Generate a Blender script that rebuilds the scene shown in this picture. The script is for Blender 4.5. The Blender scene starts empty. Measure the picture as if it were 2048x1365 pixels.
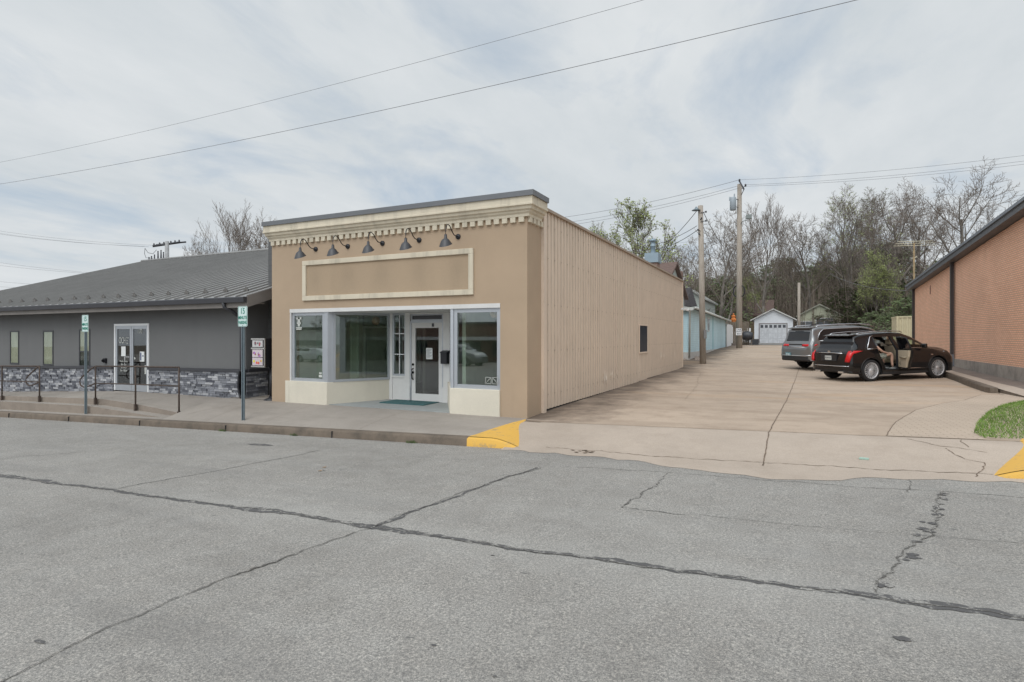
import bpy, bmesh, math, random
from mathutils import Vector, Matrix
random.seed(7)
scn = bpy.context.scene
COL = scn.collection
R = math.radians
# ------------------------------------------------------------ camera, sky, sun
YAW = 25.8; F = 1148.0; CX = 1024.0; HY = 674.0
cam = bpy.data.cameras.new('camera'); camo = bpy.data.objects.new('camera', cam); COL.objects.link(camo)
camo.location = (0, 0, 0); camo.rotation_euler = (R(90), 0, R(YAW))
cam.sensor_width = 36; cam.lens = 36*F/2048; cam.shift_y = -(682.5-HY)/2048
cam.clip_start = .1; cam.clip_end = 3000
scn.camera = camo
scn.view_settings.view_transform = 'Standard'; scn.view_settings.look = 'None'
scn.view_settings.exposure = 0.3; scn.view_settings.gamma = 1
SUN_EL, SUN_AZ = 52, 178     # azimuth clockwise from +Y
w = bpy.data.worlds.new('World'); scn.world = w; w.use_nodes = True
nt = w.node_tree; N = nt.nodes; L = nt.links; N.clear()
def nd(t, **k):
    n = N.new(t)
    for a, b in k.items(): setattr(n, a, b)
    return n
sky = nd('ShaderNodeTexSky', sky_type='NISHITA', sun_disc=False); sky.sun_elevation = R(SUN_EL); sky.sun_rotation = R(SUN_AZ)
tc = nd('ShaderNodeTexCoord'); sp = nd('ShaderNodeSeparateXYZ'); L.new(tc.outputs['Generated'], sp.inputs[0])
zc = nd('ShaderNodeMath', operation='MAXIMUM'); L.new(sp.outputs[2], zc.inputs[0]); zc.inputs[1].default_value = 0.0
za = nd('ShaderNodeMath', operation='ADD'); L.new(zc.outputs[0], za.inputs[0]); za.inputs[1].default_value = 0.16
dx = nd('ShaderNodeMath', operation='DIVIDE'); L.new(sp.outputs[0], dx.inputs[0]); L.new(za.outputs[0], dx.inputs[1])
dy = nd('ShaderNodeMath', operation='DIVIDE'); L.new(sp.outputs[1], dy.inputs[0]); L.new(za.outputs[0], dy.inputs[1])
cb = nd('ShaderNodeCombineXYZ'); L.new(dx.outputs[0], cb.inputs[0]); L.new(dy.outputs[0], cb.inputs[1])
mp = nd('ShaderNodeMapping'); L.new(cb.outputs[0], mp.inputs[0]); mp.inputs['Rotation'].default_value = (0, 0, R(35)); mp.inputs['Scale'].default_value = (1.0, .55, 1); mp.inputs['Location'].default_value = (3.1, 1.7, 0)
n1 = nd('ShaderNodeTexNoise'); n1.inputs['Scale'].default_value = 1.9; n1.inputs['Detail'].default_value = 9; n1.inputs['Roughness'].default_value = .58; n1.inputs['Distortion'].default_value = .35
L.new(mp.outputs[0], n1.inputs['Vector'])
cr = nd('ShaderNodeValToRGB'); cr.color_ramp.elements[0].position = .30; cr.color_ramp.elements[0].color = (0, 0, 0, 1); cr.color_ramp.elements[1].position = .50; cr.color_ramp.elements[1].color = (1, 1, 1, 1)
L.new(n1.outputs[0], cr.inputs[0])
n2 = nd('ShaderNodeTexNoise'); n2.inputs['Scale'].default_value = 1.5; n2.inputs['Detail'].default_value = 6; n2.inputs['Roughness'].default_value = .62
L.new(mp.outputs[0], n2.inputs['Vector'])
c2 = nd('ShaderNodeValToRGB'); c2.color_ramp.elements[0].position = .3; c2.color_ramp.elements[0].color = (5.9, 6.4, 6.75, 1); c2.color_ramp.elements[1].position = .68; c2.color_ramp.elements[1].color = (7.3, 7.6, 7.8, 1)
L.new(n2.outputs[0], c2.inputs[0])
blue = nd('ShaderNodeMix', data_type='RGBA'); blue.inputs[0].default_value = .8
L.new(sky.outputs[0], blue.inputs[6]); blue.inputs[7].default_value = (5.3, 6.1, 6.9, 1)
mx = nd('ShaderNodeMix', data_type='RGBA'); L.new(cr.outputs[0], mx.inputs[0]); L.new(blue.outputs[2], mx.inputs[6]); L.new(c2.outputs[0], mx.inputs[7])
# overcast glow: the cloud layer is brighter around the veiled sun
sd = (math.cos(R(SUN_EL))*math.sin(R(SUN_AZ)), math.cos(R(SUN_EL))*math.cos(R(SUN_AZ)), math.sin(R(SUN_EL)))
dp = nd('ShaderNodeVectorMath', operation='DOT_PRODUCT'); L.new(tc.outputs['Generated'], dp.inputs[0]); dp.inputs[1].default_value = sd
d1 = nd('ShaderNodeMath', operation='MAXIMUM'); L.new(dp.outputs['Value'], d1.inputs[0]); d1.inputs[1].default_value = 0
d2 = nd('ShaderNodeMath', operation='POWER'); L.new(d1.outputs[0], d2.inputs[0]); d2.inputs[1].default_value = 3
d3 = nd('ShaderNodeMath', operation='MULTIPLY_ADD'); L.new(d2.outputs[0], d3.inputs[0]); d3.inputs[1].default_value = 2.1; d3.inputs[2].default_value = 1
vs_ = nd('ShaderNodeVectorMath', operation='SCALE'); L.new(mx.outputs[2], vs_.inputs[0]); L.new(d3.outputs[0], vs_.inputs['Scale'])
bg = nd('ShaderNodeBackground'); bg.inputs[1].default_value = .082; L.new(vs_.outputs[0], bg.inputs[0])
wo = nd('ShaderNodeOutputWorld'); L.new(bg.outputs[0], wo.inputs[0])
sl = bpy.data.lights.new('sun', 'SUN'); so = bpy.data.objects.new('sun', sl); COL.objects.link(so)
sl.energy = .62; sl.angle = R(34); sl.color = (1, .95, .88)
so.rotation_euler = (R(90-SUN_EL), 0, R(180-SUN_AZ)); so.location = (0, 0, 30)

# ------------------------------------------------------------ projection helpers (photo pixel -> point at a known depth)
cs, sn = math.cos(R(YAW)), math.sin(R(YAW))
def ray(px, py=HY):
    u = (px-CX)/F; return (-sn+cs*u, cs+sn*u, (HY-py)/F)
def atY(px, Y, py=HY): r = ray(px, py); k = Y/r[1]; return (r[0]*k, Y, r[2]*k)
def atX(px, X, py=HY): r = ray(px, py); k = X/r[0]; return (X, r[1]*k, r[2]*k)
def atD(px, d, py=HY): r = ray(px, py); return (r[0]*d, r[1]*d, r[2]*d)
def XY(px, Y): return atY(px, Y)[0]
# ------------------------------------------------------------ terrain functions
def ip(t, pts):
    if t <= pts[0][0]: return pts[0][1]
    for (a, va), (b, vb) in zip(pts, pts[1:]):
        if t <= b: return va+(vb-va)*(t-a)/(b-a)
    return pts[-1][1]
def ST(x): x = max(-32, min(22, x)); return -1.75+.029*x
LP = [(10.2, -1.655), (12, -1.60), (28, -1.52), (34, -1.32), (48, -.93), (70, -.72), (95, -.5)]
CP = [(10.2, -1.49), (14, -1.54), (23, -1.60), (28, -1.52), (34, -1.34), (48, -.93), (70, -.72), (95, -.5)]
RP = [(10.2, -1.36), (14, -1.43), (22, -1.50), (27, -1.46), (34, -1.32), (48, -.93), (70, -.72), (95, -.5)]
def G(x, y):
    l, c, r = ip(y, LP), ip(y, CP), ip(y, RP)
    if x < 1.5: t = max(0, (x+4.75)/6.25); return l+(c-l)*t
    t = min(1.3, (x-1.5)/4.5); return c+(r-c)*t
def atG(px, py, fn=G):
    d = 8.0; r = ray(px, py)
    for _ in range(60):
        z = fn(r[0]*d, r[1]*d); dn = z/r[2] if r[2] else d
        d = d*.5+min(max(dn, 1), 150)*.5
    return (r[0]*d, r[1]*d, r[2]*d)
def atST(px, py): return atG(px, py, lambda x, y: ST(x))

# ------------------------------------------------------------ object helpers
ORG = {}
def tag(o, label=None, cat=None, group=None, kind=None):
    if label: o['label'] = label
    if cat: o['category'] = cat
    if group: o['group'] = group
    if kind: o['kind'] = kind
    return o
def thing(name, label, cat, loc=(0, 0, 0), rot=(0, 0, 0), group=None):
    o = bpy.data.objects.new(name, None); o.empty_display_size = .2; COL.objects.link(o); o.location = loc; o.rotation_euler = rot
    ORG[o.name] = Vector(loc); return tag(o, label, cat, group)
class MB:
    def __init__(s): s.v = []; s.f = []; s.m = []; s.sm = []
    def add(s, vs, fs, mi=0, smooth=False):
        b = len(s.v); s.v += [tuple(v) for v in vs]
        for f in fs: s.f.append(tuple(i+b for i in f)); s.m.append(mi); s.sm.append(smooth)
        return s
    def box(s, x0, x1, y0, y1, z0, z1, mi=0):
        vs = [(x, y, z) for z in (z0, z1) for y in (y0, y1) for x in (x0, x1)]
        return s.add(vs, [(0, 2, 3, 1), (4, 5, 7, 6), (0, 1, 5, 4), (2, 6, 7, 3), (0, 4, 6, 2), (1, 3, 7, 5)], mi)
    def prism(s, poly, z0, z1, mi=0, top=None):
        n = len(poly); t = top or poly
        a = sum(poly[i][0]*poly[(i+1) % n][1]-poly[(i+1) % n][0]*poly[i][1] for i in range(n))
        if a < 0: poly = poly[::-1]; t = t[::-1]
        f0 = z0 if callable(z0) else (lambda x, y: z0); f1 = z1 if callable(z1) else (lambda x, y: z1)
        vs = [(x, y, f0(x, y)) for x, y in poly]+[(x, y, f1(x, y)) for x, y in t]
        return s.add(vs, [tuple(range(n))[::-1], tuple(range(n, 2*n))]+[(i, (i+1) % n, n+(i+1) % n, n+i) for i in range(n)], mi)
    def obox(s, p, q, th, z0, z1, mi=0, off=0):   # vertical slab between two plan points
        p = Vector(p[:2]); q = Vector(q[:2]); d = (q-p).normalized(); n = Vector((d.y, -d.x))
        a = p+n*(off-th/2); b = q+n*(off-th/2); c = q+n*(off+th/2); e = p+n*(off+th/2)
        return s.prism([a[:], b[:], c[:], e[:]], z0, z1, mi)
    def tube(s, pts, r, n=8, mi=0, cap=True, smooth=True):
        pts = [Vector(p) for p in pts]; rs = r if isinstance(r, (list, tuple)) else [r]*len(pts)
        vs = []; fs = []; up = None
        for i, p in enumerate(pts):
            t = (pts[min(i+1, len(pts)-1)]-pts[max(i-1, 0)])
            if t.length < 1e-9: t = Vector((0, 0, 1))
            t.normalize()
            if up is None: up = Vector((0, 0, 1)) if abs(t.z) < .9 else Vector((1, 0, 0))
            a = t.cross(up); 
            if a.length < 1e-4: a = t.cross(Vector((0, 1, .3)))
            a.normalize(); b = t.cross(a).normalized(); up = -b if False else up
            for k in range(n):
                th = 2*math.pi*k/n; vs.append(p+(a*math.cos(th)+b*math.sin(th))*rs[i])
        for i in range(len(pts)-1):
            for k in range(n): fs.append((i*n+k, i*n+(k+1) % n, (i+1)*n+(k+1) % n, (i+1)*n+k))
        if cap: fs.append(tuple(range(n))[::-1]); fs.append(tuple(range((len(pts)-1)*n, len(pts)*n)))
        return s.add(vs, fs, mi, smooth)
    def lathe(s, prof, c=(0, 0, 0), axis='z', n=24, mi=0, smooth=True):
        vs = []; fs = []
        for (r, h) in prof:
            for k in range(n):
                th = 2*math.pi*k/n; a, b = r*math.cos(th), r*math.sin(th)
                v = {'z': (a, b, h), 'y': (a, h, b), 'x': (h, a, b)}[axis]
                vs.append((c[0]+v[0], c[1]+v[1], c[2]+v[2]))
        m = len(prof)
        for i in range(m-1):
            for k in range(n): fs.append((i*n+k, i*n+(k+1) % n, (i+1)*n+(k+1) % n, (i+1)*n+k))
        return s.add(vs, fs, mi, smooth)
    def sheet(s, x0, x1, y0, y1, nx, ny, fn, mi=0, smooth=True):
        vs = []; fs = []
        for j in range(ny+1):
            for i in range(nx+1):
                x = x0+(x1-x0)*i/nx; y = y0+(y1-y0)*j/ny; vs.append((x, y, fn(x, y)))
        for j in range(ny):
            for i in range(nx):
                a = j*(nx+1)+i; fs.append((a, a+1, a+nx+2, a+nx+1))
        return s.add(vs, fs, mi, smooth)
    def parts(s, name, mats, parent=None, local=False, bevel=0):
        pr = list(range(len(s.v)))
        def fd(a):
            while pr[a] != a: pr[a] = pr[pr[a]]; a = pr[a]
            return a
        for f in s.f:
            r0 = fd(f[0])
            for i in f[1:]: pr[fd(i)] = r0
        gp = {}
        for k, f in enumerate(s.f): gp.setdefault(fd(f[0]), []).append(k)
        out = []
        for ks in gp.values():
            q = MB(); ix = {}
            for k in ks:
                for i in s.f[k]:
                    if i not in ix: ix[i] = len(q.v); q.v.append(s.v[i])
                q.f.append(tuple(ix[i] for i in s.f[k])); q.m.append(s.m[k]); q.sm.append(s.sm[k])
            out.append(q.build(name, mats, parent, local, bevel))
        return out
    def build(s, name, mats, parent=None, local=False, bevel=0):
        me = bpy.data.meshes.new(name)
        off = Vector((0, 0, 0))
        if parent is not None and not local: off = ORG.get(parent.name, off)
        me.from_pydata([(v[0]-off.x, v[1]-off.y, v[2]-off.z) for v in s.v] if off.length else s.v, [], s.f)
        if not isinstance(mats, (list, tuple)): mats = [mats]
        for m in mats: me.materials.append(m)
        me.polygons.foreach_set('material_index', s.m); me.polygons.foreach_set('use_smooth', s.sm)
        me.update()
        o = bpy.data.objects.new(name, me); COL.objects.link(o)
        if parent is not None: o.parent = parent; ORG[o.name] = off if not local else Vector((0, 0, 0))
        if bevel:
            b = o.modifiers.new('bevel', 'BEVEL'); b.width = bevel; b.segments = 2; b.limit_method = 'ANGLE'
        return o
def copy_tree(o, parent=None):
    c = o.copy(); COL.objects.link(c); c.parent = parent
    if o.name in ORG: ORG[c.name] = ORG[o.name]
    for ch in [x for x in COL.objects if x.parent == o]: copy_tree(ch, c)
    return c
def text(name, s, size, mat, parent, M4, ext=.002, sx=1, local=False, align='CENTER', bold=0):
    cu = bpy.data.curves.new(name, 'FONT'); cu.body = s; cu.size = size; cu.extrude = ext; cu.align_x = align; cu.align_y = 'CENTER'; cu.offset = bold
    t = bpy.data.objects.new('tmp', cu); COL.objects.link(t)
    dg = bpy.context.evaluated_depsgraph_get(); me = bpy.data.meshes.new_from_object(t.evaluated_get(dg))
    bpy.data.objects.remove(t); bpy.data.curves.remove(cu)
    me.name = name; me.transform(M4 @ Matrix.Diagonal((sx, 1, 1, 1)))
    off = ORG.get(parent.name, Vector((0, 0, 0))) if (parent is not None and not local) else Vector((0, 0, 0))
    me.transform(Matrix.Translation(-off)); me.materials.clear(); me.materials.append(mat)
    o = bpy.data.objects.new(name, me); COL.objects.link(o)
    if parent is not None: o.parent = parent
    return o
FRONT = Matrix.Rotation(R(90), 4, 'X')      # text facing -Y
def TM(x, y, z, rz=0): return Matrix.Translation((x, y, z)) @ Matrix.Rotation(rz, 4, 'Z') @ FRONT

# ------------------------------------------------------------ materials
MATS = {}
class NT:
    def __init__(s, name):
        s.m = bpy.data.materials.new(name); s.m.use_nodes = True; s.t = s.m.node_tree; s.n = s.t.nodes; s.l = s.t.links
        s.p = s.n['Principled BSDF']; s.out = s.n['Material Output']; s.tc = s.n.new('ShaderNodeTexCoord')
    def node(s, t, **k):
        n = s.n.new(t)
        for a, b in k.items():
            if a.startswith('i_'): n.inputs[a[2:].replace('_', ' ')].default_value = b
            else: setattr(n, a, b)
        return n
    def link(s, a, b): s.l.new(a, b)
    def vec(s, scale=(1, 1, 1), rot=(0, 0, 0), src='Object'):
        m = s.node('ShaderNodeMapping'); m.inputs['Scale'].default_value = scale; m.inputs['Rotation'].default_value = rot
        s.link(s.tc.outputs[src], m.inputs[0]); return m.outputs[0]
    def noise(s, scale, detail=4, rough=.55, v=None, dist=0):
        n = s.node('ShaderNodeTexNoise'); n.inputs['Scale'].default_value = scale; n.inputs['Detail'].default_value = detail; n.inputs['Roughness'].default_value = rough; n.inputs['Distortion'].default_value = dist
        s.link(v if v is not None else s.tc.outputs['Object'], n.inputs['Vector']); return n.outputs[0]
    def ramp(s, fac, *els):
        r = s.node('ShaderNodeValToRGB'); e = r.color_ramp.elements
        while len(e) < len(els): e.new(.5)
        for q, (p, c) in zip(e, els): q.position = p; q.color = (*c, 1) if len(c) == 3 else c
        s.link(fac, r.inputs[0]); return r.outputs[0]
    def mix(s, fac, a, b, mode='MIX'):
        m = s.node('ShaderNodeMix', data_type='RGBA', blend_type=mode)
        for x, k in ((fac, 0), (a, 6), (b, 7)):
            if hasattr(x, 'links'): s.link(x, m.inputs[k])
            elif k == 0: m.inputs[0].default_value = x
            else: m.inputs[k].default_value = (*x, 1)
        return m.outputs[2]
    def math(s, op, a, b=0):
        m = s.node('ShaderNodeMath', operation=op)
        for x, k in ((a, 0), (b, 1)):
            if hasattr(x, 'links'): s.link(x, m.inputs[k])
            else: m.inputs[k].default_value = x
        return m.outputs[0]
    def bump(s, h, strength=.3, dist=.01):
        b = s.node('ShaderNodeBump'); b.inputs['Strength'].default_value = strength; b.inputs['Distance'].default_value = dist
        s.link(h, b.inputs['Height']); s.link(b.outputs[0], s.p.inputs['Normal'])
    def color(s, c):
        if hasattr(c, 'links'): s.link(c, s.p.inputs['Base Color'])
        else: s.p.inputs['Base Color'].default_value = (*c, 1)
def sc(c, k): return tuple(max(0, min(1, x*k)) for x in c)
def mat(name, c, rough=.75, metal=0, var=.12, vs=2.5, bump=.15, bs=60, dirt=0, streak=False):
    if name in MATS: return MATS[name]
    t = NT(name); t.p.inputs['Roughness'].default_value = rough; t.p.inputs['Metallic'].default_value = metal
    n = t.noise(vs, 6, .6)
    col = t.ramp(n, (.3, sc(c, 1-var)), (.7, sc(c, 1+var)))
    if dirt:
        v = t.vec((3, 3, .35) if streak else (1, 1, 1)); d = t.noise(1.3, 8, .7, v)
        col = t.mix(t.ramp(d, (.48, (0, 0, 0)), (.75, (dirt,)*3)), col, sc(c, .35))
    t.color(col)
    if bump: t.bump(t.noise(bs, 3), bump, .01)
    MATS[name] = t.m; return t.m
def glassmat(name, tint, ior=1.7, boost=1.0, rough=.0):
    t = NT(name); t.n.remove(t.p)
    tr = t.node('ShaderNodeBsdfTransparent'); tr.inputs[0].default_value = (*tint, 1)
    gl = t.node('ShaderNodeBsdfGlossy'); gl.inputs['Roughness'].default_value = rough; gl.inputs[0].default_value = (.95, .97, 1, 1)
    ge = t.node('ShaderNodeNewGeometry'); vd = t.node('ShaderNodeVectorMath', operation='DOT_PRODUCT'); t.link(ge.outputs['Normal'], vd.inputs[0]); t.link(ge.outputs['Incoming'], vd.inputs[1])
    f0 = ((ior-1)/(ior+1))**2; cc = t.math('SUBTRACT', 1, t.math('ABSOLUTE', vd.outputs['Value'])); fk = t.math('ADD', t.math('MULTIPLY', t.math('POWER', cc, 5), 1-f0), f0)
    m = t.node('ShaderNodeMixShader'); k = t.math('MULTIPLY', fk, boost); k2 = t.math('MINIMUM', k, .95)
    t.link(k2, m.inputs[0]); t.link(tr.outputs[0], m.inputs[1]); t.link(gl.outputs[0], m.inputs[2]); t.link(m.outputs[0], t.out.inputs[0])
    return t.m

# asphalt; the seam versions are the same surface with tar or open cracks in it
def asphalt(name, dark=None, thr=.5, nsc=14):
    t = NT(name); sp1 = t.noise(55, 3, .75); sp2 = t.noise(130, 2, .8); big = t.noise(.5, 6, .62); md = t.noise(3.2, 6, .65)
    c = t.ramp(big, (.3, (.222, .209, .192)), (.7, (.282, .266, .245)))
    c = t.mix(t.ramp(md, (.35, (0, 0, 0)), (.75, (.35, .35, .35))), c, (.38, .37, .35))
    c = t.mix(.8, c, t.ramp(sp1, (.32, (.5, .5, .5)), (.5, (.98, .98, .98)), (.68, (1.6, 1.56, 1.5))), 'MULTIPLY')
    c = t.mix(.7, c, t.ramp(sp2, (.34, (.35, .35, .35)), (.52, (1, 1, 1)), (.68, (1.7, 1.68, 1.62))), 'MULTIPLY')
    st = t.noise(.8, 7, .7, t.vec((.3, 2.0, 1))); c = t.mix(t.ramp(st, (.52, (0, 0, 0)), (.78, (.5, .5, .5))), c, (.14, .135, .13))
    s4 = t.noise(.25, 5, .6, t.vec((.25, 1.6, 1))); c = t.mix(t.ramp(s4, (.5, (0, 0, 0)), (.7, (.35, .35, .35))), c, (.42, .41, .385))
    sp3 = t.noise(8, 3, .6, t.vec((.7, 1.4, 1))); c = t.mix(t.ramp(sp3, (.70, (0, 0, 0)), (.76, (.7, .7, .7))), c, (.085, .083, .08))
    if dark:
        m_ = t.noise(nsc, 5, .75); c = t.mix(t.ramp(m_, (thr-.04, (0, 0, 0)), (thr+.04, (.92, .92, .92))), c, dark)
    t.color(c); t.p.inputs['Roughness'].default_value = .88; t.bump(sp1, .35, .008); return t.m
ASPH = asphalt('asphalt'); TAR = asphalt('tar_seal', (.075, .072, .072), .44, 9); RCK = asphalt('road_crack', (.09, .084, .076), .48, 16); FNT = asphalt('faint_crack', (.11, .108, .10), .52, 9)
CRK = mat('crack_dark', (.03, .028, .027), .95, bump=0)
JNT = mat('slab_joint', (.17, .125, .09), .95, bump=0, var=.4, vs=6)
# concrete
def concrete(name, c, stain, bs=90, blot=.5, streakd=None, joint=None):
    t = NT(name); big = t.noise(.33, 7, .65); md = t.noise(2.1, 7, .7); fi = t.noise(bs, 2, .7)
    k = t.ramp(big, (.28, sc(c, .84)), (.72, sc(c, 1.12)))
    k = t.mix(t.ramp(md, (.45, (0, 0, 0)), (.8, (blot,)*3)), k, stain)
    if streakd: k = t.mix(t.ramp(t.noise(.55, 8, .68, t.vec(streakd)), (.5, (0, 0, 0)), (.75, (.55, .55, .55))), k, sc(stain, .9))
    if joint:   # splash dirt along the foot of the metal wall and rusty run-off
        g = t.node('ShaderNodeSeparateXYZ'); t.link(t.tc.outputs['Object'], g.inputs[0]); e = t.math('DIVIDE', t.math('ADD', g.outputs[0], 4.75), 2.4)
        e = t.math('MULTIPLY', t.math('SUBTRACT', 1.0, e), 1.0); nn = t.noise(.9, 8, .7); f = t.math('ADD', e, t.math('MULTIPLY', t.math('SUBTRACT', nn, .5), 1.8))
        k = t.mix(t.ramp(f, (.35, (0, 0, 0)), (.95, (.9, .9, .9))), k, (.10, .072, .052))
        o = t.noise(.28, 6, .6, t.vec((.5, 1.5, 1))); k = t.mix(t.ramp(o, (.55, (0, 0, 0)), (.72, (.45, .45, .45))), k, (.48, .30, .16))
    k = t.mix(.5, k, t.ramp(fi, (.3, (.7, .7, .7)), (.7, (1.25, 1.25, 1.25))), 'MULTIPLY')
    t.color(k); t.p.inputs['Roughness'].default_value = .9; t.bump(fi, .25, .006); MATS[name] = t.m; return t.m
RIBD = mat('rib_side_shade', (.46, .37, .29), .7, bump=0, var=.1)  # darker siding tone, standing in for shade on one flank of each rib
DRV = concrete('tan_concrete', (.44, .345, .265), (.255, .185, .13), blot=.6, streakd=(.35, 1.9, 1), joint=True)
APR = concrete('apron_concrete', (.43, .355, .29), (.28, .22, .17), blot=.45)
SDW = concrete('sidewalk_concrete', (.31, .275, .24), (.19, .165, .14), blot=.4, streakd=(.5, 2, 1))
CRB = concrete('curb_concrete', (.16, .125, .095), (.045, .04, .033), blot=.9)
REC = concrete('recess_floor_paint', (.30, .315, .31), (.22, .22, .21), blot=.4)
FND = concrete('foundation_concrete', (.36, .315, .275), (.12, .11, .10), blot=.85, streakd=(1, 1.4, .5))
MULCH = concrete('dark_walk', (.2, .16, .135), (.11, .09, .075), blot=.8)
# yellow paint
t = NT('yellow_paint'); n = t.noise(6, 8, .75); c = t.mix(t.ramp(n, (.54, (0, 0, 0)), (.66, (.8, .8, .8))), (.66, .38, .07), (.33, .24, .13)); t.color(c); t.p.inputs['Roughness'].default_value = .75; t.bump(t.noise(80, 2), .3, .006); YEL = t.m
# stucco
def stucco(name, c, var=.06):
    t = NT(name); n = t.noise(.9, 6, .6); f = t.noise(120, 2, .6); c1 = t.ramp(n, (.3, sc(c, 1-var)), (.7, sc(c, 1+var)))
    d = t.noise(.8, 8, .65, t.vec((2.2, 2.2, .3))); c1 = t.mix(t.ramp(d, (.55, (0, 0, 0)), (.8, (.3, .3, .3))), c1, sc(c, .72))
    c1 = t.mix(.35, c1, t.ramp(f, (.3, (.75,)*3), (.7, (1.2,)*3)), 'MULTIPLY')
    t.color(c1); t.p.inputs['Roughness'].default_value = .92; t.bump(f, .5, .006); MATS[name] = t.m; return t.m
TAN = stucco('tan_stucco', (.41, .305, .212)); TAN2 = stucco('tan_sign_stucco', (.40, .30, .205), .03)
CREAM = stucco('cream_stucco', (.64, .59, .49)); GRYW = stucco('gray_stucco', (.150, .150, .150), .05)
TRIM = mat('cream_trim', (.62, .55, .43), .8, dirt=.5, streak=True, var=.05, bump=.2)
SIDE = mat('tan_ribbed_metal', (.68, .55, .435), .5, .0, var=.06, vs=.7, bump=.06, bs=5, dirt=.3, streak=True)
CAP = mat('gray_metal_cap', (.16, .165, .175), .45, .3, bump=0, var=.05)
ALU = mat('aluminium', (.46, .48, .51), .38, .55, bump=0, var=.04)
WPT = mat('white_paint', (.64, .63, .615), .6, dirt=.2, var=.04, bump=.05)
WPT2 = mat('fresh_white', (.74, .74, .74), .5, var=.03, bump=0)
BLK = mat('black_metal', (.018, .018, .022), .45, .2, bump=0, var=.1)
DKG = mat('dark_gray_trim', (.045, .045, .052), .5, bump=0, var=.1)
ROOF = mat('standing_seam_metal', (.285, .278, .268), .42, .3, var=.08, vs=1.2, bump=.03, bs=3)
IRON = mat('rusty_rail_iron', (.09, .065, .052), .7, .3, dirt=.5, var=.3, vs=12, bump=.3)
GALV = mat('galvanised_steel', (.20, .245, .27), .5, .5, var=.1, vs=20, bump=0)
SIGNW = mat('sign_white', (.60, .70, .68), .5, bump=0, var=.03); SIGNG = mat('sign_green', (.0, .20, .14), .5, bump=0, var=.02)
GLS = glassmat('window_glass', (.84, .90, .85), 2.05, 1.0)
GLD = glassmat('door_glass', (.70, .72, .72), 2.0, 1.0)
SHADE = mat('window_blind', (.52, .51, .44), .8, bump=0)
WOODP = NT('pole_wood')
t = WOODP; n = t.noise(3, 7, .7, t.vec((14, 14, .7))); c = t.ramp(n, (.3, (.22, .18, .145)), (.7, (.46, .41, .35))); t.color(c); t.p.inputs['Roughness'].default_value = .9; t.bump(n, .5, .02); WOODP = t.m
BARK = mat('bark', (.17, .15, .13), .95, var=.3, vs=2, bump=.4, bs=12)
TWIG = mat('twigs', (.20, .165, .14), .95, bump=0, var=.2); TWIG2 = mat('reddish_twigs', (.185, .15, .12), .95, bump=0, var=.2)
BUD = mat('spring_leaves', (.235, .27, .09), .7, bump=0, var=.35, vs=1.5); BUD2 = mat('dark_leaves', (.10, .14, .05), .7, bump=0, var=.4, vs=1.5)
# brick on a wall facing X: object coords (y, z)
def brick(name, c1, c2, mortar, w=.2, h=.0677, ms=.012, axis='x', bump=.5):
    t = NT(name); s = t.node('ShaderNodeSeparateXYZ'); t.link(t.tc.outputs['Object'], s.inputs[0]); cbn = t.node('ShaderNodeCombineXYZ')
    t.link(s.outputs[1 if axis == 'x' else 0], cbn.inputs[0]); t.link(s.outputs[1 if axis == 'z' else 2], cbn.inputs[1])
    b = t.node('ShaderNodeTexBrick'); t.link(cbn.outputs[0], b.inputs[0])
    b.inputs['Scale'].default_value = 1; b.inputs['Brick Width'].default_value = w; b.inputs['Row Height'].default_value = h; b.inputs['Mortar Size'].default_value = ms; b.inputs['Mortar Smooth'].default_value = .2; b.inputs['Bias'].default_value = -.1
    b.inputs[1].default_value = (*c1, 1); b.inputs[2].default_value = (*c2, 1); b.inputs[3].default_value = (*mortar, 1)
    n = t.noise(.6, 6, .6); c = t.mix(.6, b.outputs[0], t.ramp(n, (.3, (.85,)*3), (.7, (1.15,)*3)), 'MULTIPLY')
    t.color(c); t.p.inputs['Roughness'].default_value = .9
    inv = t.math('SUBTRACT', 1, b.outputs[1]); t.bump(inv, bump, .008); MATS[name] = t.m; return t.m
BRK = brick('orange_brick', (.86, .495, .335), (.78, .42, .275), (.50, .33, .235))
BRK2 = brick('chimney_brick', (.25, .13, .09), (.2, .1, .07), (.25, .22, .2), axis='y')
STMP = brick('stamped_walk', (.45, .36, .28), (.42, .335, .26), (.29, .225, .17), w=.22, h=.11, ms=.005, axis='z', bump=.8)
def siding(name, c, pitch=.11, axis=2):
    t = NT(name); s = t.node('ShaderNodeSeparateXYZ'); t.link(t.tc.outputs['Object'], s.inputs[0])
    k = t.math('FRACT', t.math('DIVIDE', s.outputs[axis], pitch)); n = t.noise(1, 5)
    col = t.ramp(n, (.3, sc(c, .92)), (.7, sc(c, 1.06))); col = t.mix(t.ramp(k, (.0, (.8,)*3), (.12, (0, 0, 0))), col, sc(c, .45))
    t.color(col); t.p.inputs['Roughness'].default_value = .6; t.bump(k, .6, .02); MATS[name] = t.m; return t.m
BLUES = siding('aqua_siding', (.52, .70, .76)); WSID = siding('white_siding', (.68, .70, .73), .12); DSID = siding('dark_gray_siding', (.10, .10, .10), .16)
GSID = siding('pale_gray_siding', (.42, .46, .43), .14); YSID = siding('pale_yellow_siding', (.44, .45, .34), .14)
SHNG = mat('brown_shingle', (.13, .085, .07), .9, var=.3, vs=6, bump=.5, bs=25); SHNG2 = mat('dark_shingle', (.065, .06, .062), .9, var=.25, vs=6, bump=.5, bs=25)
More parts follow.
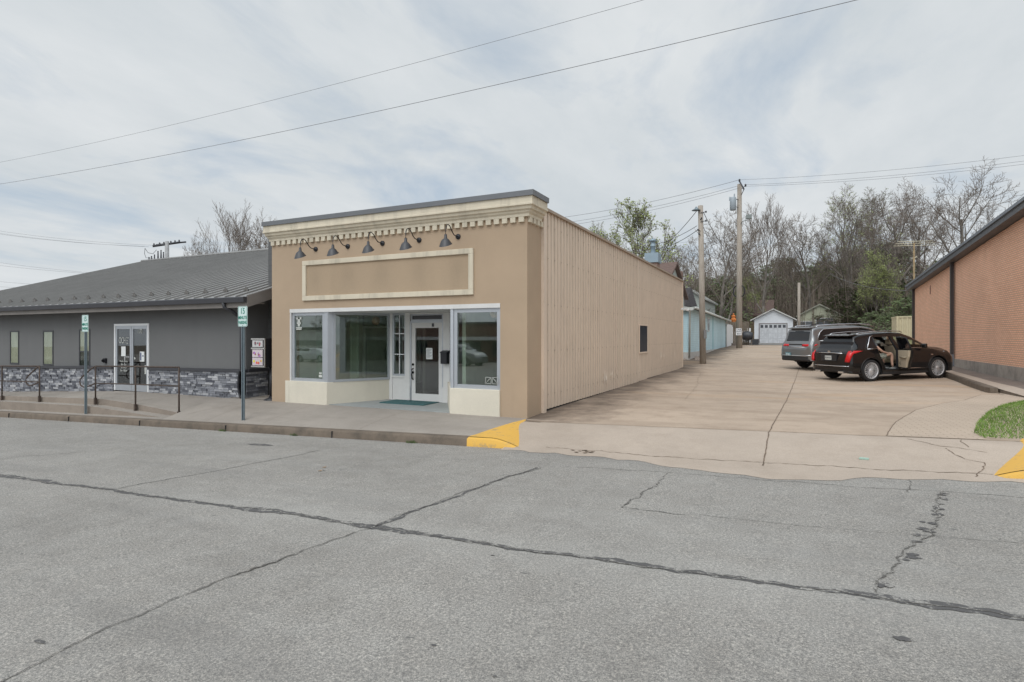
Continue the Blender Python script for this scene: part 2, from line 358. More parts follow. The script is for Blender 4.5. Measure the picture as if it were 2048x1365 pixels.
# random per island stone
t = NT('ledger_stone'); g = t.node('ShaderNodeNewGeometry'); n = t.noise(14, 6, .7)
c = t.ramp(g.outputs['Random Per Island'], (.0, (.085, .088, .105)), (.35, (.17, .175, .195)), (.7, (.28, .285, .31)), (1, (.44, .44, .45)))
c = t.mix(.7, c, t.ramp(n, (.3, (.65,)*3), (.7, (1.35,)*3)), 'MULTIPLY'); t.color(c); t.p.inputs['Roughness'].default_value = .9; t.bump(n, .8, .02); STONE = t.m
t = NT('leaf_litter_ground'); n = t.noise(.5, 8, .7); n2 = t.noise(6, 5, .7)
c = t.ramp(n, (.3, (.10, .075, .05)), (.55, (.15, .115, .08)), (.75, (.09, .11, .04))); c = t.mix(.6, c, t.ramp(n2, (.3, (.6,)*3), (.7, (1.4,)*3)), 'MULTIPLY'); t.color(c); t.p.inputs['Roughness'].default_value = .95; t.bump(n2, .6, .05); LITTER = t.m
t = NT('grass_soil'); n = t.noise(5, 6, .7); t.color(t.ramp(n, (.3, (.035, .06, .015)), (.7, (.08, .13, .03)))); t.p.inputs['Roughness'].default_value = .95; SOIL = t.m
t = NT('grass_blades'); g = t.node('ShaderNodeNewGeometry'); n = t.noise(1.6, 5, .7)
c = t.ramp(g.outputs['Random Per Island'], (0, (.075, .15, .02)), (.6, (.15, .26, .04)), (.97, (.22, .31, .06)), (1, (.30, .30, .12))); c = t.mix(.6, c, t.ramp(n, (.35, (.6,)*3), (.65, (1.3,)*3)), 'MULTIPLY'); t.color(c); t.p.inputs['Roughness'].default_value = .7; GRASS = t.m
# ============================================================ GROUND
def TZ(x, y):
    hill = 0 if y < 72 else 7.5*(1-math.cos(min(1, (y-72)/75)*math.pi))/2
    base = -3.3 if y < 10 else ip(y, [(10, -3.3), (12, -1.75), (28, -1.66), (34, -1.46), (48, -1.05), (70, -.86), (95, -.6)])
    return base+hill
m = MB(); m.sheet(-220, 220, -220, 320, 88, 150, TZ); tag(m.build('ground', LITTER), kind='structure')
# street with its cracks in the same mesh
m = MB(); m.sheet(-60, 60, -16, 8.66, 60, 12, lambda x, y: ST(x))
def ribbon(m, pts, wfn, fn, dz, mi, step=.05, jit=.02, seed=1):
    rr = random.Random(seed); path = []
    for a, b in zip(pts, pts[1:]):
        a = Vector(a[:2]); b = Vector(b[:2]); n = max(1, int((b-a).length/step))
        for i in range(n): path.append(a.lerp(b, i/n))
    path.append(Vector(pts[-1][:2])); off = 0; vs = []; fs = []
    for i, p in enumerate(path):
        q = path[min(i+1, len(path)-1)]-path[max(i-1, 0)]; q.normalize(); nrm = Vector((-q.y, q.x))
        off = off*.86+rr.uniform(-jit, jit); wd = wfn(i*step, rr)
        for sgn in (-1, 1):
            c = p+nrm*(off+sgn*wd*(.5+rr.uniform(-.1, .1))); vs.append((c.x, c.y, fn(c.x, c.y)+dz))
    for i in range(len(path)-1): fs.append((2*i+1, 2*i, 2*i+2, 2*i+3))
    m.add(vs, fs, mi)
def noise1(seed, f=1.0):
    rr = random.Random(seed); ph = [rr.uniform(0, 6.28) for _ in range(5)]
    return lambda s: sum(math.sin(s*f*(.7+1.1*k)+ph[k])/(1+.4*k) for k in range(5))/2.5
STf = lambda x, y: ST(x)
def S(*pp): return [atST(*p) for p in pp]
na, nb, nc = noise1(3, 1.6), noise1(9, 1.2), noise1(5, 2.5)
main = S((-260, 905), (0, 951), (250, 985), (560, 1026), (744, 1054), (950, 1085), (1250, 1129), (1500, 1163), (1760, 1195), (1900, 1215), (2048, 1240), (2500, 1310))
ribbon(m, main, lambda s, r: .05+max(0, na(s))*.09+r.uniform(0, .03), STf, .004, 1, jit=.016, seed=2)
ribbon(m, main, lambda s, r: .007+r.uniform(0, .012), STf, .007, 2, jit=.016, seed=4)
diag = S((-150, 1480), (0, 1365), (160, 1280), (330, 1210), (450, 1155), (560, 1120), (650, 1085), (744, 1054), (810, 1028), (900, 997), (990, 963), (1080, 937))
ribbon(m, diag, lambda s, r: .006+max(0, nc(s))*.014+r.uniform(0, .008), STf, .008, 2, jit=.018, seed=6)
ribbon(m, S((744, 1054), (810, 1028), (900, 997), (990, 963), (1080, 937)), lambda s, r: .03+max(0, nb(s))*.05+r.uniform(0, .02), STf, .004, 1, seed=8)
ribbon(m, S((-60, 925), (60, 912), (160, 905)), lambda s, r: .012+r.uniform(0, .01), STf, .004, 3, seed=12)
ribbon(m, S((236, 978), (330, 960), (460, 937), (560, 917), (640, 902)), lambda s, r: .012+r.uniform(0, .02), STf, .004, 3, seed=10)
rc = S((1765, 1193), (1800, 1150), (1812, 1120), (1845, 1100), (1860, 1060), (1875, 1040), (1885, 1000), (1897, 985))
ribbon(m, rc, lambda s, r: .008+r.uniform(0, .012), STf, .008, 2, jit=.03, seed=15)
rq = random.Random(11)
for _ in range(24):
    k = rq.random()**.8; i = int(k*(len(rc)-1)); f = k*(len(rc)-1)-i; a = Vector(rc[i]); b = Vector(rc[i+1]); p = a.lerp(b, f)
    cxx, cyy = p.x-.03+rq.gauss(0, .025), p.y+rq.gauss(0, .04); nn = rq.randint(7, 10); rx, ry = rq.uniform(.02, .07), rq.uniform(.02, .06)
    poly = [(cxx+rx*rq.uniform(.5, 1.1)*math.cos(6.283*j/nn), cyy+ry*rq.uniform(.5, 1.1)*math.sin(6.283*j/nn)) for j in range(nn)]
    m.add([(x, y, ST(x)+.0045+.0004*(_ % 7)) for x, y in poly], [tuple(range(nn))], 1)
ribbon(m, S((1338, 948), (1310, 975), (1290, 990), (1265, 1000), (1240, 1015)), lambda s, r: .006+r.uniform(0, .02), STf, .006, 2, jit=.03, seed=21)
ribbon(m, S((1240, 1015), (1300, 1024), (1370, 1030)), lambda s, r: .004+r.uniform(0, .014), STf, .006, 3, jit=.02, seed=22)
ribbon(m, S((1130, 934), (1300, 943), (1560, 962), (1700, 975), (1900, 985), (2060, 996)), lambda s, r: .005+r.uniform(0, .01), STf, .005, 3, jit=.02, seed=23)
ribbon(m, S((1400, 1030), (1600, 1052), (1850, 1072), (2060, 1090)), lambda s, r: .002+r.uniform(0, .007), STf, .005, 3, jit=.01, seed=24)
ribbon(m, S((1815, 985), (1820, 970), (1810, 955)), lambda s, r: .005+r.uniform(0, .012), STf, .005, 2, jit=.02, seed=25)
for (px, py, rx, ry, s) in ((1805, 1279, .05, .035, 1), (80, 1285, .06, .02, 2), (988, 1353, .02, .012, 9), (868, 1292, .02, .012, 3), (985, 1112, .02, .01, 5), (520, 890, .35, .09, 6), (648, 942, .03, .01, 7)):
    c0 = atST(px, py); rr = random.Random(s); nn = 12
    m.add([(c0[0]+rx*rr.uniform(.6, 1.1)*math.cos(6.283*j/nn), c0[1]+ry*rr.uniform(.6, 1.1)*math.sin(6.283*j/nn), 0) for j in range(nn)], [tuple(range(nn))], 1)
    for j in range(nn): x, y, _z = m.v[-nn+j]; m.v[-nn+j] = (x, y, ST(x)+.005)
tag(m.build('street', [ASPH, TAR, RCK, FNT]), kind='structure')

# driveway + apron: one concrete sheet with joints
def AP(x, y):                                         # apron: from street edge up to the joint
    t = max(0, min(1, (y-8.3)/(10.2-8.3))); t = t*t*(3-2*t)
    return (ST(x)+.01)*(1-t)+G(x, 10.2)*t
def DV(x, y): return G(x, y) if y > 10.2 else AP(x, y)
m = MB(); m.sheet(-4.75, 6.34, 10.2, 66, 28, 100, DV); m.sheet(-12, -4.75, 29.1, 66, 8, 40, DV, 0)
jl = atG(1597, 738.7)
def D(*pp, fn=DV): return [atG(p[0], p[1], fn) for p in pp]
nj = lambda s, r: .014+r.uniform(0, .006)
ribbon(m, D((1539, 862), (1574, 800), (1597, 740), (1612, 700)), nj, DV, .005, 1, jit=.004, seed=31)
ribbon(m, [(-4.6, 15.4), (6, 15.6)], lambda s, r: .004+r.uniform(0, .006), DV, .005, 1, jit=.006, seed=32)
ribbon(m, [(-4.6, 22.4), (6, 22.4)], lambda s, r: .006, DV, .005, 1, jit=.004, seed=33)
ribbon(m, [(-4.6, 30.0), (6, 30)], lambda s, r: .012, DV, .005, 1, jit=.004, seed=34)
ribbon(m, D((1400, 745), (1395, 770), (1370, 800)), lambda s, r: .003+r.uniform(0, .006), DV, .005, 1, jit=.02, seed=35)
tag(m.build('driveway', [DRV, JNT]), kind='structure')
edge = [(-4.05, 8.5), (-3.4, 8.45), (-2.7, 8.42), (-2.0, 8.3), (-1.5, 8.05), (-.8, 7.9), (-.1, 7.78), (.35, 7.85), (.8, 8.2), (1.4, 8.3), (2.35, 8.5)]
m = MB(); nx, ny = 60, 14; vs = []; fs = []
for j in range(ny+1):
    for i in range(nx+1):
        x = -4.3+i*(8.1/nx); rr = random.Random(i*7+3); ye = ip(x, edge)+rr.uniform(-.03, .03)+.04*math.sin(x*9)
        y = ye+(10.2-ye)*j/ny
        z = max(AP(x, y), ST(x)+.005) if j else ST(x)+.004
        vs.append((x, y, z))
for j in range(ny):
    for i in range(nx): a = j*(nx+1)+i; fs.append((a, a+1, a+nx+2, a+nx+1))
m.add(vs, fs, 0, True)
APz = lambda x, y: max(AP(x, y), ST(x)+.005)
ribbon(m, [(-4.6, 10.2), (6.3, 10.2)], lambda s, r: .012+r.uniform(0, .006), lambda x, y: DV(x, 10.2), .006, 1, jit=.004, seed=41)
ribbon(m, [atG(1539, 862, DV), atG(1532, 895, APz), atG(1526, 932, APz)], nj, APz, .005, 1, jit=.004, seed=42)
ribbon(m, D((1815, 878), (1880, 893), (1920, 897), (1975, 905), fn=APz), lambda s, r: .004+r.uniform(0, .01), APz, .005, 1, jit=.015, seed=43)
ribbon(m, D((1892, 897), (1935, 918), (1972, 926), (1965, 940), (1955, 955), fn=APz), lambda s, r: .004+r.uniform(0, .014), APz, .005, 1, jit=.02, seed=44)
ribbon(m, D((1925, 880), (1934, 895), fn=APz), lambda s, r: .004+r.uniform(0, .01), APz, .005, 1, jit=.02, seed=45)
ribbon(m, [(-3.6, 8.72), (-2, 8.66), (-.8, 8.62), (.5, 8.6), (2.2, 8.66)], lambda s, r: .004+r.uniform(0, .012), APz, .005, 1, jit=.02, seed=46)
for q in range(16):
    c0 = atG(1150+rq.uniform(-8, 40), 904+rq.uniform(-3, 3), APz); nn = 7; rx = rq.uniform(.02, .07)
    m.add([(c0[0]+rx*rq.uniform(.5, 1)*math.cos(6.283*j/nn), c0[1]+.5*rx*rq.uniform(.5, 1)*math.sin(6.283*j/nn), APz(c0[0], c0[1])+.006+.0005*q) for j in range(nn)], [tuple(range(nn))], 1)
tag(m.build('driveway_apron', [APR, JNT]), kind='structure')

# stamped walk on the right, grass beside it
wl = D((1768, 868), (1790, 846), (1830, 822), (1880, 809), (1930, 801), (1962, 791), (1958, 783), fn=G); wl[0] = (wl[0][0], 10.23, 0)
gr = D((1948, 869), (1954, 850), (1976, 827), (2008, 812), (2048, 804), fn=G)
arcx = lambda y, P: ip(y, sorted([(p[1], p[0]) for p in P]))
def wleft(y): return arcx(y, wl) if y < wl[-2][1] else 4.95
gl_ = sorted([(p[1], p[0]) for p in gr]); gtop = gl_[-1][0]
def gleft(y): return ip(y, gl_) if y < gtop else 6.33
m = MB(); vs = []; fs = []; ny = 60; y0, y1 = 10.23, 19.6
for j in range(ny+1):
    y = y0+(y1-y0)*j/ny; a, b = wleft(y), min(6.33, max(gleft(y), wleft(y)+.3))
    for i in range(9): x = a+(b-a)*i/8; vs.append((x, y, G(x, y)+.008))
for j in range(ny):
    for i in range(8): a = j*9+i; fs.append((a, a+1, a+10, a+9))
m.add(vs, fs, 0, True)
ribbon(m, [(p[0], p[1]) for p in wl[:6]], lambda s, r: .012, lambda x, y: G(x, y)+.008, .004, 1, jit=.004, seed=50)
tag(m.build('stamped_walkway', [STMP, JNT]), kind='structure')
m = MB(); vs = []; fs = []; ys = [10.28]+[10.32+(gtop+.4-10.32)*j/29 for j in range(30)]
for y in ys:
    a = gleft(min(y, gtop)); 
    for i in range(13): x = a+(14-a)*i/12; vs.append((x, y, G(min(x, 6), y)+(.028 if (i and y > 10.31) else -.06)))
for j in range(30):
    for i in range(12): a = j*13+i; fs.append((a, a+1, a+14, a+13))
m.add(vs, fs, 0, True); tag(m.build('lawn_soil', SOIL), kind='structure')
m = MB(); rr = random.Random(5)
for _ in range(26000):
    y = rr.uniform(10.32, gtop+.35); a = gleft(min(y, gtop)); x = a+rr.random()**1.3*(7.5-a)
    z = G(min(x, 6), y)+.02; h = rr.uniform(.02, .055); an = rr.uniform(0, 6.28); wd = .004+.003*rr.random(); lx, ly = rr.gauss(0, .02), rr.gauss(0, .02)
    c_, s_ = math.cos(an)*wd, math.sin(an)*wd
    m.add([(x-c_, y-s_, z), (x+c_, y+s_, z), (x+lx, y+ly, z+h)], [(0, 1, 2)])
tag(m.build('grass', GRASS), 'green mown lawn beside the stamped walkway', 'grass', kind='stuff')

# raised strip along the brick building with its curb
m = MB()
cz = lambda x, y: G(x, y)+.13*min(1, max(0, (y-18.6)/1.2))
pl = [(4.72, 19.55), (4.85, 19.3), (5.05, 19.25), (5.15, 19.6), (5.15, 30), (4.98, 30), (4.85, 21)]
m.prism([(4.78, 19.6), (4.82, 19.32), (4.98, 19.3), (5.02, 19.6), (5.25, 24), (5.4, 30), (5.4, 46), (5.22, 46), (5.22, 30), (5.07, 24)], lambda x, y: G(x, y)-.05, lambda x, y: G(x, y)+.14, 1)
vs = []; fs = []; ny = 40
for j in range(ny+1):
    y = 17.2+(46-17.2)*j/ny; a = ip(y, [(17.2, 5.2), (19.6, 5.0), (24, 5.23), (30, 5.38)])
    for i in range(9):
        x = a+(6.34-a)*i/8; vs.append((x, y, G(x, y)+.012+.122*min(1, max(0, (y-17.4)/2.3))))
for j in range(ny):
    for i in range(8): a = j*9+i; fs.append((a, a+1, a+10, a+9))
b0 = len(m.v); m.add(vs, fs, 0, True); sk = len(m.f)
for k in range(len(fs)):
    if (k % 8) < 3: m.m[-len(fs)+k] = 2
q_ = vs[::9]; m.add([v for p in q_ for v in ((p[0], p[1], G(p[0], p[1])-.05), p)], [(2*i, 2*i+1, 2*i+3, 2*i+2) for i in range(len(q_)-1)], 1); q_ = vs[:9]; m.add([v for p in q_ for v in ((p[0], p[1], G(p[0], p[1])-.05), p)], [(2*i, 2*i+2, 2*i+3, 2*i+1) for i in range(8)], 1)
tag(m.build('raised_walk', [MULCH, CRB, APR]), kind='structure')

# left sidewalk, platform and steps
FY = 10.53; PX = -13.6
def CT(x): return ST(x)+.15
PE = [(-60, -3.0), (-32, -2.2), (-22.6, -1.88), (-17.2, -1.72), (-15.5, -1.79), (-13.55, -1.935)]
PB = [(-60, -2.6), (-32, -2.1), (-25, -1.96), (-22.6, -1.85), (-19, -1.69), (-17, -1.655), (-13.6, -1.65)]
def SW(x, y):
    t = max(0, min(1, (y-8.8)/(10.45-8.8))); t = t*(2-t)*.6+t*.4
    zz = CT(x)+(-1.645-CT(x))*t
    if x > -4.75: zz = min(zz, 9)
    return zz
m = MB()
m.sheet(PX, -4.75, 8.78, FY+.1, 36, 10, SW)
m.sheet(PX, -4.8, FY+.1, 12.1, 12, 2, lambda x, y: -1.64+.015*(y-FY))
m.sheet(-60, PX, 8.78, 9.06, 60, 1, lambda x, y: CT(x)+.004)
LSt = [(-60, -3.2), (-32, -2.4), (-22, -1.99), (-17.1, -1.885), (-14.1, -2.005), (-13.7, -2.01)]
m.sheet(-60, PX+.1, 9.05, 9.37, 80, 1, lambda x, y: max(ip(x, LSt), CT(x)+.005))
m.sheet(-60, PX, 9.36, 11.0, 80, 6, lambda x, y: ip(x, PE)+(ip(x, PB)-ip(x, PE))*(y-9.36)/1.5)
for (yy, top, bot) in ((9.05, LSt, None), (9.36, PE, LSt)):
    vs = []; fs = []
    for i in range(81):
        x = -60+(PX+60)*i/80; vs += [(x, yy, (ip(x, bot) if bot else CT(x))-.02), (x, yy, max(ip(x, top), CT(x)+.004))]
    for i in range(80): fs.append((2*i, 2*i+2, 2*i+3, 2*i+1))
    m.add(vs, fs, 2)
for jx in (-15.9, -18.2, -21.1, -24): ribbon(m, [(jx, 9.37), (jx, 10.7)], lambda s, r: .01, lambda x, y: ip(x, PE)+(ip(x, PB)-ip(x, PE))*(y-9.36)/1.5, .004, 1, seed=61)
for jx in (-12.1, -10.3, -7.6): ribbon(m, [(jx, 8.85), (jx-.02, 10.4)], lambda s, r: .006, SW, .004, 1, jit=.003, seed=62)
ribbon(m, [(-13.2, 9.1), (-12.2, 10.3)], lambda s, r: .008, SW, .004, 1, jit=.003, seed=64)
RIS = concrete('riser_concrete', (.27, .225, .185), (.15, .12, .10), blot=.6)
tag(m.build('sidewalk', [SDW, JNT, RIS]), kind='structure')
m = MB(); m.prism([(-10.0, FY+.02), (-6.6, FY+.02), (-7.45, 12.05), (-9.3, 12.05)], -1.7, lambda x, y: -1.632+.012*(y-FY)); tag(m.build('entry_floor', REC), kind='structure')
# yellow flares + curbs
def curbrun(x0, x1, name, mt):
    m = MB(); n = max(2, int(abs(x1-x0)/1.0)); vs = []; fs = []
    prof = [(8.60, -.06), (8.615, .11), (8.64, .145), (8.68, .152), (8.79, .152)]
    for i in range(n+1):
        x = x0+(x1-x0)*i/n; vs += [(x, y, ST(x)+z) for y, z in prof]
    for i in range(n):
        for k in range(4): a = i*5+k; fs.append((a, a+5, a+6, a+1))
    m.add(vs, fs, 0, True)
    for i in range(1, n):
        if i % 3 == 0: x = x0+(x1-x0)*i/n; m.box(x-.008, x+.008, 8.59, 8.62, ST(x), ST(x)+.13, 1)
    return tag(m.build(name, [mt, CRK]), kind='structure')
curbrun(-60, -5.03, 'curb', CRB); 
def flare(sx, xc, xs, x1, name):
    # xs: where curb is full height, xc: where it meets the street, back corner at (x1, 10.4)
    m = MB(); n = 16; vs = []; fs = []
    for i in range(n+1):
        t = i/n; x = xs+(xc-xs)*t; h = .152*(1-max(0, (t-.45)/.55)**1.6)
        yb = 8.60
        vs += [(x, yb, ST(x)-.05), (x, yb+.01, ST(x)+max(.004, h-.025)), (x, yb+.07, ST(x)+max(.006, h))]
    for i in range(n):
        for k in range(2):
            a = i*3+k; f = (a, a+3, a+4, a+1); fs.append(f if sx > 0 else f[::-1])
    m.add(vs, fs, 0, True)
    # fan up to the back corner
    fan = [(v[0], v[1], v[2]) for v in vs[2::3]]; zb = (SW(x1, 10.4) if sx > 0 else G(x1, 10.2)+.01)
    K = 8; vv = []; ff = []
    for k in range(K+1):
        f = k/K
        for p in fan: xx, yy_, zz_ = p[0]+(x1-p[0])*f, p[1]+(10.4-p[1])*f, p[2]+(zb-p[2])*f+.008; vv.append((xx, yy_, max(zz_, SW(xx, yy_)+.012) if (sx > 0 and xx < -4.72) else zz_))
    w_ = len(fan)
    for k in range(K):
        for i in range(w_-1): a = k*w_+i; f = (a, a+1, a+w_+1, a+w_); ff.append(f if sx > 0 else f[::-1])
    m.add(vv, ff, 0, True)
    return tag(m.build(name, [YEL]), kind='structure')
flare(1, -4.02, -5.03, -4.72, 'painted_curb_ramp')
m = MB(); m.sheet(-4.75, -4.02, 8.62, 10.45, 6, 12, lambda x, y: min(SW(x, y), AP(x, y))-.002); 
vs = [(-4.72, 10.42, G(-4.7, 10.42)+.002), (-4.02, 8.6, ST(-4.02)+.004), (-4.02, 10.42, G(-4.02, 10.42)+.002)]
m.add(vs, [(0, 1, 2)]); tag(m.build('ramp_edge', APR), kind='structure')
flare(-1, 2.14, 3.25, 2.95, 'painted_curb_ramp')
curbrun(3.25, 40, 'curb', YEL)
m = MB(); m.sheet(2.95, 30, 8.78, 10.32, 30, 4, lambda x, y: CT(x)+(G(min(x, 6), 10.2)+.02-CT(x))*(y-8.78)/1.54*1.0); tag(m.build('sidewalk', APR), kind='structure')

# ============================================================ TAN SHOP BUILDING
B = thing('tan_shop', 'tan stucco shop with cream cornice, blank sign panel, angled glass entry and ribbed metal side', 'shop building', (-8.3, FY, -1.65))
XL, XR, YB, SY = -11.9, -4.75, 29.0, 11.27
OL, OR_, OT = -11.27, -5.36, .69
m = MB()
m.box(XL, OL, FY, FY+.3, -1.75, OT); m.box(OR_, XR, FY, FY+.3, -1.75, OT); m.box(XL, XR, FY, FY+.3, OT, 2.62)
m.box(XR-.3, XR, FY+.3, SY, -1.75, 2.62); m.box(XL, XL+.3, FY+.3, YB, -1.9, 2.62)
m.box(XL+.3, XR-.3, YB-.2, YB, -1.9, 2.62)
m.build('wall', TAN, B)
m = MB(); m.box(XL-.02, XR-.02, FY+.32, YB-.02, 2.45, 2.55); m.build('roof', CAP, B)
# sign panel
sx0, sx1 = XY(607, FY), XY(948, FY); z0, z1 = .885, 1.865; fw = .115
m = MB(); m.box(sx0, sx1, FY-.05, FY+.0, z1-fw, z1); m.box(sx0, sx1, FY-.05, FY, z0, z0+fw)
m.box(sx0, sx0+fw, FY-.05, FY, z0+fw, z1-fw); m.box(sx1-fw, sx1, FY-.05, FY, z0+fw, z1-fw)
sf = m.build('sign_frame', TRIM, B, bevel=.008)
m = MB(); m.box(sx0+fw, sx1-fw, FY-.012, FY-.002, z0+fw, z1-fw); m.build('blank_sign_panel', TAN2, sf)
# cornice wraps the right corner
def cornice(prof, name, mt, par):
    # prof: list of (projection, z) bottom->top ; sweep along left return, front, right return
    m = MB(); vs = []; n = len(prof)
    for (pxf, pyf) in (('L', 'b'), ('L', 'f'), ('R', 'f'), ('R', 'b')):
        for (p, z) in prof:
            x = XL-p*.5 if pxf == 'L' else XR+p; y = FY-p if pyf == 'f' else (SY-.13 if pxf == 'R' else FY+.25); vs.append((x, y, z))
    fs = []
    for s in range(3):
        for k in range(n-1): a = s*n+k; fs.append((a, a+n, a+n+1, a+1))
    fs.append(tuple(range(3*n, 4*n))); fs.append(tuple(range(n))[::-1])
    fs.append((n-1, 2*n-1, 3*n-1, 4*n-1)); m.add(vs, fs); return m.build(name, mt, par)
co = cornice([(0, 2.42), (.06, 2.42), (.065, 2.47), (.10, 2.50), (.11, 2.53), (.15, 2.55), (.165, 2.60), (.205, 2.62), (.205, 2.655), (.19, 2.665), (.19, 2.80), (0, 2.80)], 'cornice', TRIM, B)
m = MB(); nD = 38
for i in range(nD):
    x = XL+.02+(XR-XL)*i/nD; m.box(x, x+.115, FY-.055, FY, 2.315, 2.42)
for i in range(4):
    y = FY+.03+i*.19; m.box(XR, XR+.055, y, y+.115, 2.315, 2.42)
m.parts('dentil', TRIM, co)
cornice([(0, 2.79), (.225, 2.79), (.23, 2.895), (.0, 2.90)], 'parapet_cap', CAP, B)
# ribbed metal side wall
def ribs(x, y0, y1, z0, z1, pitch, mt, name, par, sgn=1, depth=.022):
    m = MB(); y = y0; pts = []
    while y < y1-pitch:
        pts += [(y, 0), (y+pitch*.55, 0), (y+pitch*.60, depth), (y+pitch*.88, depth)]; y += pitch
    pts += [(y, 0), (y1, 0)]
    vs = []; fs = []
    for (yy, d) in pts: vs += [(x+sgn*d, yy, z0), (x+sgn*d, yy, z1)]
    for i in range(len(pts)-1): fs.append((2*i, 2*i+2, 2*i+3, 2*i+1) if sgn > 0 else (2*i, 2*i+1, 2*i+3, 2*i+2))
    m.add(vs, fs)
    for i in range(len(fs)): m.m[i] = 1 if i % 4 == 1 else 0  # rib flanks facing the street get the painted shade tone
    return m
wz = atX(1289, XR)[1]; wy0 = atX(1277, XR)[1]; wy1 = atX(1293, XR)[1]; wz0 = atX(1285, XR, 704)[2]; wz1 = atX(1285, XR, 652)[2]
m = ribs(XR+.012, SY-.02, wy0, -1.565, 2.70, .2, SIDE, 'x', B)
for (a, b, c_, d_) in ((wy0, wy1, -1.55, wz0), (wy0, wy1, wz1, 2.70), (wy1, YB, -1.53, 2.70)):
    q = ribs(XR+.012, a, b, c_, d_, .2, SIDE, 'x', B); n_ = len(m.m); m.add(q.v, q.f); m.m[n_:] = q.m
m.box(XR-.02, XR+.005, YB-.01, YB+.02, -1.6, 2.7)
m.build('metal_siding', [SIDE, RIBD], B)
m = MB(); m.box(XR-.25, XR+.085, SY-.1, YB+.04, 2.70, 2.76); m.build('eave_trim', mat('tan_flashing', (.33, .255, .19), .5, bump=0), B)
m = MB(); m.box(XR, XR+.065, SY-.02, SY+.12, -1.62, 2.72); m.box(XR, XR+.055, YB-.1, YB+.03, -1.6, 2.7); m.parts('corner_flashing', SIDE, B)
m = MB(); m.box(XR-.02, XR+.005, SY+.1, YB, -1.72, -1.52); m.build('footing', mat('footing_gap_shade', (.035, .03, .027), .95, bump=0), B)  # near-black colour paints the shadow gap below the siding
m = MB(); rr = random.Random(8)
for zz in (-1.25, -.3, .7, 1.7, 2.4):
    for k in range(int((YB-SY)/.4)): y = SY+.28+k*.4; m.lathe([(.012, 0), (.010, .008), (0, .009)], (XR+.035, y, zz), 'x', 6)
sc_ = m.build('screws', mat('screw_brown', (.25, .19, .15), .6, bump=0), B); sc_['kind'] = 'stuff'
# chalky scuffs low on the siding
m = MB(); rs = random.Random(5)
for (px, py, h_, nn) in ((1212, 757, .45, 5), (1222, 752, .3, 3), (1232, 750, .25, 3), (1325, 715, .5, 3), (1346, 712, .45, 3)):
    for k in range(nn):
        p = atX(px+rs.uniform(-5, 5), XR+.036, py+rs.uniform(-4, 4)); m.tube([(XR+.035, p[1]+rs.uniform(-.05, .05), p[2]-h_*rs.uniform(.2, .5)), (XR+.037, p[1], p[2]), (XR+.035, p[1]+rs.uniform(-.08, .08), p[2]+h_*rs.uniform(.2, .5))], [.001, rs.uniform(.006, .012), .001], 4)
sc_ = m.build('scuff_marks', mat('chalk_scuff', (.74, .66, .57), .9, bump=0), B); sc_['kind'] = 'stuff'
# side window
f = MB(); e = .05; x0 = XR+.02; x1 = XR+.05
f.box(x0, x1, wy0-e, wy1+e, wz1, wz1+e); f.box(x0, x1, wy0-e, wy1+e, wz0-e, wz0); f.box(x0, x1, wy0-e, wy0, wz0, wz1); f.box(x0, x1, wy1, wy1+e, wz0, wz1)
f = f.build('side_window', SIDE, B); m = MB(); m.box(XR-.01, XR+.028, wy0-.03, wy1+.03, wz0-.02, wz1+.02); m.build('pane', mat('dark_window', (.008, .016, .032), .35, bump=0), f); MATS['dark_window'].node_tree.nodes['Principled BSDF'].inputs['Specular IOR Level'].default_value = .12
# small floodlight at far corner
m = MB(); fx, fy, fz = XR+.05, YB-.4, atX(1358, XR, 618)[2]
m.box(fx-.02, fx+.06, fy-.06, fy+.06, fz-.03, fz+.06); m.tube([(fx+.06, fy, fz), (fx+.3, fy-.05, fz-.02)], .02, 6); m.lathe([(.03, 0), (.07, .12), (.065, .13), (0, .11)], (fx+.2, fy, fz-.05), 'x', 10); m.build('floodlight', WPT2, B)
# storefront
def fwin(name, p, q, z0, z1, par, fw=.055, mull=(), trans=(), gm=GLS, fm=ALU, th=.06, grid=None):
    m = MB(); p = Vector(p); q = Vector(q); d = (q-p).normalized(); Lh = (q-p).length
    P = lambda a: (p+d*a)[:]
    m.obox(P(0), P(fw), th, z0, z1); m.obox(P(Lh-fw), P(Lh), th, z0, z1); m.obox(P(fw), P(Lh-fw), th-.004, z0, z0+fw); m.obox(P(fw), P(Lh-fw), th-.004, z1-fw, z1)
    for a in mull: m.obox(P(a-.012), P(a+.012), th*.5, z0+fw, z1-fw)
    for z in trans: m.obox(P(fw), P(Lh-fw), th*.45, z-.012, z+.012)
    f = m.build(name, fm, par); g = MB(); g.obox(P(fw-.005), P(Lh-fw+.005), .012, z0+fw-.005, z1-fw+.005); g.build('pane', gm, f); return f
ZB, ZT = -1.10, .60
bl = [(OL+.0, FY-.03), (-10.03, FY-.03), (-9.30, 12.03), (-9.5, 12.07), (-10.17, FY+.16), (OL, FY+.16)]
m = MB(); m.prism(bl, -1.75, ZB); m.prism([(-6.56, FY-.03), (OR_, FY-.03), (OR_, FY+.16), (-6.48, FY+.16), (-7.42, 12.03), (-7.56, 12.0)], -1.75, ZB); m.box(OL-.13, OL, FY-.035, FY-.001, -1.72, ZB); m.parts('storefront_base', CREAM, B, bevel=.006)
w1 = fwin('display_window', (OL+.03, FY+.07), (-10.16, FY+.07), ZB, ZT, B, .075)
w2 = fwin('display_window', (-9.98, FY+.12), (-9.32, 12.0), ZB, ZT, B, .06)
w3 = fwin('display_window', (-6.50, FY+.07), (OR_-.01, FY+.07), ZB, ZT, B, .085)
w4 = fwin('display_window', (-6.60, FY+.14), (-7.45, 12.0), ZB, ZT, B, .06)
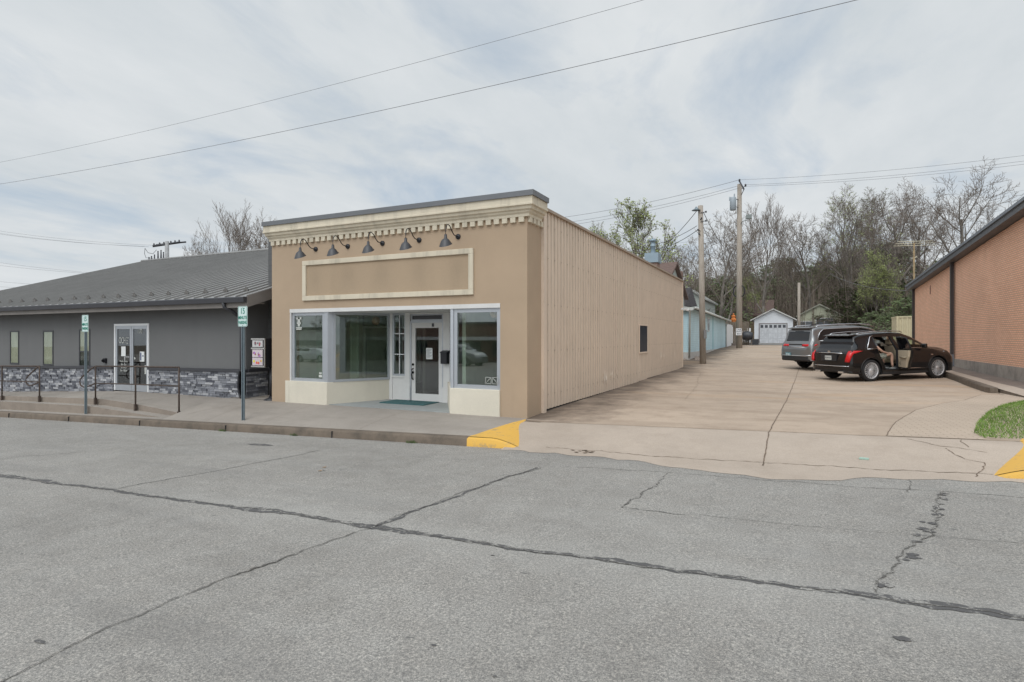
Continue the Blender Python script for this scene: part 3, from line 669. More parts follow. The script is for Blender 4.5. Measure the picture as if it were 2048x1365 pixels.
m = MB(); m.prism([(-10.16, FY+.02), (-10.03, FY+.0), (-9.96, FY+.14), (-10.08, FY+.2)], ZB, ZT); m.prism([(-6.56, FY), (-6.50, FY+.02), (-6.52, FY+.2), (-6.64, FY+.16)], ZB, ZT); m.parts('corner_post', ALU, B)
m = MB(); m.box(OL, OR_, FY-.012, FY+.12, ZT, OT); m.box(OL, OL+.03, FY-.005, FY+.1, ZB, ZT); m.build('lintel_trim', WPT, B)
m = MB(); m.box(OL, OR_, FY+.12, 12.1, ZT+.001, ZT+.03); m.build('entry_ceiling', WPT, B)
BY = 12.02
m = MB(); m.box(-9.32, -9.22, BY-.04, BY+.05, -1.64, ZT); m.box(-8.80, -8.66, BY-.06, BY+.05, -1.64, ZT); m.box(-7.66, -7.47, BY-.06, BY+.05, -1.64, ZT); m.box(-9.22, -8.8, BY-.02, BY+.04, -1.64, -1.02); m.box(-9.22, -8.80, BY-.05, BY+.04, -1.04, -1.0)
m.box(-8.66, -7.66, BY-.03, BY+.05, .57, ZT); m.box(-7.68, -7.45, BY-.075, BY-.06, -1.64, -1.25); m.box(-8.81, -8.65, BY-.075, BY-.06, -1.64, -1.25)
m.parts('entry_trim', WPT, B)
sl_ = fwin('sidelight', (-9.22, BY), (-8.80, BY), -1.0, ZT, B, .05, mull=(.21,), trans=(-.45, .08), fm=ALU)
for ch in [c for c in COL.objects if c.parent == sl_]: pass
m = MB(); m.box(-9.02, -9.0, BY-.02, BY-.01, -.95, .55); m.box(-9.17, -8.85, BY-.021, BY-.011, -.46, -.44); m.box(-9.17, -8.85, BY-.021, BY-.011, .07, .09); m.build('glazing_bar', WPT2, sl_)
tr = fwin('transom', (-8.64, BY), (-7.68, BY), .40, .57, B, .035, gm=mat('transom_dark', (.03, .03, .032), .15, bump=0))
m = MB(); m.box(-8.66, -8.62, BY-.05, BY+.03, -1.63, .40); m.box(-7.70, -7.66, BY-.05, BY+.03, -1.63, .40); m.box(-8.62, -7.70, BY-.05, BY+.03, .35, .40); m.build('door_frame', ALU, B)
m = MB(); m.box(-8.62, -8.51, BY-.03, BY+.02, -1.62, .35); m.box(-7.81, -7.70, BY-.03, BY+.02, -1.62, .35); m.box(-8.51, -7.81, BY-.03, BY+.02, .22, .35); m.box(-8.51, -7.81, BY-.03, BY+.02, -1.62, -1.43)
dr = m.build('door', WPT, B); m = MB(); m.box(-8.51, -7.81, BY-.006, BY+.006, -1.43, .22); m.build('pane', GLD, dr)
m = MB(); m.tube([(-8.57, BY-.03, -.80), (-8.57, BY-.09, -.82), (-8.57, BY-.10, -.95), (-8.57, BY-.08, -1.06), (-8.57, BY-.03, -1.08)], .017, 8); m.lathe([(.03, 0), (.03, .02), (0, .025)], (-8.57, BY-.055, -.70), 'y', 12); m.lathe([(.035, 0), (.03, .02), (0, .025)], (-8.57, BY-.055, -.90), 'y', 12)
m.build('handle', mat('black_bronze', (.02, .02, .02), .25, .8, bump=0), dr)
m = MB(); m.box(-8.0, -7.95, BY-.05, BY-.03, .25, .33); m.build('closer_box', DKG, dr)
PAP = mat('paper', (.68, .69, .68), .7, bump=0, var=.02); INK = mat('ink', (.12, .12, .14), .7, bump=0)
m = MB(); a, b = XY(852, BY-.02), XY(864.5, BY-.02); m.box(a, b, BY-.014, BY-.010, -.56, -.28); nt_ = m.build('paper_notice', PAP, dr)
m = MB()
for k in range(9): m.box(a+.02, b-.02-.03*(k % 3), BY-.016, BY-.0145, -.32-.025*k, -.313-.025*k)
m.build('print', INK, nt_)
# window stickers
STK = mat('white_decal', (.50, .51, .48), .6, bump=0)
m = MB(); cx0, cz0 = -11.02, .30
for (dx_, dz_, r_) in ((0, .09, .06), (-.06, .16, .035), (.06, .16, .035), (0, 0, .05), (-.045, .04, .03), (.045, .04, .03)):
    m.add([(cx0+dx_+r_*math.cos(a*math.pi/3)*.8, FY+.05, cz0+dz_+r_*math.sin(a*math.pi/3)) for a in range(6)], [tuple(range(6))])
m.box(cx0-.1, cx0+.1, FY+.048, FY+.052, cz0-.09, cz0-.065); m.box(cx0-.09, cx0+.09, FY+.048, FY+.052, cz0-.125, cz0-.10); m.box(-10.36, -10.26, FY+.05, FY+.054, -.99, -.93); m.box(-10.35, -10.27, FY+.05, FY+.054, -.91, -.87)
m.parts('decal', STK, w1)
m = MB()
for k, (x, z) in enumerate(((-5.72, -.98), (-5.56, -.98))):
    for (a, b, c_, d_) in ((0, .14, 0, .008), (0, .14, .132, .14), (0, .008, 0, .14), (.132, .14, 0, .14)): m.box(x+a, x+b, FY+.02, FY+.024, z+c_, z+d_)
    m.tube([(x+.02, FY+.022, z+.02), (x+.12, FY+.022, z+.12)] if k == 0 else [(x+.02, FY+.022, z+.12), (x+.12, FY+.022, z+.02)], .006, 4)
m.parts('decal', STK, w3)
# interior
IWL = mat('interior_wall', (.80, .80, .74), .9, bump=0); IFL = mat('interior_floor', (.32, .27, .22), .5, bump=0)
m = MB(); m.box(XL+.31, XR-.31, 17.9, 18, -1.6, .8); m.box(XL+.30, XL+.34, FY+.4, 18, -1.6, .8); m.box(XR-.34, XR-.3, FY+.4, 18, -1.6, .8); m.box(-9.4, -9.3, 13.6, 16.2, -1.6, .8); m.box(-7.2, -7.1, 12.1, 14.5, -1.6, .8)
m.parts('interior_wall', IWL, B); m = MB(); m.box(XL+.3, XR-.3, 12.08, 18, -1.64, -1.6); m.prism([(XL+.31, FY+.2), (-10.22, FY+.2), (-9.56, 12.0), (XL+.31, 12.0)], -1.2, -1.15); m.prism([(-6.42, FY+.2), (XR-.31, FY+.2), (XR-.31, 12.0), (-7.28, 12.0)], -1.2, -1.15); m.parts('interior_floor', IFL, B)
m = MB(); m.box(XL+.3, XR-.3, FY+.3, 18, .78, .82); m.build('interior_ceiling', IWL, B)
m = MB(); yy = 13.6
m.box(-11.6, -9.4, yy, yy+.06, .26, .31)
for x in (-11.6, -11.0, -10.4, -9.8, -9.4): m.box(x, x+.05, yy-.005, yy+.05, .31, .68)
m.box(-11.6, -9.4, yy+.001, yy+.06, .68, .73)
for x in (-11.6, -9.9): m.box(x, x+.14, yy-.01, yy+.06, -1.6, .26)
m.build('interior_partition', WPT, B)
for (x, y, w_) in ((-11.35, 11.5, .25), (-10.9, 12.3, .3), (-5.75, 11.35, .28), (-6.1, 12.6, .3), (-9.2, 12.5, .5)):
    m = MB(); n = 24; vs = []; fs = []
    for i in range(n+1): xx = x+w_*i/n; yy2 = y+.03*math.sin(i*1.6); vs += [(xx, yy2, -1.15), (xx, yy2, .72)]
    for i in range(n): fs.append((2*i, 2*i+2, 2*i+3, 2*i+1))
    m.add(vs, fs); m.build('curtain', mat('curtain', (.50, .54, .47), .9, bump=0), B)
PEACH = mat('peach_globe', (.75, .42, .27), .5, bump=0, var=.02)
for k, (px, py, Y, r_) in enumerate(((663, 637, 11.15, .1), (989, 628, 11.0, .095), (752, 642, 12.7, .12))):
    p = atY(px, Y, py)
    g = thing('globe_lamp', ['peach globe lamp hanging behind the left angled shop window near its front post', 'peach globe lamp hanging at the top right of the right front shop window', 'peach globe lamp hanging deeper in the shop behind the angled window'][k], 'lamp', p, group='globe lamps in the shop windows')
    m = MB(); m.lathe([(r_*math.sin(a*math.pi/12), -r_*math.cos(a*math.pi/12)) for a in range(13)], p, 'z', 20); m.build('globe', PEACH, g)
    m = MB(); m.tube([(p[0], p[1], p[2]+r_-.01), (p[0], p[1], .79)], .006, 5); m.build('cord', BLK, g)
# door mat, mailbox
q = [atG(*c, lambda x, y: -1.62) for c in ((772, 812), (819, 804), (884, 806.6), (847, 816))]
m = MB(); q = [(-9.05, 11.25), (-7.75, 11.25), (-7.75, 11.93), (-9.05, 11.93)]; m.prism(q, -1.66, -1.6)
tag(m.build('door_mat', mat('teal_mat', (.04, .11, .115), .95, var=.3, vs=20, bump=.6, bs=200)), 'worn teal mat on the floor before the shop door', 'door mat')
mb = thing('mailbox', 'black wall mailbox beside the shop entry door', 'mailbox', (-7.57, BY-.08, -.6))
m = MB(); m.box(-7.66, -7.48, BY-.19, BY-.06, -.66, -.40); m.build('body', BLK, mb, bevel=.01)
m = MB(); m.prism([(-7.67, BY-.2), (-7.47, BY-.2), (-7.47, BY-.058), (-7.67, BY-.058)], -.40, lambda x, y: -.375+(y-BY+.2)*.3); m.build('lid', BLK, mb)
# gooseneck lamps
def gooseneck(x, z, label):
    g = thing('gooseneck_lamp', label, 'wall lamp', (x, FY, z), group='gooseneck lamps above the blank sign')
    m = MB(); m.lathe([(0, -.03), (.055, -.028), (.06, 0)], (x, FY-.001, z), 'y', 16); m.build('mount', BLK, g)
    m = MB(); pts = []
    for (a, b) in ((0, 0), (.10, 0), (.17, .01), (.23, .05), (.29, .12), (.35, .175), (.41, .19), (.46, .165), (.49, .11), (.50, .04), (.50, -.03)): pts.append((x, FY-a, z+b))
    m.tube(pts, .0105, 8); m.build('arm', BLK, g)
    m = MB(); c0 = Vector((x, FY-.50, z-.03)); n = 24; rings = [(.0, .0), (.028, -.001), (.032, -.07), (.045, -.09), (.075, -.11), (.10, -.15), (.135, -.22)]; vs = []; fs = []
    for k, (r_, h) in enumerate(rings):
        for i in range(n):
            a = 6.2832*i/n; dx_, dy_ = r_*math.cos(a), r_*math.sin(a)
            hh = h-(.06*(-math.sin(a)) if k == len(rings)-1 else 0)
            vs.append((c0.x+dx_, c0.y+dy_*1.0, c0.z+hh))
    for k in range(len(rings)-1):
        for i in range(n): fs.append((k*n+i, k*n+(i+1) % n, (k+1)*n+(i+1) % n, (k+1)*n+i))
    m.add(vs, fs, 0, True); m.build('shade', mat('charcoal_enamel', (.045, .045, .05), .4, bump=0), g)
    return g
lab = ['leftmost of the five gooseneck lamps above the sign frame', 'second gooseneck lamp from the left above the sign frame', 'middle one of the five gooseneck lamps above the sign frame', 'fourth gooseneck lamp from the left above the sign frame', 'rightmost of the five gooseneck lamps, set apart above the sign frame corner']
for k, (px, py) in enumerate(((631.9, 500), (696, 494.8), (765.4, 488.7), (838.7, 481.3), (916.6, 474.3))):
    p = atY(px, FY, py); gooseneck(p[0], 2.135, 'black wall lamp, '+lab[k])

# ============================================================ GRAY BUILDING
GY = 10.77; A = thing('gray_building', 'long gray stucco building with standing seam metal roof and ledger stone base', 'building', (-20, GY, -1.7))
GX0, GX1 = -31, XY(492, GY)
dX0, dX1 = XY(230, GY), XY(299, GY); dZ0, dZ1 = -1.66, .40
wins = []
for (a, b) in ((22, 37), (88, 105.5), (160.5, 179)): wins.append((XY(a, GY), XY(b, GY)))
bandtop = [(-31, -1.16), (-25, -1.04), (-19, -.92), (-13, -.87)]; base = [(-31, -2.1), (-25, -1.98), (-22.6, -1.87), (-19, -1.71), (-17, -1.67), (-13, -1.66)]
m = MB(); xs = [GX0]+[v for w_ in wins for v in w_]+[dX0, dX1, GX1]; WZ0, WZ1 = -.93, .165
def bt(x, y=0): return ip(x, bandtop)
for i in range(0, len(xs), 2):
    m.prism([(xs[i], GY), (xs[i+1], GY), (xs[i+1], GY+.2), (xs[i], GY+.2)], lambda x, y: ip(x, base)-.2, .98)
for i, (a, b) in enumerate(wins):
    z0 = WZ0; m.prism([(a, GY), (b, GY), (b, GY+.2), (a, GY+.2)], lambda x, y: ip(x, base)-.2, z0); m.box(a, b, GY, GY+.2, WZ1 if i < 2 else .2, .98)
m.box(dX0, dX1, GY, GY+.2, dZ1, .98)
m.box(GX1-.2, GX1, GY+.2, 11.5, -1.9, .98)          # return
m.box(GX0, GX0+.2, GY+.2, 29, -2.4, .98); m.box(GX1-.2, GX1, 11.5, 29, -1.9, .98)
m.build('wall', GRYW, A)
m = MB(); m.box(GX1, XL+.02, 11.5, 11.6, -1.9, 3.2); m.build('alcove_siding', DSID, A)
def bandseg(m, a, b, z, h, dy, mi=0): m.prism([(a, GY-dy), (b, GY-dy), (b, GY+.01), (a, GY+.01)], lambda x, y: z(x)-h, z, mi)
m = MB(); bandseg(m, GX0, dX0-.03, bt, .08, .09); bandseg(m, dX1+.03, GX1+.06, bt, .08, .09); m.prism([(GX1, GY+.01), (GX1+.09, GY+.01), (GX1+.09, 11.45), (GX1, 11.45)], -.95, -.87); m.parts('stone_cap', DKG, A)
m = MB(); rr = random.Random(3)
def stones(m, a, b, yfront, alongy=False):
    x = a
    nrow = 12
    for k in range(nrow):
        x = a
        while x < b:
            w_ = rr.uniform(.09, .34); x2 = min(b, x+w_)
            if alongy: zt = -.95; zb = -1.66; 
            else: zt = bt(x)-.08; zb = ip(x, base)-.03
            h = (zt-zb)/nrow; za = zb+k*h; zc = za+h-.006; d = rr.uniform(.02, .065)
            if alongy: m.box(GX1-.001, GX1+d, x+.003, x2-.003, za, zc)
            else: m.box(x+.003, x2-.003, yfront-d, yfront+.002, za, zc)
            x = x2
stones(m, GX0, dX0-.03, GY); m.build('stone_base', STONE, A); m = MB(); stones(m, dX1+.03, GX1, GY); m.build('stone_base', STONE, A); m = MB(); stones(m, GY, 11.45, 0, True); m.build('stone_base', STONE, A)
for i, (a, b) in enumerate(wins):
    z0, z1 = WZ0, (WZ1 if i < 2 else .2); e = .045
    m = MB(); m.box(a-e, b+e, GY-.018, GY-.001, z1, z1+e); m.box(a-e, b+e, GY-.018, GY-.001, z0-e, z0); m.box(a-e, a, GY-.018, GY-.001, z0, z1); m.box(b, b+e, GY-.018, GY-.001, z0, z1)
    if i == 2: m.box(a, b, GY-.012, GY-.001, -.5, -.46)
    f = m.build('window', DKG, A); m = MB(); m.box(a, b, GY-.008, GY-.005, z0, z1); m.build('pane', glassmat('narrow_glass%d' % i, (.85, .87, .83), 1.5, 1), f)
    m = MB(); m.box(a, b, GY+.001, GY+.01, (-.46 if i == 2 else z0), z1); m.build('blind', SHADE, f)
    if i == 2: m = MB(); m.box(a, b, GY-.003, GY-.001, z0, -.5); m.build('lower_panel', mat('window_lower', (.05, .055, .06), .2, bump=0), f)
# double door
m = MB(); e = .06; m.box(dX0, dX0+e, GY-.03, GY+.05, dZ0, dZ1); m.box(dX1-e, dX1, GY-.03, GY+.05, dZ0, dZ1); m.box(dX0+e, dX1-e, GY-.03, GY+.05, dZ1-e, dZ1); m.build('door_frame', WPT2, A)
mid = (dX0+dX1)/2; leaf = []
for (a, b) in ((dX0+e, mid-.006), (mid+.006, dX1-e)):
    m = MB(); k = .075; zt = dZ1-e; m.box(a, a+k, GY-.015, GY+.03, dZ0, zt); m.box(b-k, b, GY-.015, GY+.03, dZ0, zt); m.box(a+k, b-k, GY-.015, GY+.03, zt-.1, zt); m.box(a+k, b-k, GY-.015, GY+.03, dZ0, dZ0+.2)
    d_ = m.build('door', ALU, A); g = MB(); g.box(a+k, b-k, GY+.0, GY+.01, dZ0+.2, zt-.1); g.build('pane', GLD, d_); leaf.append((d_, a+k, b-k))
d_, a, b = leaf[0]; m = MB(); m.tube([(b-.02, GY-.02, -.62), (b-.14, GY-.08, -.62), (b-.14, GY-.08, -.95), (b-.14, GY-.02, -.95)], .012, 6); m.build('handle', WPT2, d_)
cxx = (a+b)/2; yt = GY-.006
text('lettering', 'OCH', .27, STK, d_, TM(a+.25, yt, -.12), sx=.56, bold=.0)
for k, s_ in enumerate(('Primary', 'Care', 'Clinic')): text('lettering', s_, .062, STK, d_, TM(a+.45, yt, -.03-.085*k), sx=.7, align='LEFT')
for k, s_ in enumerate(('Monday - Friday', '8am - 5pm', 'by Monday', '8am - 5:00pm')): text('lettering', s_, .085, STK, d_, TM(cxx, yt, -.76-.095*k), sx=.72)
m = MB(); m.box(cxx-.12, cxx+.10, yt-.002, yt, -.60, -.30); m.build('paper_notice', PAP, d_)
d_, a, b = leaf[1]; cxx = (a+b)/2
text('lettering', '1170', .19, STK, d_, TM(cxx, yt, .16), sx=.62)
m = MB(); m.box(cxx, cxx+.22, yt-.002, yt, -.75, -.45); nt2 = m.build('paper_notice', PAP, d_); m = MB(); m.box(cxx+.02, cxx+.08, yt-.004, yt-.002, -.72, -.48); m.box(cxx+.12, cxx+.19, yt-.004, yt-.002, -.60, -.56); m.build('print', mat('navy_ink', (.05, .07, .16), .6, bump=0), nt2)
m = MB(); m.lathe([(.035, 0), (0, -.001)], (a+.07, yt, -.66), 'y', 14); m.box(b-.09, b, yt-.002, yt, -1.12, -.86); m.parts('decal', STK, d_)
m = MB(); m.box(a, b+.08, GY+.3, GY+2.5, -1.70, -1.66); m.box(dX0-1, dX1+1, GY+3.4, GY+3.5, -1.7, .9); m.build('interior_wall', mat('lobby', (.16, .14, .13), .8, bump=0), A)
# roof: gable, ridge along X
EY, EZ, RY, RZ = 10.22, 1.02, 20.0, 4.22; RXL, RXR = -32.8, -12.45
m = MB(); th = .08
def rz_(y): return EZ+(RZ-EZ)*(y-EY)/(RY-EY)
m.add([(RXL, EY, EZ), (RXR, EY, EZ), (RXR, RY, RZ), (RXL, RY, RZ), (RXL, 30.2, .9), (RXR, 30.2, .9)], [(0, 1, 2, 3), (3, 2, 5, 4)])
m.add([(RXL, EY, EZ-th), (RXR, EY, EZ-th), (RXR, RY, RZ-th), (RXL, RY, RZ-th), (RXL, 30.2, .9-th), (RXR, 30.2, .9-th)], [(3, 2, 1, 0), (4, 5, 2, 3)])
x = RXR
while x > RXL:
    c0 = rz_(RY)
    m.add([(x-.012, EY, EZ), (x+.012, EY, EZ), (x+.012, EY, EZ+.04), (x-.012, EY, EZ+.04), (x-.012, RY, RZ), (x+.012, RY, RZ), (x+.012, RY, RZ+.04), (x-.012, RY, RZ+.04)], [(0, 1, 2, 3), (1, 5, 6, 2), (3, 2, 6, 7), (4, 0, 3, 7)]); x -= .41
m.tube([(RXL, RY, RZ+.03), (RXR, RY, RZ+.03)], .07, 6)
rf = m.build('roof', ROOF, A)
m = MB(); k = 0; x = RXR-.82
while x > -30:
    y = EY+.62+rr.uniform(-.01, .01); z = rz_(y)
    m.add([(x-.09, y, z+.0), (x+.09, y, z), (x+.09, y+.01, z+.03), (x, y+.02, z+.15), (x-.09, y+.01, z+.03), (x, y+.14, z+.05)], [(0, 1, 2, 3, 4), (3, 2, 5), (4, 3, 5), (1, 5, 2), (0, 4, 5)]); x -= .82
m.parts('snow_guard', mat('snow_guard', (.12, .11, .10), .5, .3, bump=0), rf)
m = MB(); g = [(EY-.10, EZ-.14), (EY-.12, EZ-.02), (EY-.10, EZ+.0), (EY-.01, EZ+.0), (EY-.01, EZ-.14)]
vs = [(RXL-.05, y, z) for y, z in g]+[(RXR+.02, y, z) for y, z in g]; m.add(vs, [(i, (i+1) % 5, 5+(i+1) % 5, 5+i) for i in range(5)]+[(4, 3, 2, 1, 0), (5, 6, 7, 8, 9)]); m.build('gutter', DKG, A)
m = MB(); m.box(RXL, RXR+.01, EY-.008, EY+.02, EZ-.27, EZ-.085); m.box(RXL, RXR+.01, EY+.02, GY, EZ-.16, EZ-.13)
SOF = mat('gray_soffit', (.20, .18, .165), .7, bump=0)
m.add([(RXR, EY, EZ-.27), (RXR+.03, EY, EZ-.27), (RXR+.03, EY, EZ+.02), (RXR, EY, EZ+.02), (RXR, 15, rz_(15)-.25), (RXR+.03, 15, rz_(15)-.25), (RXR+.03, 15, rz_(15)+.03), (RXR, 15, rz_(15)+.03)], [(0, 1, 2, 3), (1, 5, 6, 2), (3, 2, 6, 7), (0, 4, 5, 1), (0, 3, 7, 4)])
m.build('fascia', SOF, A)
m = MB(); m.add([(GX1-.01, GY+.05, .98), (GX1-.01, 20, 4), (GX1-.01, 20, .98)], [(0, 1, 2)]); m.add([(GX1+.0, 11.49, .9), (RXR, 11.49, .9), (RXR, 11.49, rz_(11.49)-.1), (GX1, 11.49, rz_(11.49)-.1)], [(0, 1, 2, 3)]); m.build('gable_wall', DSID, A)
m = MB(); dx_ = XY(490, GY)+.0
m.tube([(XY(451, EY), EY-.06, EZ-.13), (XY(451, EY), EY-.04, EZ-.25), (XY(455, EY)+.05, EY+.1, EZ-.35), (XY(486, GY), GY-.08, EZ-.52), (XY(488, GY), GY-.08, EZ-.62), (XY(488, GY), GY-.08, -1.6)], .045, 8); m.build('downspout', DKG, A)
m = MB(); x = XY(212, GY); m.box(x-.06, x+.06, GY-.06, GY, -.83, -.68); m.lathe([(.045, -.07), (.05, -.03), (.02, -.02)], (x-.02, GY-.03, -.755), 'y', 12); m.build('doorbell_box', BLK, A)
hz = thing('hose_reel', 'black hose bundle hanging on the stone corner behind the sign post', 'hose', (XY(484, GY-.15), GY-.1, -1.6))
m = MB(); xh = XY(483, GY-.15); zc_ = -1.2
for j in range(3):
    pts = [(xh+.10*math.sin(a*6.283/24)+.01*j, GY-.12-.03*j, zc_+(.34+.01*j)*math.cos(a*6.283/24)-.05) for a in range(25)]; m.tube(pts, .032, 7)
m.build('hose', BLK, hz)

# vending box on a pole
vx0, vx1, vy = XY(503, 10.45), XY(529, 10.45), 10.45
V = thing('vending_box', 'black coin vending box with colourful front cards on a black pedestal in the alcove', 'vending machine', ((vx0+vx1)/2+.15, vy+.25, -1.65))
zT, zB_ = atY(515, vy, 677)[2], atY(515, vy, 735)[2]
m = MB(); m.box(vx0, vx1, vy+.02, vy+.42, zB_, zT); vb = m.build('cabinet', BLK, V, bevel=.01)
m = MB(); H = zT-zB_
for z in (zT-.02, zB_+H*.65, zB_+.02): m.box(vx0-.01, vx1+.01, vy-.01, vy+.03, z-.018, z+.018)
m.box(vx1-.012, vx1+.01, vy-.008, vy+.02, zB_, zT); m.build('chrome_trim', mat('chrome_trim', (.6, .58, .56), .3, .8, bump=0), V)
cols = [((zB_+H*.70, zT-.05), (.50, .48, .48)), ((zB_+H*.35, zB_+H*.62), (.58, .50, .52)), ((zB_+.05, zB_+H*.33), (.55, .47, .50))]
for k, ((a, b), c_) in enumerate(cols):
    m = MB(); m.box(vx0+.02, vx1-.08, vy+.008, vy+.019, a, b); card = m.build('card', mat('card%d' % k, c_, .6, bump=0), V)
    m = MB(); rc_ = random.Random(k)
    for j in range(7):
        xx = rc_.uniform(vx0+.06, vx1-.13); zz = rc_.uniform(a+.03, a+(b-a)*.6); r_ = rc_.uniform(.02, .045)
        m.add([(xx+r_*math.cos(q*1.257), vy+.004+.0004*j, zz+r_*math.sin(q*1.257)) for q in range(5)], [tuple(range(5))], j % 2)
    pc = [((.35, .08, .10), (.12, .12, .13)), ((.38, .18, .45), (.30, .12, .08)), ((.62, .10, .10), (.70, .62, .05))][k]
    m.build('picture', [mat('pic%da' % k, pc[0], bump=0), mat('pic%db' % k, pc[1], bump=0)], card)
px_, py_ = (vx0+vx1)/2+.18, vy+.28
m = MB(); m.tube([(px_, py_, -1.62), (px_, py_, zB_+.01)], .06, 12); m.build('pole', BLK, V); m = MB(); m.lathe([(.0, .1), (.06, .1), (.09, .05), (.2, .01), (.2, -.01)], (px_, py_, -1.64), 'z', 16); m.build('base', BLK, V)
# parking signs
def psign(px, label, ybase, Y=9.0):
    X = XY(px, Y); zb = CT(X) if Y < 9.05 else SW(X, Y); g = thing('parking_sign', label, 'parking sign', (X, Y, zb), group='fifteen minute parking signs')
    zt = atY(px, Y, ybase)[2]
    m = MB(); m.add([], [])
    for (a, b, c_, d_) in ((-.028, -.022, -.018, .018), (.022, .028, -.018, .018), (-.022, .022, .012, .018), (-.045, -.028, -.018, -.013), (.028, .045, -.018, -.013)): m.box(X+a, X+b, Y+c_, Y+d_, zb-.05, zt-.05)
    p = m.build('post', GALV, g); m = MB(); z = zb+.05
    while z < zt-.1: m.lathe([(.006, 0), (0, -.001)], (X, Y+.011, z), 'y', 6); z += .0254
    m.build('holes', BLK, p)
    W_, H_ = .152, .457; zc_ = zt-H_/2; m = MB(); pts = []; r_ = .035
    for (sx_, sz_, a0) in ((1, 1, 0), (-1, 1, 90), (-1, -1, 180), (1, -1, 270)):
        for q in range(5): a = R(a0+q*22.5); pts.append((X+sx_*(W_-r_)+r_*math.cos(a), zc_+sz_*(H_/2-r_)+r_*math.sin(a)))
    n = len(pts); m.add([(x, Y-.022, z) for x, z in pts]+[(x, Y-.019, z) for x, z in pts], [tuple(range(n)), tuple(range(n, 2*n))[::-1]]+[(i, i+n, (i+1) % n+n, (i+1) % n) for i in range(n)])
    pl = m.build('sign_plate', SIGNW, g)
    m = MB(); inn = [(X+(x-X)*.93, zc_+(z-zc_)*.965) for x, z in pts]; inn2 = [(X+(x-X)*.87, zc_+(z-zc_)*.94) for x, z in pts]
    m.add([(x, Y-.0235, z) for x, z in inn]+[(x, Y-.0235, z) for x, z in inn2], [(i, (i+1) % n, n+(i+1) % n, n+i) for i in range(n)]); m.build('border', SIGNG, pl)
    for s_, sz_, z, q in (('15', .18, .115, .85), ('MINUTE', .10, -.03, .76), ('PARKING', .10, -.14, .66)): text('lettering', s_, sz_, SIGNG, pl, TM(X, Y-.024, zc_+z), sx=q, bold=.002)
    m = MB(); m.lathe([(.008, 0), (.006, -.004), (0, -.005)], (X, Y-.022, zc_+.19), 'y', 8); m.lathe([(.008, 0), (.006, -.004), (0, -.005)], (X, Y-.022, zc_-.2), 'y', 8); m.build('bolt', DKG, pl)
psign(172, 'white and green fifteen minute parking sign before the handrail and narrow windows', 630.5, 8.98)
psign(487, 'white and green fifteen minute parking sign nearest the vending box and tan shop', 613, 8.98)
# railings
def rail(name, label, posts, Y, ztops, loop, extra=None, brace=True):
    g = thing(name, label, 'handrail', (XY(posts[0][0], Y), Y, posts[0][1] and atY(posts[0][0], Y, posts[0][1])[2]), group='iron handrails along the steps')
    P = [(XY(p, Y), atY(p, Y, b)[2]) for p, b in posts]; m = MB()
    for (x, zb), zt in zip(P, ztops):
        q = MB(); q.tube([(x, Y, zb-.03), (x, Y, zt)], .021, 8); q.build('post', IRON, g)
        q = MB(); q.box(x-.03, x+.03, Y-.03, Y+.03, zb-.02, zb+.16); q.build('foot_plate', IRON, g)
    m.tube([(x, Y, z) for (x, _), z in zip(P, ztops)], .021, 8); m.build('top_rail', IRON, g)
    mids = [z-.47 for z in ztops]
    m = MB(); m.tube([(x, Y, z) for (x, _), z in zip(P, mids)], .016, 8); m.build('mid_rail', IRON, g)
    m = MB(); x, z, zm, s_ = loop
    m.tube([(x, Y, z), (x+s_*.18, Y, z-.06), (x+s_*.62, Y, z-.30), (x+s_*.74, Y, z-.38), (x+s_*.77, Y, z-.46), (x+s_*.72, Y, z-.55), (x+s_*.58, Y, z-.60), (x+s_*.3, Y, z-.56), (x, Y, zm)], .019, 8); m.build('end_loop', IRON, g)
RYY = 9.30
zt3 = [atY(p, RYY, y)[2] for p, y in ((191, 733), (271, 733.5), (349, 734), (358.5, 739))]
P0 = XY(191, RYY)
rail('handrail', 'dark iron handrail with curled left end running before the glass double door', [(191, 807.5), (271, 821), (358, 836)], RYY, [zt3[0], zt3[1], zt3[2]-.01], (P0, zt3[0], zt3[0]-.47, -1))
P1 = XY(79, RYY); ztl = [atY(p, RYY, y)[2] for p, y in ((79, 733), (4, 732.5))]
rail('handrail', 'dark iron handrail at the left edge with its curled end facing left', [(79, 803), (4, 802), (-90, 801)], RYY, [ztl[0], ztl[1], ztl[1]-.05], (P1, ztl[0], ztl[0]-.47, -1))

# ============================================================ BRICK BUILDING (right)
WX = 6.35; Q = thing('brick_building', 'orange brick building with sloping gray roof edge and concrete base', 'building', (WX+6, 26, -1.5))
yf = atX(1829, WX)[1]; zf = atX(1829, WX, 580)[2]; yn = atX(2048, WX)[1]; zn = atX(2048, WX, 434)[2]; slp = (zn-zf)/(yf-yn)
YN = 19.4 if yn > 19.6 else yn-2
zN = zf+(yf-YN)*slp
m = MB(); prof = [(yf, -1.0), (yf, zf), (YN, zN), (YN, -1.0)]
vs = [(WX, y, z) for y, z in prof]+[(WX+14, y, z) for y, z in prof]; m.add(vs, [(0, 1, 2, 3), (7, 6, 5, 4), (1, 5, 6, 2), (0, 4, 5, 1), (3, 2, 6, 7)]); m.build('wall', BRK, Q)
m = MB(); m.box(WX-.03, WX+14, YN-.02, yf+.01, -2.2, atX(1905, WX, 717)[2]); m.build('foundation', FND, Q)
m = MB(); o = .32; vs = []
for (xa, xb) in ((WX-o, WX+14),):
    e0 = (yf+.5, zf-.5*slp); e1 = (YN-.2, zN+.2*slp)
    vs = [(x, y, z+dz) for x in (xa, xb) for (y, z) in (e0, e1) for dz in (.02, .26)]
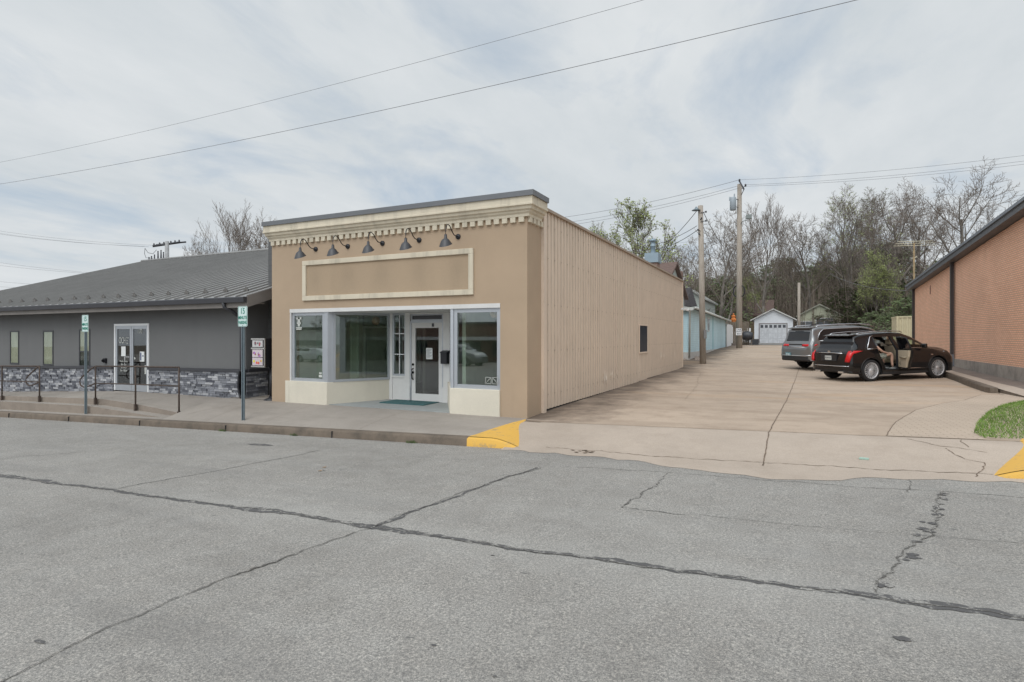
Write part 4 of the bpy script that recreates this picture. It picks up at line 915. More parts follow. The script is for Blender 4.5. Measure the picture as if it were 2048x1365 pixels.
m.add(vs, [(0, 2, 3, 1), (4, 5, 7, 6), (0, 1, 5, 4), (2, 6, 7, 3), (1, 3, 7, 5), (0, 4, 6, 2)]); rfq = m.build('roof', mat('gray_fascia', (.10, .105, .115), .5, bump=0), Q)
m = MB(); vs = [(x, y, z+dz) for x in (WX-o-.05, WX-o-.002) for (y, z) in (e0, e1) for dz in (.20, .30)]; m.add(vs, [(0, 2, 3, 1), (4, 5, 7, 6), (0, 1, 5, 4), (2, 6, 7, 3), (1, 3, 7, 5), (0, 4, 6, 2)]); m.build('roof_edge', mat('roof_edge_metal', (.2, .22, .25), .4, .4, bump=0), rfq)
DSM = mat('brown_downspout', (.045, .04, .042), .5, bump=0)
yd = atX(1906, WX-.06)[1]; m = MB(); m.box(WX-.16, WX-.04, yd-.07, yd+.07, -.75, zf+(yf-yd)*slp+.02); m.build('downspout', DSM, Q); m = MB(); m.box(WX-.17, WX-.035, yd-.075, yd+.075, -1.4, -.75); m.build('downspout_boot', mat('gray_boot', (.17, .18, .2), .5, bump=0), Q)
m = MB(); m.box(WX-.12, WX-.0, yf-.12, yf+.02, -.6, zf+.02); m.build('downspout', DSM, Q)
m = MB(); yv = atX(1861, WX)[1]; zv = atX(1861, WX, 580)[2]; m.box(WX-.02, WX+.01, yv-.07, yv+.07, zv-.22, zv+.22); m.build('vent', mat('vent_brown', (.28, .16, .12), .8, bump=0), Q)
# antenna mast
ap = atX(1827.5, WX-.3)
An = thing('antenna_mast', 'tall rusty television antenna mast beside the far corner of the brick building', 'antenna', (ap[0], yf+.15, -1.3)); ax, ay = XY(1828, yf+.15), yf+.15
azt = atY(1828, ay, 486)[2]
m = MB(); m.tube([(ax, ay, -1.3), (ax, ay, azt)], .045, 8); m.build('mast', mat('rust_mast', (.27, .19, .10), .7, var=.4, vs=4, bump=.1), An)
m = MB()
for k in range(3): m.tube([(ax-1.0+.1*k, ay-.2, azt-.15+.12*k), (ax+1.1-.1*k, ay+.2, azt-.17+.12*k)], .018, 5)
for k in range(12): x = ax-.9+k*.16; m.tube([(x, ay-.55+.03*k, azt-.02), (x+.05, ay+.55-.03*k, azt-.04)], .010, 4)
m.tube([(ax-.12, ay, azt-.9), (ax+.15, ay, azt-.8)], .03, 5); m.build('elements', mat('antenna_alu', (.62, .56, .42), .5, .4, bump=0), An)
m = MB(); m.box(ax-.09, ax+.05, ay-.05, ay+.05, -1.3, .05); m.build('conduit', mat('conduit_gray', (.3, .36, .4), .5, bump=0), An)
# beige container
cpx = atD(1794, 41)
Cn = thing('beige_container', 'pale beige metal storage container behind the parked cars beside the brick building', 'container', (cpx[0]+1.3, cpx[1]+1, G(cpx[0], cpx[1])))
m = MB(); zt_ = atD(1794, 41, 633)[2]; x = cpx[0]; pts = []
while x < cpx[0]+3.2: pts += [(x, 0), (x+.10, 0), (x+.14, .04), (x+.24, .04)]; x += .28
vs = []; fs = []
for (xx, d) in pts: vs += [(xx, cpx[1]+d, -1.3), (xx, cpx[1]+d, zt_-.1)]
for i in range(len(pts)-1): fs.append((2*i, 2*i+2, 2*i+3, 2*i+1))
BEI = mat('beige_paint', (.50, .44, .29), .6, bump=0, var=.06)
m.add(vs, fs); m.box(cpx[0], cpx[0]+3.2, cpx[1]+.06, cpx[1]+2.4, -1.3, zt_-.1); m.build('wall', BEI, Cn)
m = MB(); m.box(cpx[0]-.03, cpx[0]+3.2, cpx[1]-.03, cpx[1]+2.43, zt_-.1, zt_); m.box(cpx[0]-.03, cpx[0]+.08, cpx[1]-.03, cpx[1]+.05, -1.3, zt_-.1); m.build('frame', BEI, Cn)
# ============================================================ AQUA SHED, FENCES, GARAGE, HOUSES
sa = atD(1378, 33); sb = atD(1451, 50)
Sh = thing('aqua_shed', 'long aqua clapboard shed with white gutter and trim behind the tan shop', 'shed', (sa[0]-2, sa[1], -1.4))
def lerp(a, b, t): return a+(b-a)*t
ax_, ay_, bx_, by_ = sa[0], sa[1], sb[0], sb[1]
ez0, ez1 = atD(1378, 33, 616)[2], atD(1451, 50, 642)[2]
sz0, sz1 = atD(1378, 33, 705)[2], atD(1451, 50, 696)[2]
ez = lambda x, y: lerp(ez0, ez1, (y-ay_)/(by_-ay_)); szf = lambda x, y: lerp(sz0, sz1, (y-ay_)/(by_-ay_))
m = MB(); m.prism([(ax_-6, ay_), (ax_, ay_), (bx_, by_), (bx_-6, by_)], szf, ez); m.build('wall', BLUES, Sh)
m = MB(); m.prism([(ax_-6, ay_-.03), (ax_+.03, ay_-.03), (bx_+.03, by_), (bx_-6, by_)], -2.2, szf); m.build('foundation', concrete('white_foundation', (.50, .48, .45), (.3, .28, .26), blot=.5), Sh)
m = MB(); o = .35; W6 = 6.4
pa, pb = (ax_+o, ay_-o), (bx_+o, by_+o)
m.add([(ax_+o, ay_-o, ez0-.02), (bx_+o, by_+o, ez1-.02), (bx_-3, by_+o, ez1+.55), (ax_-3, ay_-o, ez0+.55), (bx_-6.4, by_+o, ez1), (ax_-6.4, ay_-o, ez0),
       (ax_+o, ay_-o, ez0-.1), (ax_-3, ay_-o, ez0+.45), (ax_-6.4, ay_-o, ez0-.1)], [(0, 1, 2, 3), (3, 2, 4, 5), (0, 3, 7, 6), (3, 5, 8, 7)])
m.build('roof', mat('pale_roof', (.36, .355, .34), .8, var=.1), Sh)
m = MB(); m.tube([(ax_+o+.05, ay_-o, ez0-.03), (bx_+o+.05, by_+o, ez1-.03)], .075, 6); m.tube([(ax_+.1, ay_-.35, ez0-.1), (ax_+.05, ay_-.06, ez0-.35), (ax_+.03, ay_-.06, sz0-.3)], .06, 6); m.tube([(bx_+.3, by_, ez1-.1), (bx_+.06, by_-.06, ez1-.4), (bx_+.06, by_-.06, sz1-.1)], .05, 6)
m.box(ax_-6, ax_+.3, ay_-.36, ay_-.3, ez0-.16, ez0-.0); m.build('gutter', mat('offwhite_gutter', (.52, .53, .50), .6, bump=0), Sh)
m = MB()
for q in (.0, .55): x, y = lerp(ax_, bx_, q), lerp(ay_, by_, q); m.obox((x+.01, y-.05), (x+.01, y+.09), .05, szf(x, y), ez(x, y))
m.build('corner_trim', mat('aqua_trim', (.20, .40, .44), .6, bump=0), Sh)
m = MB(); q = .42; x, y = lerp(ax_, bx_, q), lerp(ay_, by_, q); m.box(x-.02, x+.05, y-.45, y+.45, .35, 1.35)
wn = m.build('window', mat('pale_window', (.55, .56, .55), .4, bump=0), Sh); m = MB(); m.box(x+.051, x+.056, y-.36, y-.03, .45, 1.25); m.box(x+.051, x+.056, y+.03, y+.36, .45, 1.25); m.build('pane', mat('house_glass', (.10, .11, .12), .15, bump=0), wn)
m = MB(); x, y = lerp(ax_, bx_, .28), lerp(ay_, by_, .28); m.box(x, x+.1, y-.12, y+.12, -.35, .05); m.tube([(x+.06, y, .05), (x+.06, y, .8)], .02, 5); m.build('meter_box', mat('meter_gray', (.2, .2, .2), .5, bump=0), Sh)
# rubble at shed foot
rub = MB(); rr = random.Random(4)
for _ in range(60):
    px, py = rr.uniform(1367, 1402), rr.uniform(711, 720); p = atG(px, py); r_ = rr.uniform(.04, .13)
    rub.add([(p[0]+r_*math.cos(a*1.05)*rr.uniform(.6, 1), p[1]+r_*math.sin(a*1.05)*rr.uniform(.6, 1), p[2]-.02) for a in range(6)]+[(p[0], p[1], p[2]+r_*.9)], [(i, (i+1) % 6, 6) for i in range(6)])
tag(rub.build('rubble', concrete('rubble_stone', (.33, .27, .23), (.18, .14, .12))), 'low heap of broken stone at the foot of the aqua shed', 'rubble', kind='stuff')
# white panel fence beyond the shed
fa, fb = atD(1452, 50), atD(1464, 56)
g = thing('panel_fence', 'solid white panel fence joined to the far end of the aqua shed', 'fence', (fa[0], fa[1], -1)); m = MB(); m.obox(fa, fb, .06, -1.1, atD(1452, 50, 648)[2]); m.build('panel', WPT2, g)
m = MB(); 
for p in (fa, fb): m.box(p[0]-.07, p[0]+.07, p[1]-.07, p[1]+.07, -1.1, .98)
m.build('post', WPT2, g)
# picket fence
g = thing('picket_fence', 'white picket fence behind the utility pole with the one way sign', 'fence', (-3.9, 58, -.95)); m = MB()
p0, p1 = atD(1463, 58), atD(1478, 57); zt_ = atD(1470, 58, 663)[2]; zb_ = atD(1470, 58, 683)[2]-.1; n = 9
for i in range(n+1):
    t_ = i/n; x, y = lerp(p0[0], p1[0], t_), lerp(p0[1], p1[1], t_); m.box(x-.035, x+.035, y-.015, y+.015, zb_+.05, zt_-.05); m.add([(x-.035, y-.015, zt_-.05), (x+.035, y-.015, zt_-.05), (x, y-.015, zt_+.02)], [(0, 1, 2)])
m.parts('picket', WPT2, g)
m = MB(); m.obox(p0, p1, .03, zb_+.2, zb_+.28, off=-.03); m.obox(p0, p1, .03, zt_-.3, zt_-.22, off=-.03); p2 = atD(1500, 57)
m.obox(p1, p2, .04, zb_, zt_+.05); m.build('rail', WPT2, g)
m = MB()
for px in (1464, 1495, 1500): p = atD(px, 57); m.box(p[0]-.07, p[0]+.07, p[1]-.07, p[1]+.07, zb_, zt_+.3)
m.build('post', WPT2, g)
# wooden privacy fence
g = thing('wooden_fence', 'weathered gray brown wooden fence of vertical boards left of the white garage', 'fence', (-4, 64, -.8)); m = MB(); x0, x1 = atD(1452, 63)[0]-1, atD(1506, 63)[0]; x = x0; rr = random.Random(2)
while x < x1: z = atD(1480, 63, 647)[2]+rr.uniform(-.03, .03); m.box(x, x+.12, 63+rr.uniform(-.01, .01)-0, 63.03, -1, z); x += .15
WDF = mat('weathered_boards', (.16, .13, .10), .9, var=.3, vs=3, bump=.2)
for i, v in enumerate(m.v): m.v[i] = (v[0], v[1]-0+(-2.5), v[2])
m.build('board_panel', WDF, g)
# low stone wall under fence
m = MB(); p0, p1 = atD(1462, 55), atD(1510, 58); m.obox(p0, p1, .3, -1.2, -.62); tag(m.build('low_wall', concrete('dark_wall', (.16, .13, .11), (.08, .07, .06))), 'low dark stone wall under the white picket fence', 'wall')
# black barrel/grill
p = atD(1496, 55.5, 672); m = MB(); m.lathe([(0, -.55), (.30, -.5), (.42, -.3), (.45, 0), (.38, .3), (.28, .42), (0, .45)], (p[0], p[1], p[2]), 'x', 16); m.box(p[0]-.2, p[0]+.9, p[1]-.05, p[1]+.05, -.45, -.38); m.box(p[0]+.4, p[0]+.95, p[1]-.3, p[1]+.2, -.75, -.25)
tag(m.build('black_barrow', mat('black_plastic', (.03, .032, .038), .4, bump=0)), 'black tipped barrow lying before the white picket fence', 'barrow')
# orange cone-like play thing
p = atD(1467, 61, 634); m = MB(); m.lathe([(.0, .35), (.10, .32), (.06, .2), (.25, .05), (.15, -.1), (.32, -.3), (.2, -.6)], p, 'z', 7, smooth=False); tag(m.build('orange_bush', mat('orange_leaves', (.62, .2, .05), .8, bump=.3, bs=8, var=.5, vs=5)), 'orange shrub beside the pole with the one way sign', 'shrub')

# white garage
gl, gr_, gz = atD(1507, 64), atD(1592, 64), -.74
gy = 70.0; gx0, gx1 = XY(1508.5, gy), XY(1586, gy); gz = atY(1547, gy, 687.5)[2]; ze = atY(1547, gy, 639)[2]; zp = atY(1547, gy, 620.5)[2]; gm_ = (gx0+gx1)/2
Ga = thing('white_garage', 'small white clapboard gable garage at the end of the alley', 'garage', (gm_, gy, gz))
m = MB(); pr = [(gx0, gz-.3), (gx1, gz-.3), (gx1, ze), (gm_, zp), (gx0, ze)]
vs = [(x, gy, z) for x, z in pr]+[(x, gy+7, z) for x, z in pr]; m.add(vs, [(0, 1, 2, 3, 4), (9, 8, 7, 6, 5), (0, 5, 6, 1), (1, 6, 7, 2), (4, 9, 5, 0)]); m.build('wall', WSID, Ga)
m = MB(); o = .5; s_ = (zp-ze)/(gm_-gx0); o2 = .4
for sg in (-1, 1):
    xe = gm_+sg*((gm_-gx0)+o2); z_e = ze-o2*s_; vs = []
    for y in (gy-.35, gy+7.3):
        for (x, z) in ((xe, z_e+.03), (gm_, zp+.03), (gm_, zp+.17), (xe, z_e+.15)): vs.append((x, y, z))
    m.add(vs, [(0, 1, 2, 3), (7, 6, 5, 4), (3, 2, 6, 7), (0, 4, 5, 1), (0, 3, 7, 4)])
m.build('roof', mat('white_rake', (.50, .49, .47), .8, dirt=.6, var=.3, vs=6), Ga)
dx0, dx1 = XY(1519.5, gy), XY(1573, gy); dzt = atY(1547, gy, 648.5)[2]
m = MB(); m.box(dx0, dx1, gy-.04, gy-.005, gz, dzt); gd = m.build('garage_door', mat('chipped_white', (.52, .53, .55), .7, dirt=.5, var=.15, vs=4), Ga)
m = MB(); m.box(dx0-.1, dx0, gy-.06, gy-.003, gz, dzt+.1); m.box(dx1, dx1+.1, gy-.06, gy-.003, gz, dzt+.1); m.box(dx0, dx1, gy-.06, gy-.003, dzt, dzt+.1); m.build('door_trim', mat('gray_edge', (.22, .2, .2), .7, bump=0), Ga)
m = MB(); wd = (dx1-dx0)/6
for i in range(6): m.box(dx0+i*wd+wd*.17, dx0+(i+1)*wd-wd*.17, gy-.05, gy-.041, dzt-.42, dzt-.1)
m.build('pane', mat('garage_glass', (.07, .075, .085), .2, bump=0), gd)
m = MB()
for i in range(1, 6): m.box(dx0+i*wd-.03, dx0+i*wd+.03, gy-.05, gy-.0405, gz, dzt-.42)
for z in (.33, .66): m.box(dx0, dx1, gy-.048, gy-.0407, gz+(dzt-gz-.42)*z-.03, gz+(dzt-gz-.42)*z+.03)
m.build('rail', mat('door_rail', (.44, .45, .47), .7, bump=0), gd)
m = MB(); m.box(dx0-.85, dx0-.1, gy-.5, gy-.02, gz-.1, gz+.5); tag(m.build('concrete_block', CRB), 'gray concrete block by the left foot of the white garage door', 'block')
ap2 = MB(); ap2.sheet(-7.5, 2.2, 60.5, 70, 8, 8, lambda x, y: G(x, y)+.03); tag(ap2.build('gravel_lane', concrete('gravel', (.20, .19, .175), (.12, .11, .10), blot=.7)), kind='structure')

# houses
def house(name, label, x0, x1, y0, y1, zb, ze, zr, wall, roof, ridge='x', windows=(), over=.3, group=None):
    H = thing(name, label, 'house', ((x0+x1)/2, y0, zb))
    m = MB()
    if ridge == 'x':
        ym = (y0+y1)/2; pr = [(y0, zb), (y0, ze), (ym, zr), (y1, ze), (y1, zb)]; vs = [(x0, y, z) for y, z in pr]+[(x1, y, z) for y, z in pr]
    else:
        xm = (x0+x1)/2; pr = [(x0, zb), (x0, ze), (xm, zr), (x1, ze), (x1, zb)]; vs = [(x, y0, z) for x, z in pr]+[(x, y1, z) for x, z in pr]
    m.add(vs, [(0, 1, 2, 3, 4), (9, 8, 7, 6, 5)]+[(i, 5+i, 5+(i+1) % 5, (i+1) % 5) for i in range(5)]); m.build('wall', wall, H)
    m = MB()
    for sg in (-1, 1):
        half = ((y1-y0) if ridge == 'x' else (x1-x0))/2; s = (zr-ze)/half; c = (y0+y1)/2 if ridge == 'x' else (x0+x1)/2
        e = c+sg*(half+over); zz = ze-over*s; vs = []
        for t in ((x0-over, x1+over) if ridge == 'x' else (y0-over, y1+over)):
            for (a, z) in ((e, zz+.02), (c, zr+.02), (c, zr+.2), (e, zz+.18)): vs.append((t, a, z) if ridge == 'x' else (a, t, z))
        m.add(vs, [(0, 1, 2, 3), (7, 6, 5, 4), (3, 2, 6, 7), (0, 4, 5, 1), (0, 3, 7, 4), (1, 5, 6, 2)])
    m.build('roof', roof, H)
    for (wx, wz, ww, wh) in windows:
        m = MB(); m.box(wx-ww/2-.08, wx+ww/2+.08, y0-.04, y0-.002, wz-.08, wz+wh+.08); f = m.build('window', WPT2, H); m = MB(); m.box(wx-ww/2, wx-.02, y0-.05, y0-.041, wz, wz+wh); m.box(wx+.02, wx+ww/2, y0-.05, y0-.041, wz, wz+wh); m.build('pane', MATS['house_glass'], f)
    return H
rx_ = atD(1346, 43)[0]
HA = house('gable_house', 'house with brown shingle roof and metal topped brick chimney rising over the tan metal wall', rx_-7, rx_, 39.5, 49, -1.6, atY(1372, 40, 553)[2]-.9, atY(1346, 44, 529)[2], GSID, SHNG)
cp = atD(1306, 36); cw = .42; m = MB(); zc1 = atD(1306, 36, 527)[2]; m.box(cp[0]-cw*.8, cp[0]+cw*.8, cp[1]-.4, cp[1]+.4, -1, zc1-.0); 
Ch = thing('chimney_stack', 'brick chimney with blue gray metal box and round flue above the tan wall', 'chimney', (cp[0], cp[1], -1)); m.build('brick_stack', BRK2, Ch)
FL = mat('blue_gray_metal', (.26, .33, .38), .5, .2, bump=0, var=.05); zc2 = atD(1306, 36, 508)[2]; zc3 = atD(1306, 36, 482)[2]
m = MB(); m.box(cp[0]-cw, cp[0]+cw, cp[1]-.5, cp[1]+.5, zc1+.002, zc2); m.build('metal_box', FL, Ch); m = MB(); m.lathe([(.15, zc2-.01), (.15, zc2+(zc3-zc2)*.55), (.17, zc2+(zc3-zc2)*.56), (.17, zc2+(zc3-zc2)*.6), (.15, zc2+(zc3-zc2)*.61), (.15, zc3-.05), (.22, zc3-.05), (.22, zc3+.05), (.05, zc3+.12), (.0, zc3+.2)], (cp[0], cp[1], 0), 'z', 16); m.build('flue', FL, Ch)
# pale house behind the shed with a dark dormer
hb = atD(1372, 58); HB = house('pale_house', 'pale gray green two storey house with dark roofed gable behind the aqua shed', hb[0]-5, hb[0]+1.8, hb[1], hb[1]+9, -1, atD(1372, 58, 600)[2], atD(1372, 58, 556)[2], GSID, mat('light_shingle', (.30, .30, .28), .9, var=.2), 'y')
da, db_ = atD(1362, 50), atD(1384, 50)
m = MB(); za, zb_ = atD(1372, 50, 577)[2], atD(1372, 50, 613)[2]
m.add([(da[0], da[1], za), (db_[0]-.05, db_[1], za+.05), (db_[0]-.45, db_[1]-1.0, zb_), (da[0]+.3, da[1]-1.0, zb_), (da[0]+.25, da[1]+2, zb_), (db_[0]+.4, db_[1]+.3, zb_)], [(0, 3, 2, 1), (0, 4, 3), (1, 2, 5), (0, 1, 5, 4), (3, 4, 5, 2)])
m.build('porch_roof', SHNG2, HB)
p = atD(1358, 60, 553); m = MB(); m.box(p[0]-.35, p[0]+.35, p[1]-.35, p[1]+.35, 2, p[2]+.5); m.build('chimney', BRK2, HB)
y_ = 84; bx0, bx1 = XY(1470, y_), XY(1542, y_); house('brown_roof_house', 'tan house with wide brown shingle roof behind the wooden fence', bx0, bx1, y_, y_+10, -1.5, atY(1500, y_, 632)[2], atY(1500, y_, 600)[2], mat('tan_wall', (.20, .155, .10), .9), SHNG)
y_ = 88; bx0, bx1 = XY(1597, y_), XY(1682, y_); house('yellow_house', 'pale yellow gable house with paired windows right of the garage', bx0, bx1, y_, y_+10, -1.5, atY(1640, y_, 632)[2], atY(1640, y_, 611)[2], YSID, mat('greenish_roof', (.30, .30, .25), .9), 'y',
    windows=((XY(1648.5, y_), atY(1648, y_, 650)[2], 1.9, .85), (XY(1611, y_), atY(1611, y_, 657)[2], 1.9, .9)))

# ============================================================ UTILITY POLES AND WIRES
def upole(name, label, px, d, pybase, pytop, r0=.17, r1=.12):
    p = atD(px[0], d); q = atD(px[1], d); zb = atD(px[0], d, pybase)[2]; zt = atD(px[1], d, pytop)[2]
    g = thing(name, label, 'utility pole', (p[0], p[1], zb), group='wooden utility poles'); m = MB(); m.tube([(p[0], p[1], zb-.3), (lerp(p[0], q[0], .5), lerp(p[1], q[1], .5), (zb+zt)/2), (q[0], q[1], zt)], [r0, (r0+r1)/2, r1], 14); m.build('pole', WOODP, g)
    return g, p, Vector((q[0], q[1], zt))
g1, p1b, p1t = upole('utility_pole', 'short wooden utility pole standing in front of the aqua shed', (1406, 1401), 30, 724, 412, .165, .125)
m = MB(); q = atD(1392.5, 30, 419); m.lathe([(.02, .14), (.05, .10), (.10, .02), (.24, -.06), (.2, -.07), (.0, -.05)], q, 'z', 12); m.tube([q, (p1t.x, p1t.y, q[2]+.05)], .015, 5); m.build('lamp_head', GALV, g1)
m = MB()
for (px, py) in ((1412, 424), (1412, 442), (1396, 460), (1398, 468), (1403, 437)): q = atD(px, 29.8, py); m.tube([(p1t.x, p1t.y-.12, q[2]-.05), q], .02, 5); m.lathe([(.0, .06), (.04, .04), (.04, -.04), (0, -.06)], q, 'z', 6)
m.build('insulators', DKG, g1)
m = MB(); q = atD(1408, 29.8, 670); m.box(q[0]-.0, q[0]+.12, q[1]-.1, q[1]+.1, q[2]-.2, q[2]+.25); m.build('junction_box', MATS['meter_gray'], g1)
g2, p2b, p2t = upole('utility_pole', 'tall wooden utility pole carrying a gray transformer, floodlight and one way sign', (1478.5, 1479), 46, 696, 369, .24, .17)
m = MB(); q = atD(1466, 45.8, 410); zt_, zb_ = atD(1466, 46, 397)[2], atD(1466, 46, 422)[2]; rr_ = .24
m.lathe([(0, zt_+.08), (rr_*.8, zt_+.03), (rr_, zt_-.05), (rr_, zb_+.02), (rr_*.9, zb_), (0, zb_)], (q[0], q[1], 0), 'z', 18); m.lathe([(.0, zt_+.32), (.05, zt_+.3), (.05, zt_+.05)], (q[0]+.1, q[1], 0), 'z', 7); m.lathe([(.0, zt_+.1), (.05, zt_+.08), (.05, zt_-.2)], (q[0]-.25, q[1], 0), 'z', 7)
m.build('transformer', mat('transformer_gray', (.30, .34, .37), .5, .1, bump=0, var=.05), g2)
m = MB(); m.tube([(q[0]+.2, q[1], zt_-.15), (p2t.x, p2t.y, zt_-.15)], .03, 5); m.tube([(q[0]+.2, q[1], zb_+.25), (p2t.x, p2t.y, zb_+.25)], .03, 5)
a = atD(1479, 45.7, 363); b = atD(1488, 45.2, 379); m.tube([a, b], .07, 4); m.tube([b, atD(1483, 45.8, 390)], .03, 4); m.tube([atD(1484, 45.6, 378), atD(1491.5, 45, 371)], .03, 4); m.lathe([(0, .12), (.07, .08), (.07, -.1), (0, -.12)], atD(1479, 45.7, 361), 'z', 6); m.lathe([(0, .12), (.07, .08), (.07, -.1), (0, -.12)], atD(1491, 45, 371), 'z', 6); m.build('bracket', DKG, g2)
m = MB(); m.tube([atD(1482, 45.8, 448), atD(1485, 45.7, 443), atD(1494, 45.2, 441)], .03, 6); q = atD(1498, 45, 434); mm = Matrix.Rotation(.3, 4, 'Y'); m.box(q[0]-.22, q[0]+.2, q[1]-.15, q[1]+.15, q[2]-.16, q[2]+.16); m.build('floodlight', mat('flood_gray', (.2, .22, .21), .4, .3, bump=0), g2)
m = MB(); q = atD(1478, 45.6, 583)
for s_ in (-1, 1):
    m.tube([(q[0]+s_*(.2+.22*math.sin(a*math.pi/10)), q[1]-.05, q[2]+.42*math.cos(a*math.pi/10)) for a in range(11)], .05, 6)
m.build('cable_coil', BLK, g2)
sg_ = atD(1477.5, 45.4, 664); ow = thing('one_way_sign', 'white one way sign with left arrow fixed low on the tall utility pole', 'street sign', sg_)
hw, hh = .21, .27; m = MB(); ZR = R(YAW)
MS = Matrix.Translation(sg_) @ Matrix.Rotation(R(12), 4, 'Z')
def loc(pts): return [tuple(MS @ Vector(p)) for p in pts]
m.add(loc([(x, y, z) for z in (-hh, hh) for y in (-.005, .005) for x in (-hw, hw)]), [(0, 2, 3, 1), (4, 5, 7, 6), (0, 1, 5, 4), (2, 6, 7, 3), (0, 4, 6, 2), (1, 3, 7, 5)]); pl = m.build('sign_plate', WPT2, ow)
text('lettering', 'ONE', .17, INK, pl, MS @ Matrix.Translation((0, -.008, .16)) @ FRONT, bold=.004); text('lettering', 'WAY', .17, INK, pl, MS @ Matrix.Translation((0, -.008, .0)) @ FRONT, bold=.004)
m = MB(); m.add(loc([(-.17, -.008, -.17), (-.06, -.008, -.10), (-.06, -.008, -.14), (.16, -.008, -.14), (.16, -.008, -.20), (-.06, -.008, -.20), (-.06, -.008, -.24)]), [(0, 6, 5, 4, 3, 2, 1)]); m.build('arrow', INK, pl)
g3, _, p3t = upole('utility_pole', 'brown wooden utility pole just right of the white garage', (1598, 1598), 66, 690, 566, .17, .15)
# far pole with cross arm behind gray roof
fp = atD(334, 48); fz = atD(334, 48, 483)[2]; g4 = thing('utility_pole', 'utility pole with cross arm showing above the gray metal roof', 'utility pole', (fp[0], fp[1], -2), group='wooden utility poles')
m = MB(); m.tube([(fp[0], fp[1], -2), (fp[0], fp[1], fz)], [.22, .15], 10); m.build('pole', mat('pale_pole', (.34, .34, .34), .8, var=.2, vs=5, bump=0), g4)
m = MB(); a = Vector(atD(305, 47.5, 493)); b = Vector(atD(361, 48.5, 485)); m.tube([a, b], .09, 4); a2 = Vector(atD(300, 48, 491)); m.tube([a2+Vector((0, .5, .1)), b+Vector((0, .5, .1))], .07, 4)
for t_ in (.05, .25, .4, .65, .8, .95): q = a.lerp(b, t_); m.lathe([(0, .25), (.06, .2), (.05, .0)], q, 'z', 6)
m.build('cross_arm', DKG, g4); m = MB()
for (px, h) in ((316, 505), (322, 503), (327, 507), (309, 512), (303, 515), (298, 517)): q = atD(px, 47, h); m.tube([q, (q[0], q[1], q[2]-1.2)], [.05, .1], 6); m.lathe([(0, .12), (.06, .08), (.03, 0)], q, 'z', 6)
m.build('bushings', DKG, g4)
m = MB(); pts = [atD(x, 47.3, y) for x, y in ((290, 497), (289, 508), (292, 516), (306, 517))]; m.tube(pts, .02, 4); m.tube([atD(x, 47.3, y) for x, y in ((290, 497), (296, 506), (306, 508), (313, 500))], .02, 4); m.build('jumper_cable', DKG, g4)
WIRE = mat('wire', (.16, .16, .17), .6, bump=0)
wn_ = [0]
def wire(label, pts, r=.012, sag=None, group=None):
    if sag is not None:
        a, b = Vector(pts[0]), Vector(pts[1]); pts = [a.lerp(b, t/24)-Vector((0, 0, sag*4*(t/24)*(1-t/24))) for t in range(25)]
    m = MB(); m.tube(pts, r, 5); return tag(m.build('overhead_wire', WIRE), label, 'wire', group)
def catX(Y, p_a, p_b, p_m, x0, x1):    # quadratic wire in the plane Y
    A_ = [atY(p[0], Y, p[1]) for p in (p_a, p_m, p_b)]
    (xa, _, za), (xm, _, zm), (xb, _, zb) = A_
    def z(x): return za*(x-xm)*(x-xb)/((xa-xm)*(xa-xb))+zm*(x-xa)*(x-xb)/((xm-xa)*(xm-xb))+zb*(x-xa)*(x-xm)/((xb-xa)*(xb-xm))
    return [(x0+(x1-x0)*i/60, Y, z(x0+(x1-x0)*i/60)) for i in range(61)]
wire('upper of the two long wires crossing the sky over the street', catX(9.6, (0, 325), (1288, 0), (650, 174), -34, 8), .0034)
wire('lower and thicker of the two long wires crossing the sky over the street', catX(9.4, (0, 368.5), (1715, 0), (1000, 168.5), -34, 12), .005)
def end(px, py, d): return atD(px, d, py)
wire('top wire running left from the tall transformer pole towards the shop roof', [atD(1479, 45.8, 360), atD(900, 60, 452)], .015, .9)
wire('middle wire running left from the tall transformer pole', [atD(1477, 45.8, 372), atD(900, 60, 463)], .013, .9)
wire('lowest wire running left from the tall transformer pole', [atD(1477, 45.8, 377), atD(900, 60, 470)], .013, .9)
wire('top wire running right from the tall transformer pole over the trees', [atD(1479, 45.8, 360), atD(2150, 36, 298)], .010, .3)
wire('middle wire running right from the tall transformer pole over the trees', [atD(1491, 45, 370), atD(2150, 36, 309)], .010, .3)
wire('lowest wire running right from the tall transformer pole over the trees', [atD(1491, 45, 373), atD(2150, 36, 316)], .010, .3)
wire('thin far wire crossing behind the tall pole to the right', [atD(1200, 62, 505), atD(2150, 62, 362)], .010, .5)
wire('steep service drop from the lamp of the short pole to the chimney', [atD(1393, 29.9, 423), atD(1318, 38, 500)], .018, .15)
wire('upper service drop from the short pole to the house behind the shop', [atD(1394, 29.9, 452), atD(1305, 38, 490)], .016, .15)
wire('lower service drop from the short pole to the house behind the shop', [atD(1397, 29.9, 459), atD(1312, 38, 498)], .018, .2)
wire('service drop from the short pole down to the tall pole', [atD(1407, 29.9, 425), atD(1470, 45.8, 510)], .018, .5)
wire('lower service drop from the short pole toward the trees', [atD(1407, 29.9, 455), atD(1478, 60, 590)], .016, .4)
wire('slack wire from the trees to the far corner of the brick building', [atD(1660, 70, 548), atD(1827, 39, 582)], .016, .5)
for k, (y0, y1) in enumerate(((456, 491), (461, 494), (463, 493), )): wire(['highest', 'middle', 'lowest'][k]+' wire running left from the cross arm above the gray roof', [atD(-120, 52, y0-14), atD(305-8*k, 47.5, y1)], .008, .35)
for k, (ya, yb) in enumerate(((521, 552), (528, 552), (562, 577), (574, 579))): wire(['first', 'second', 'third', 'fourth'][k]+' low wire from the top behind the gray roof left end', [atD(-60, 62, ya-4), atD(260, 62, yb)], .010, .2)

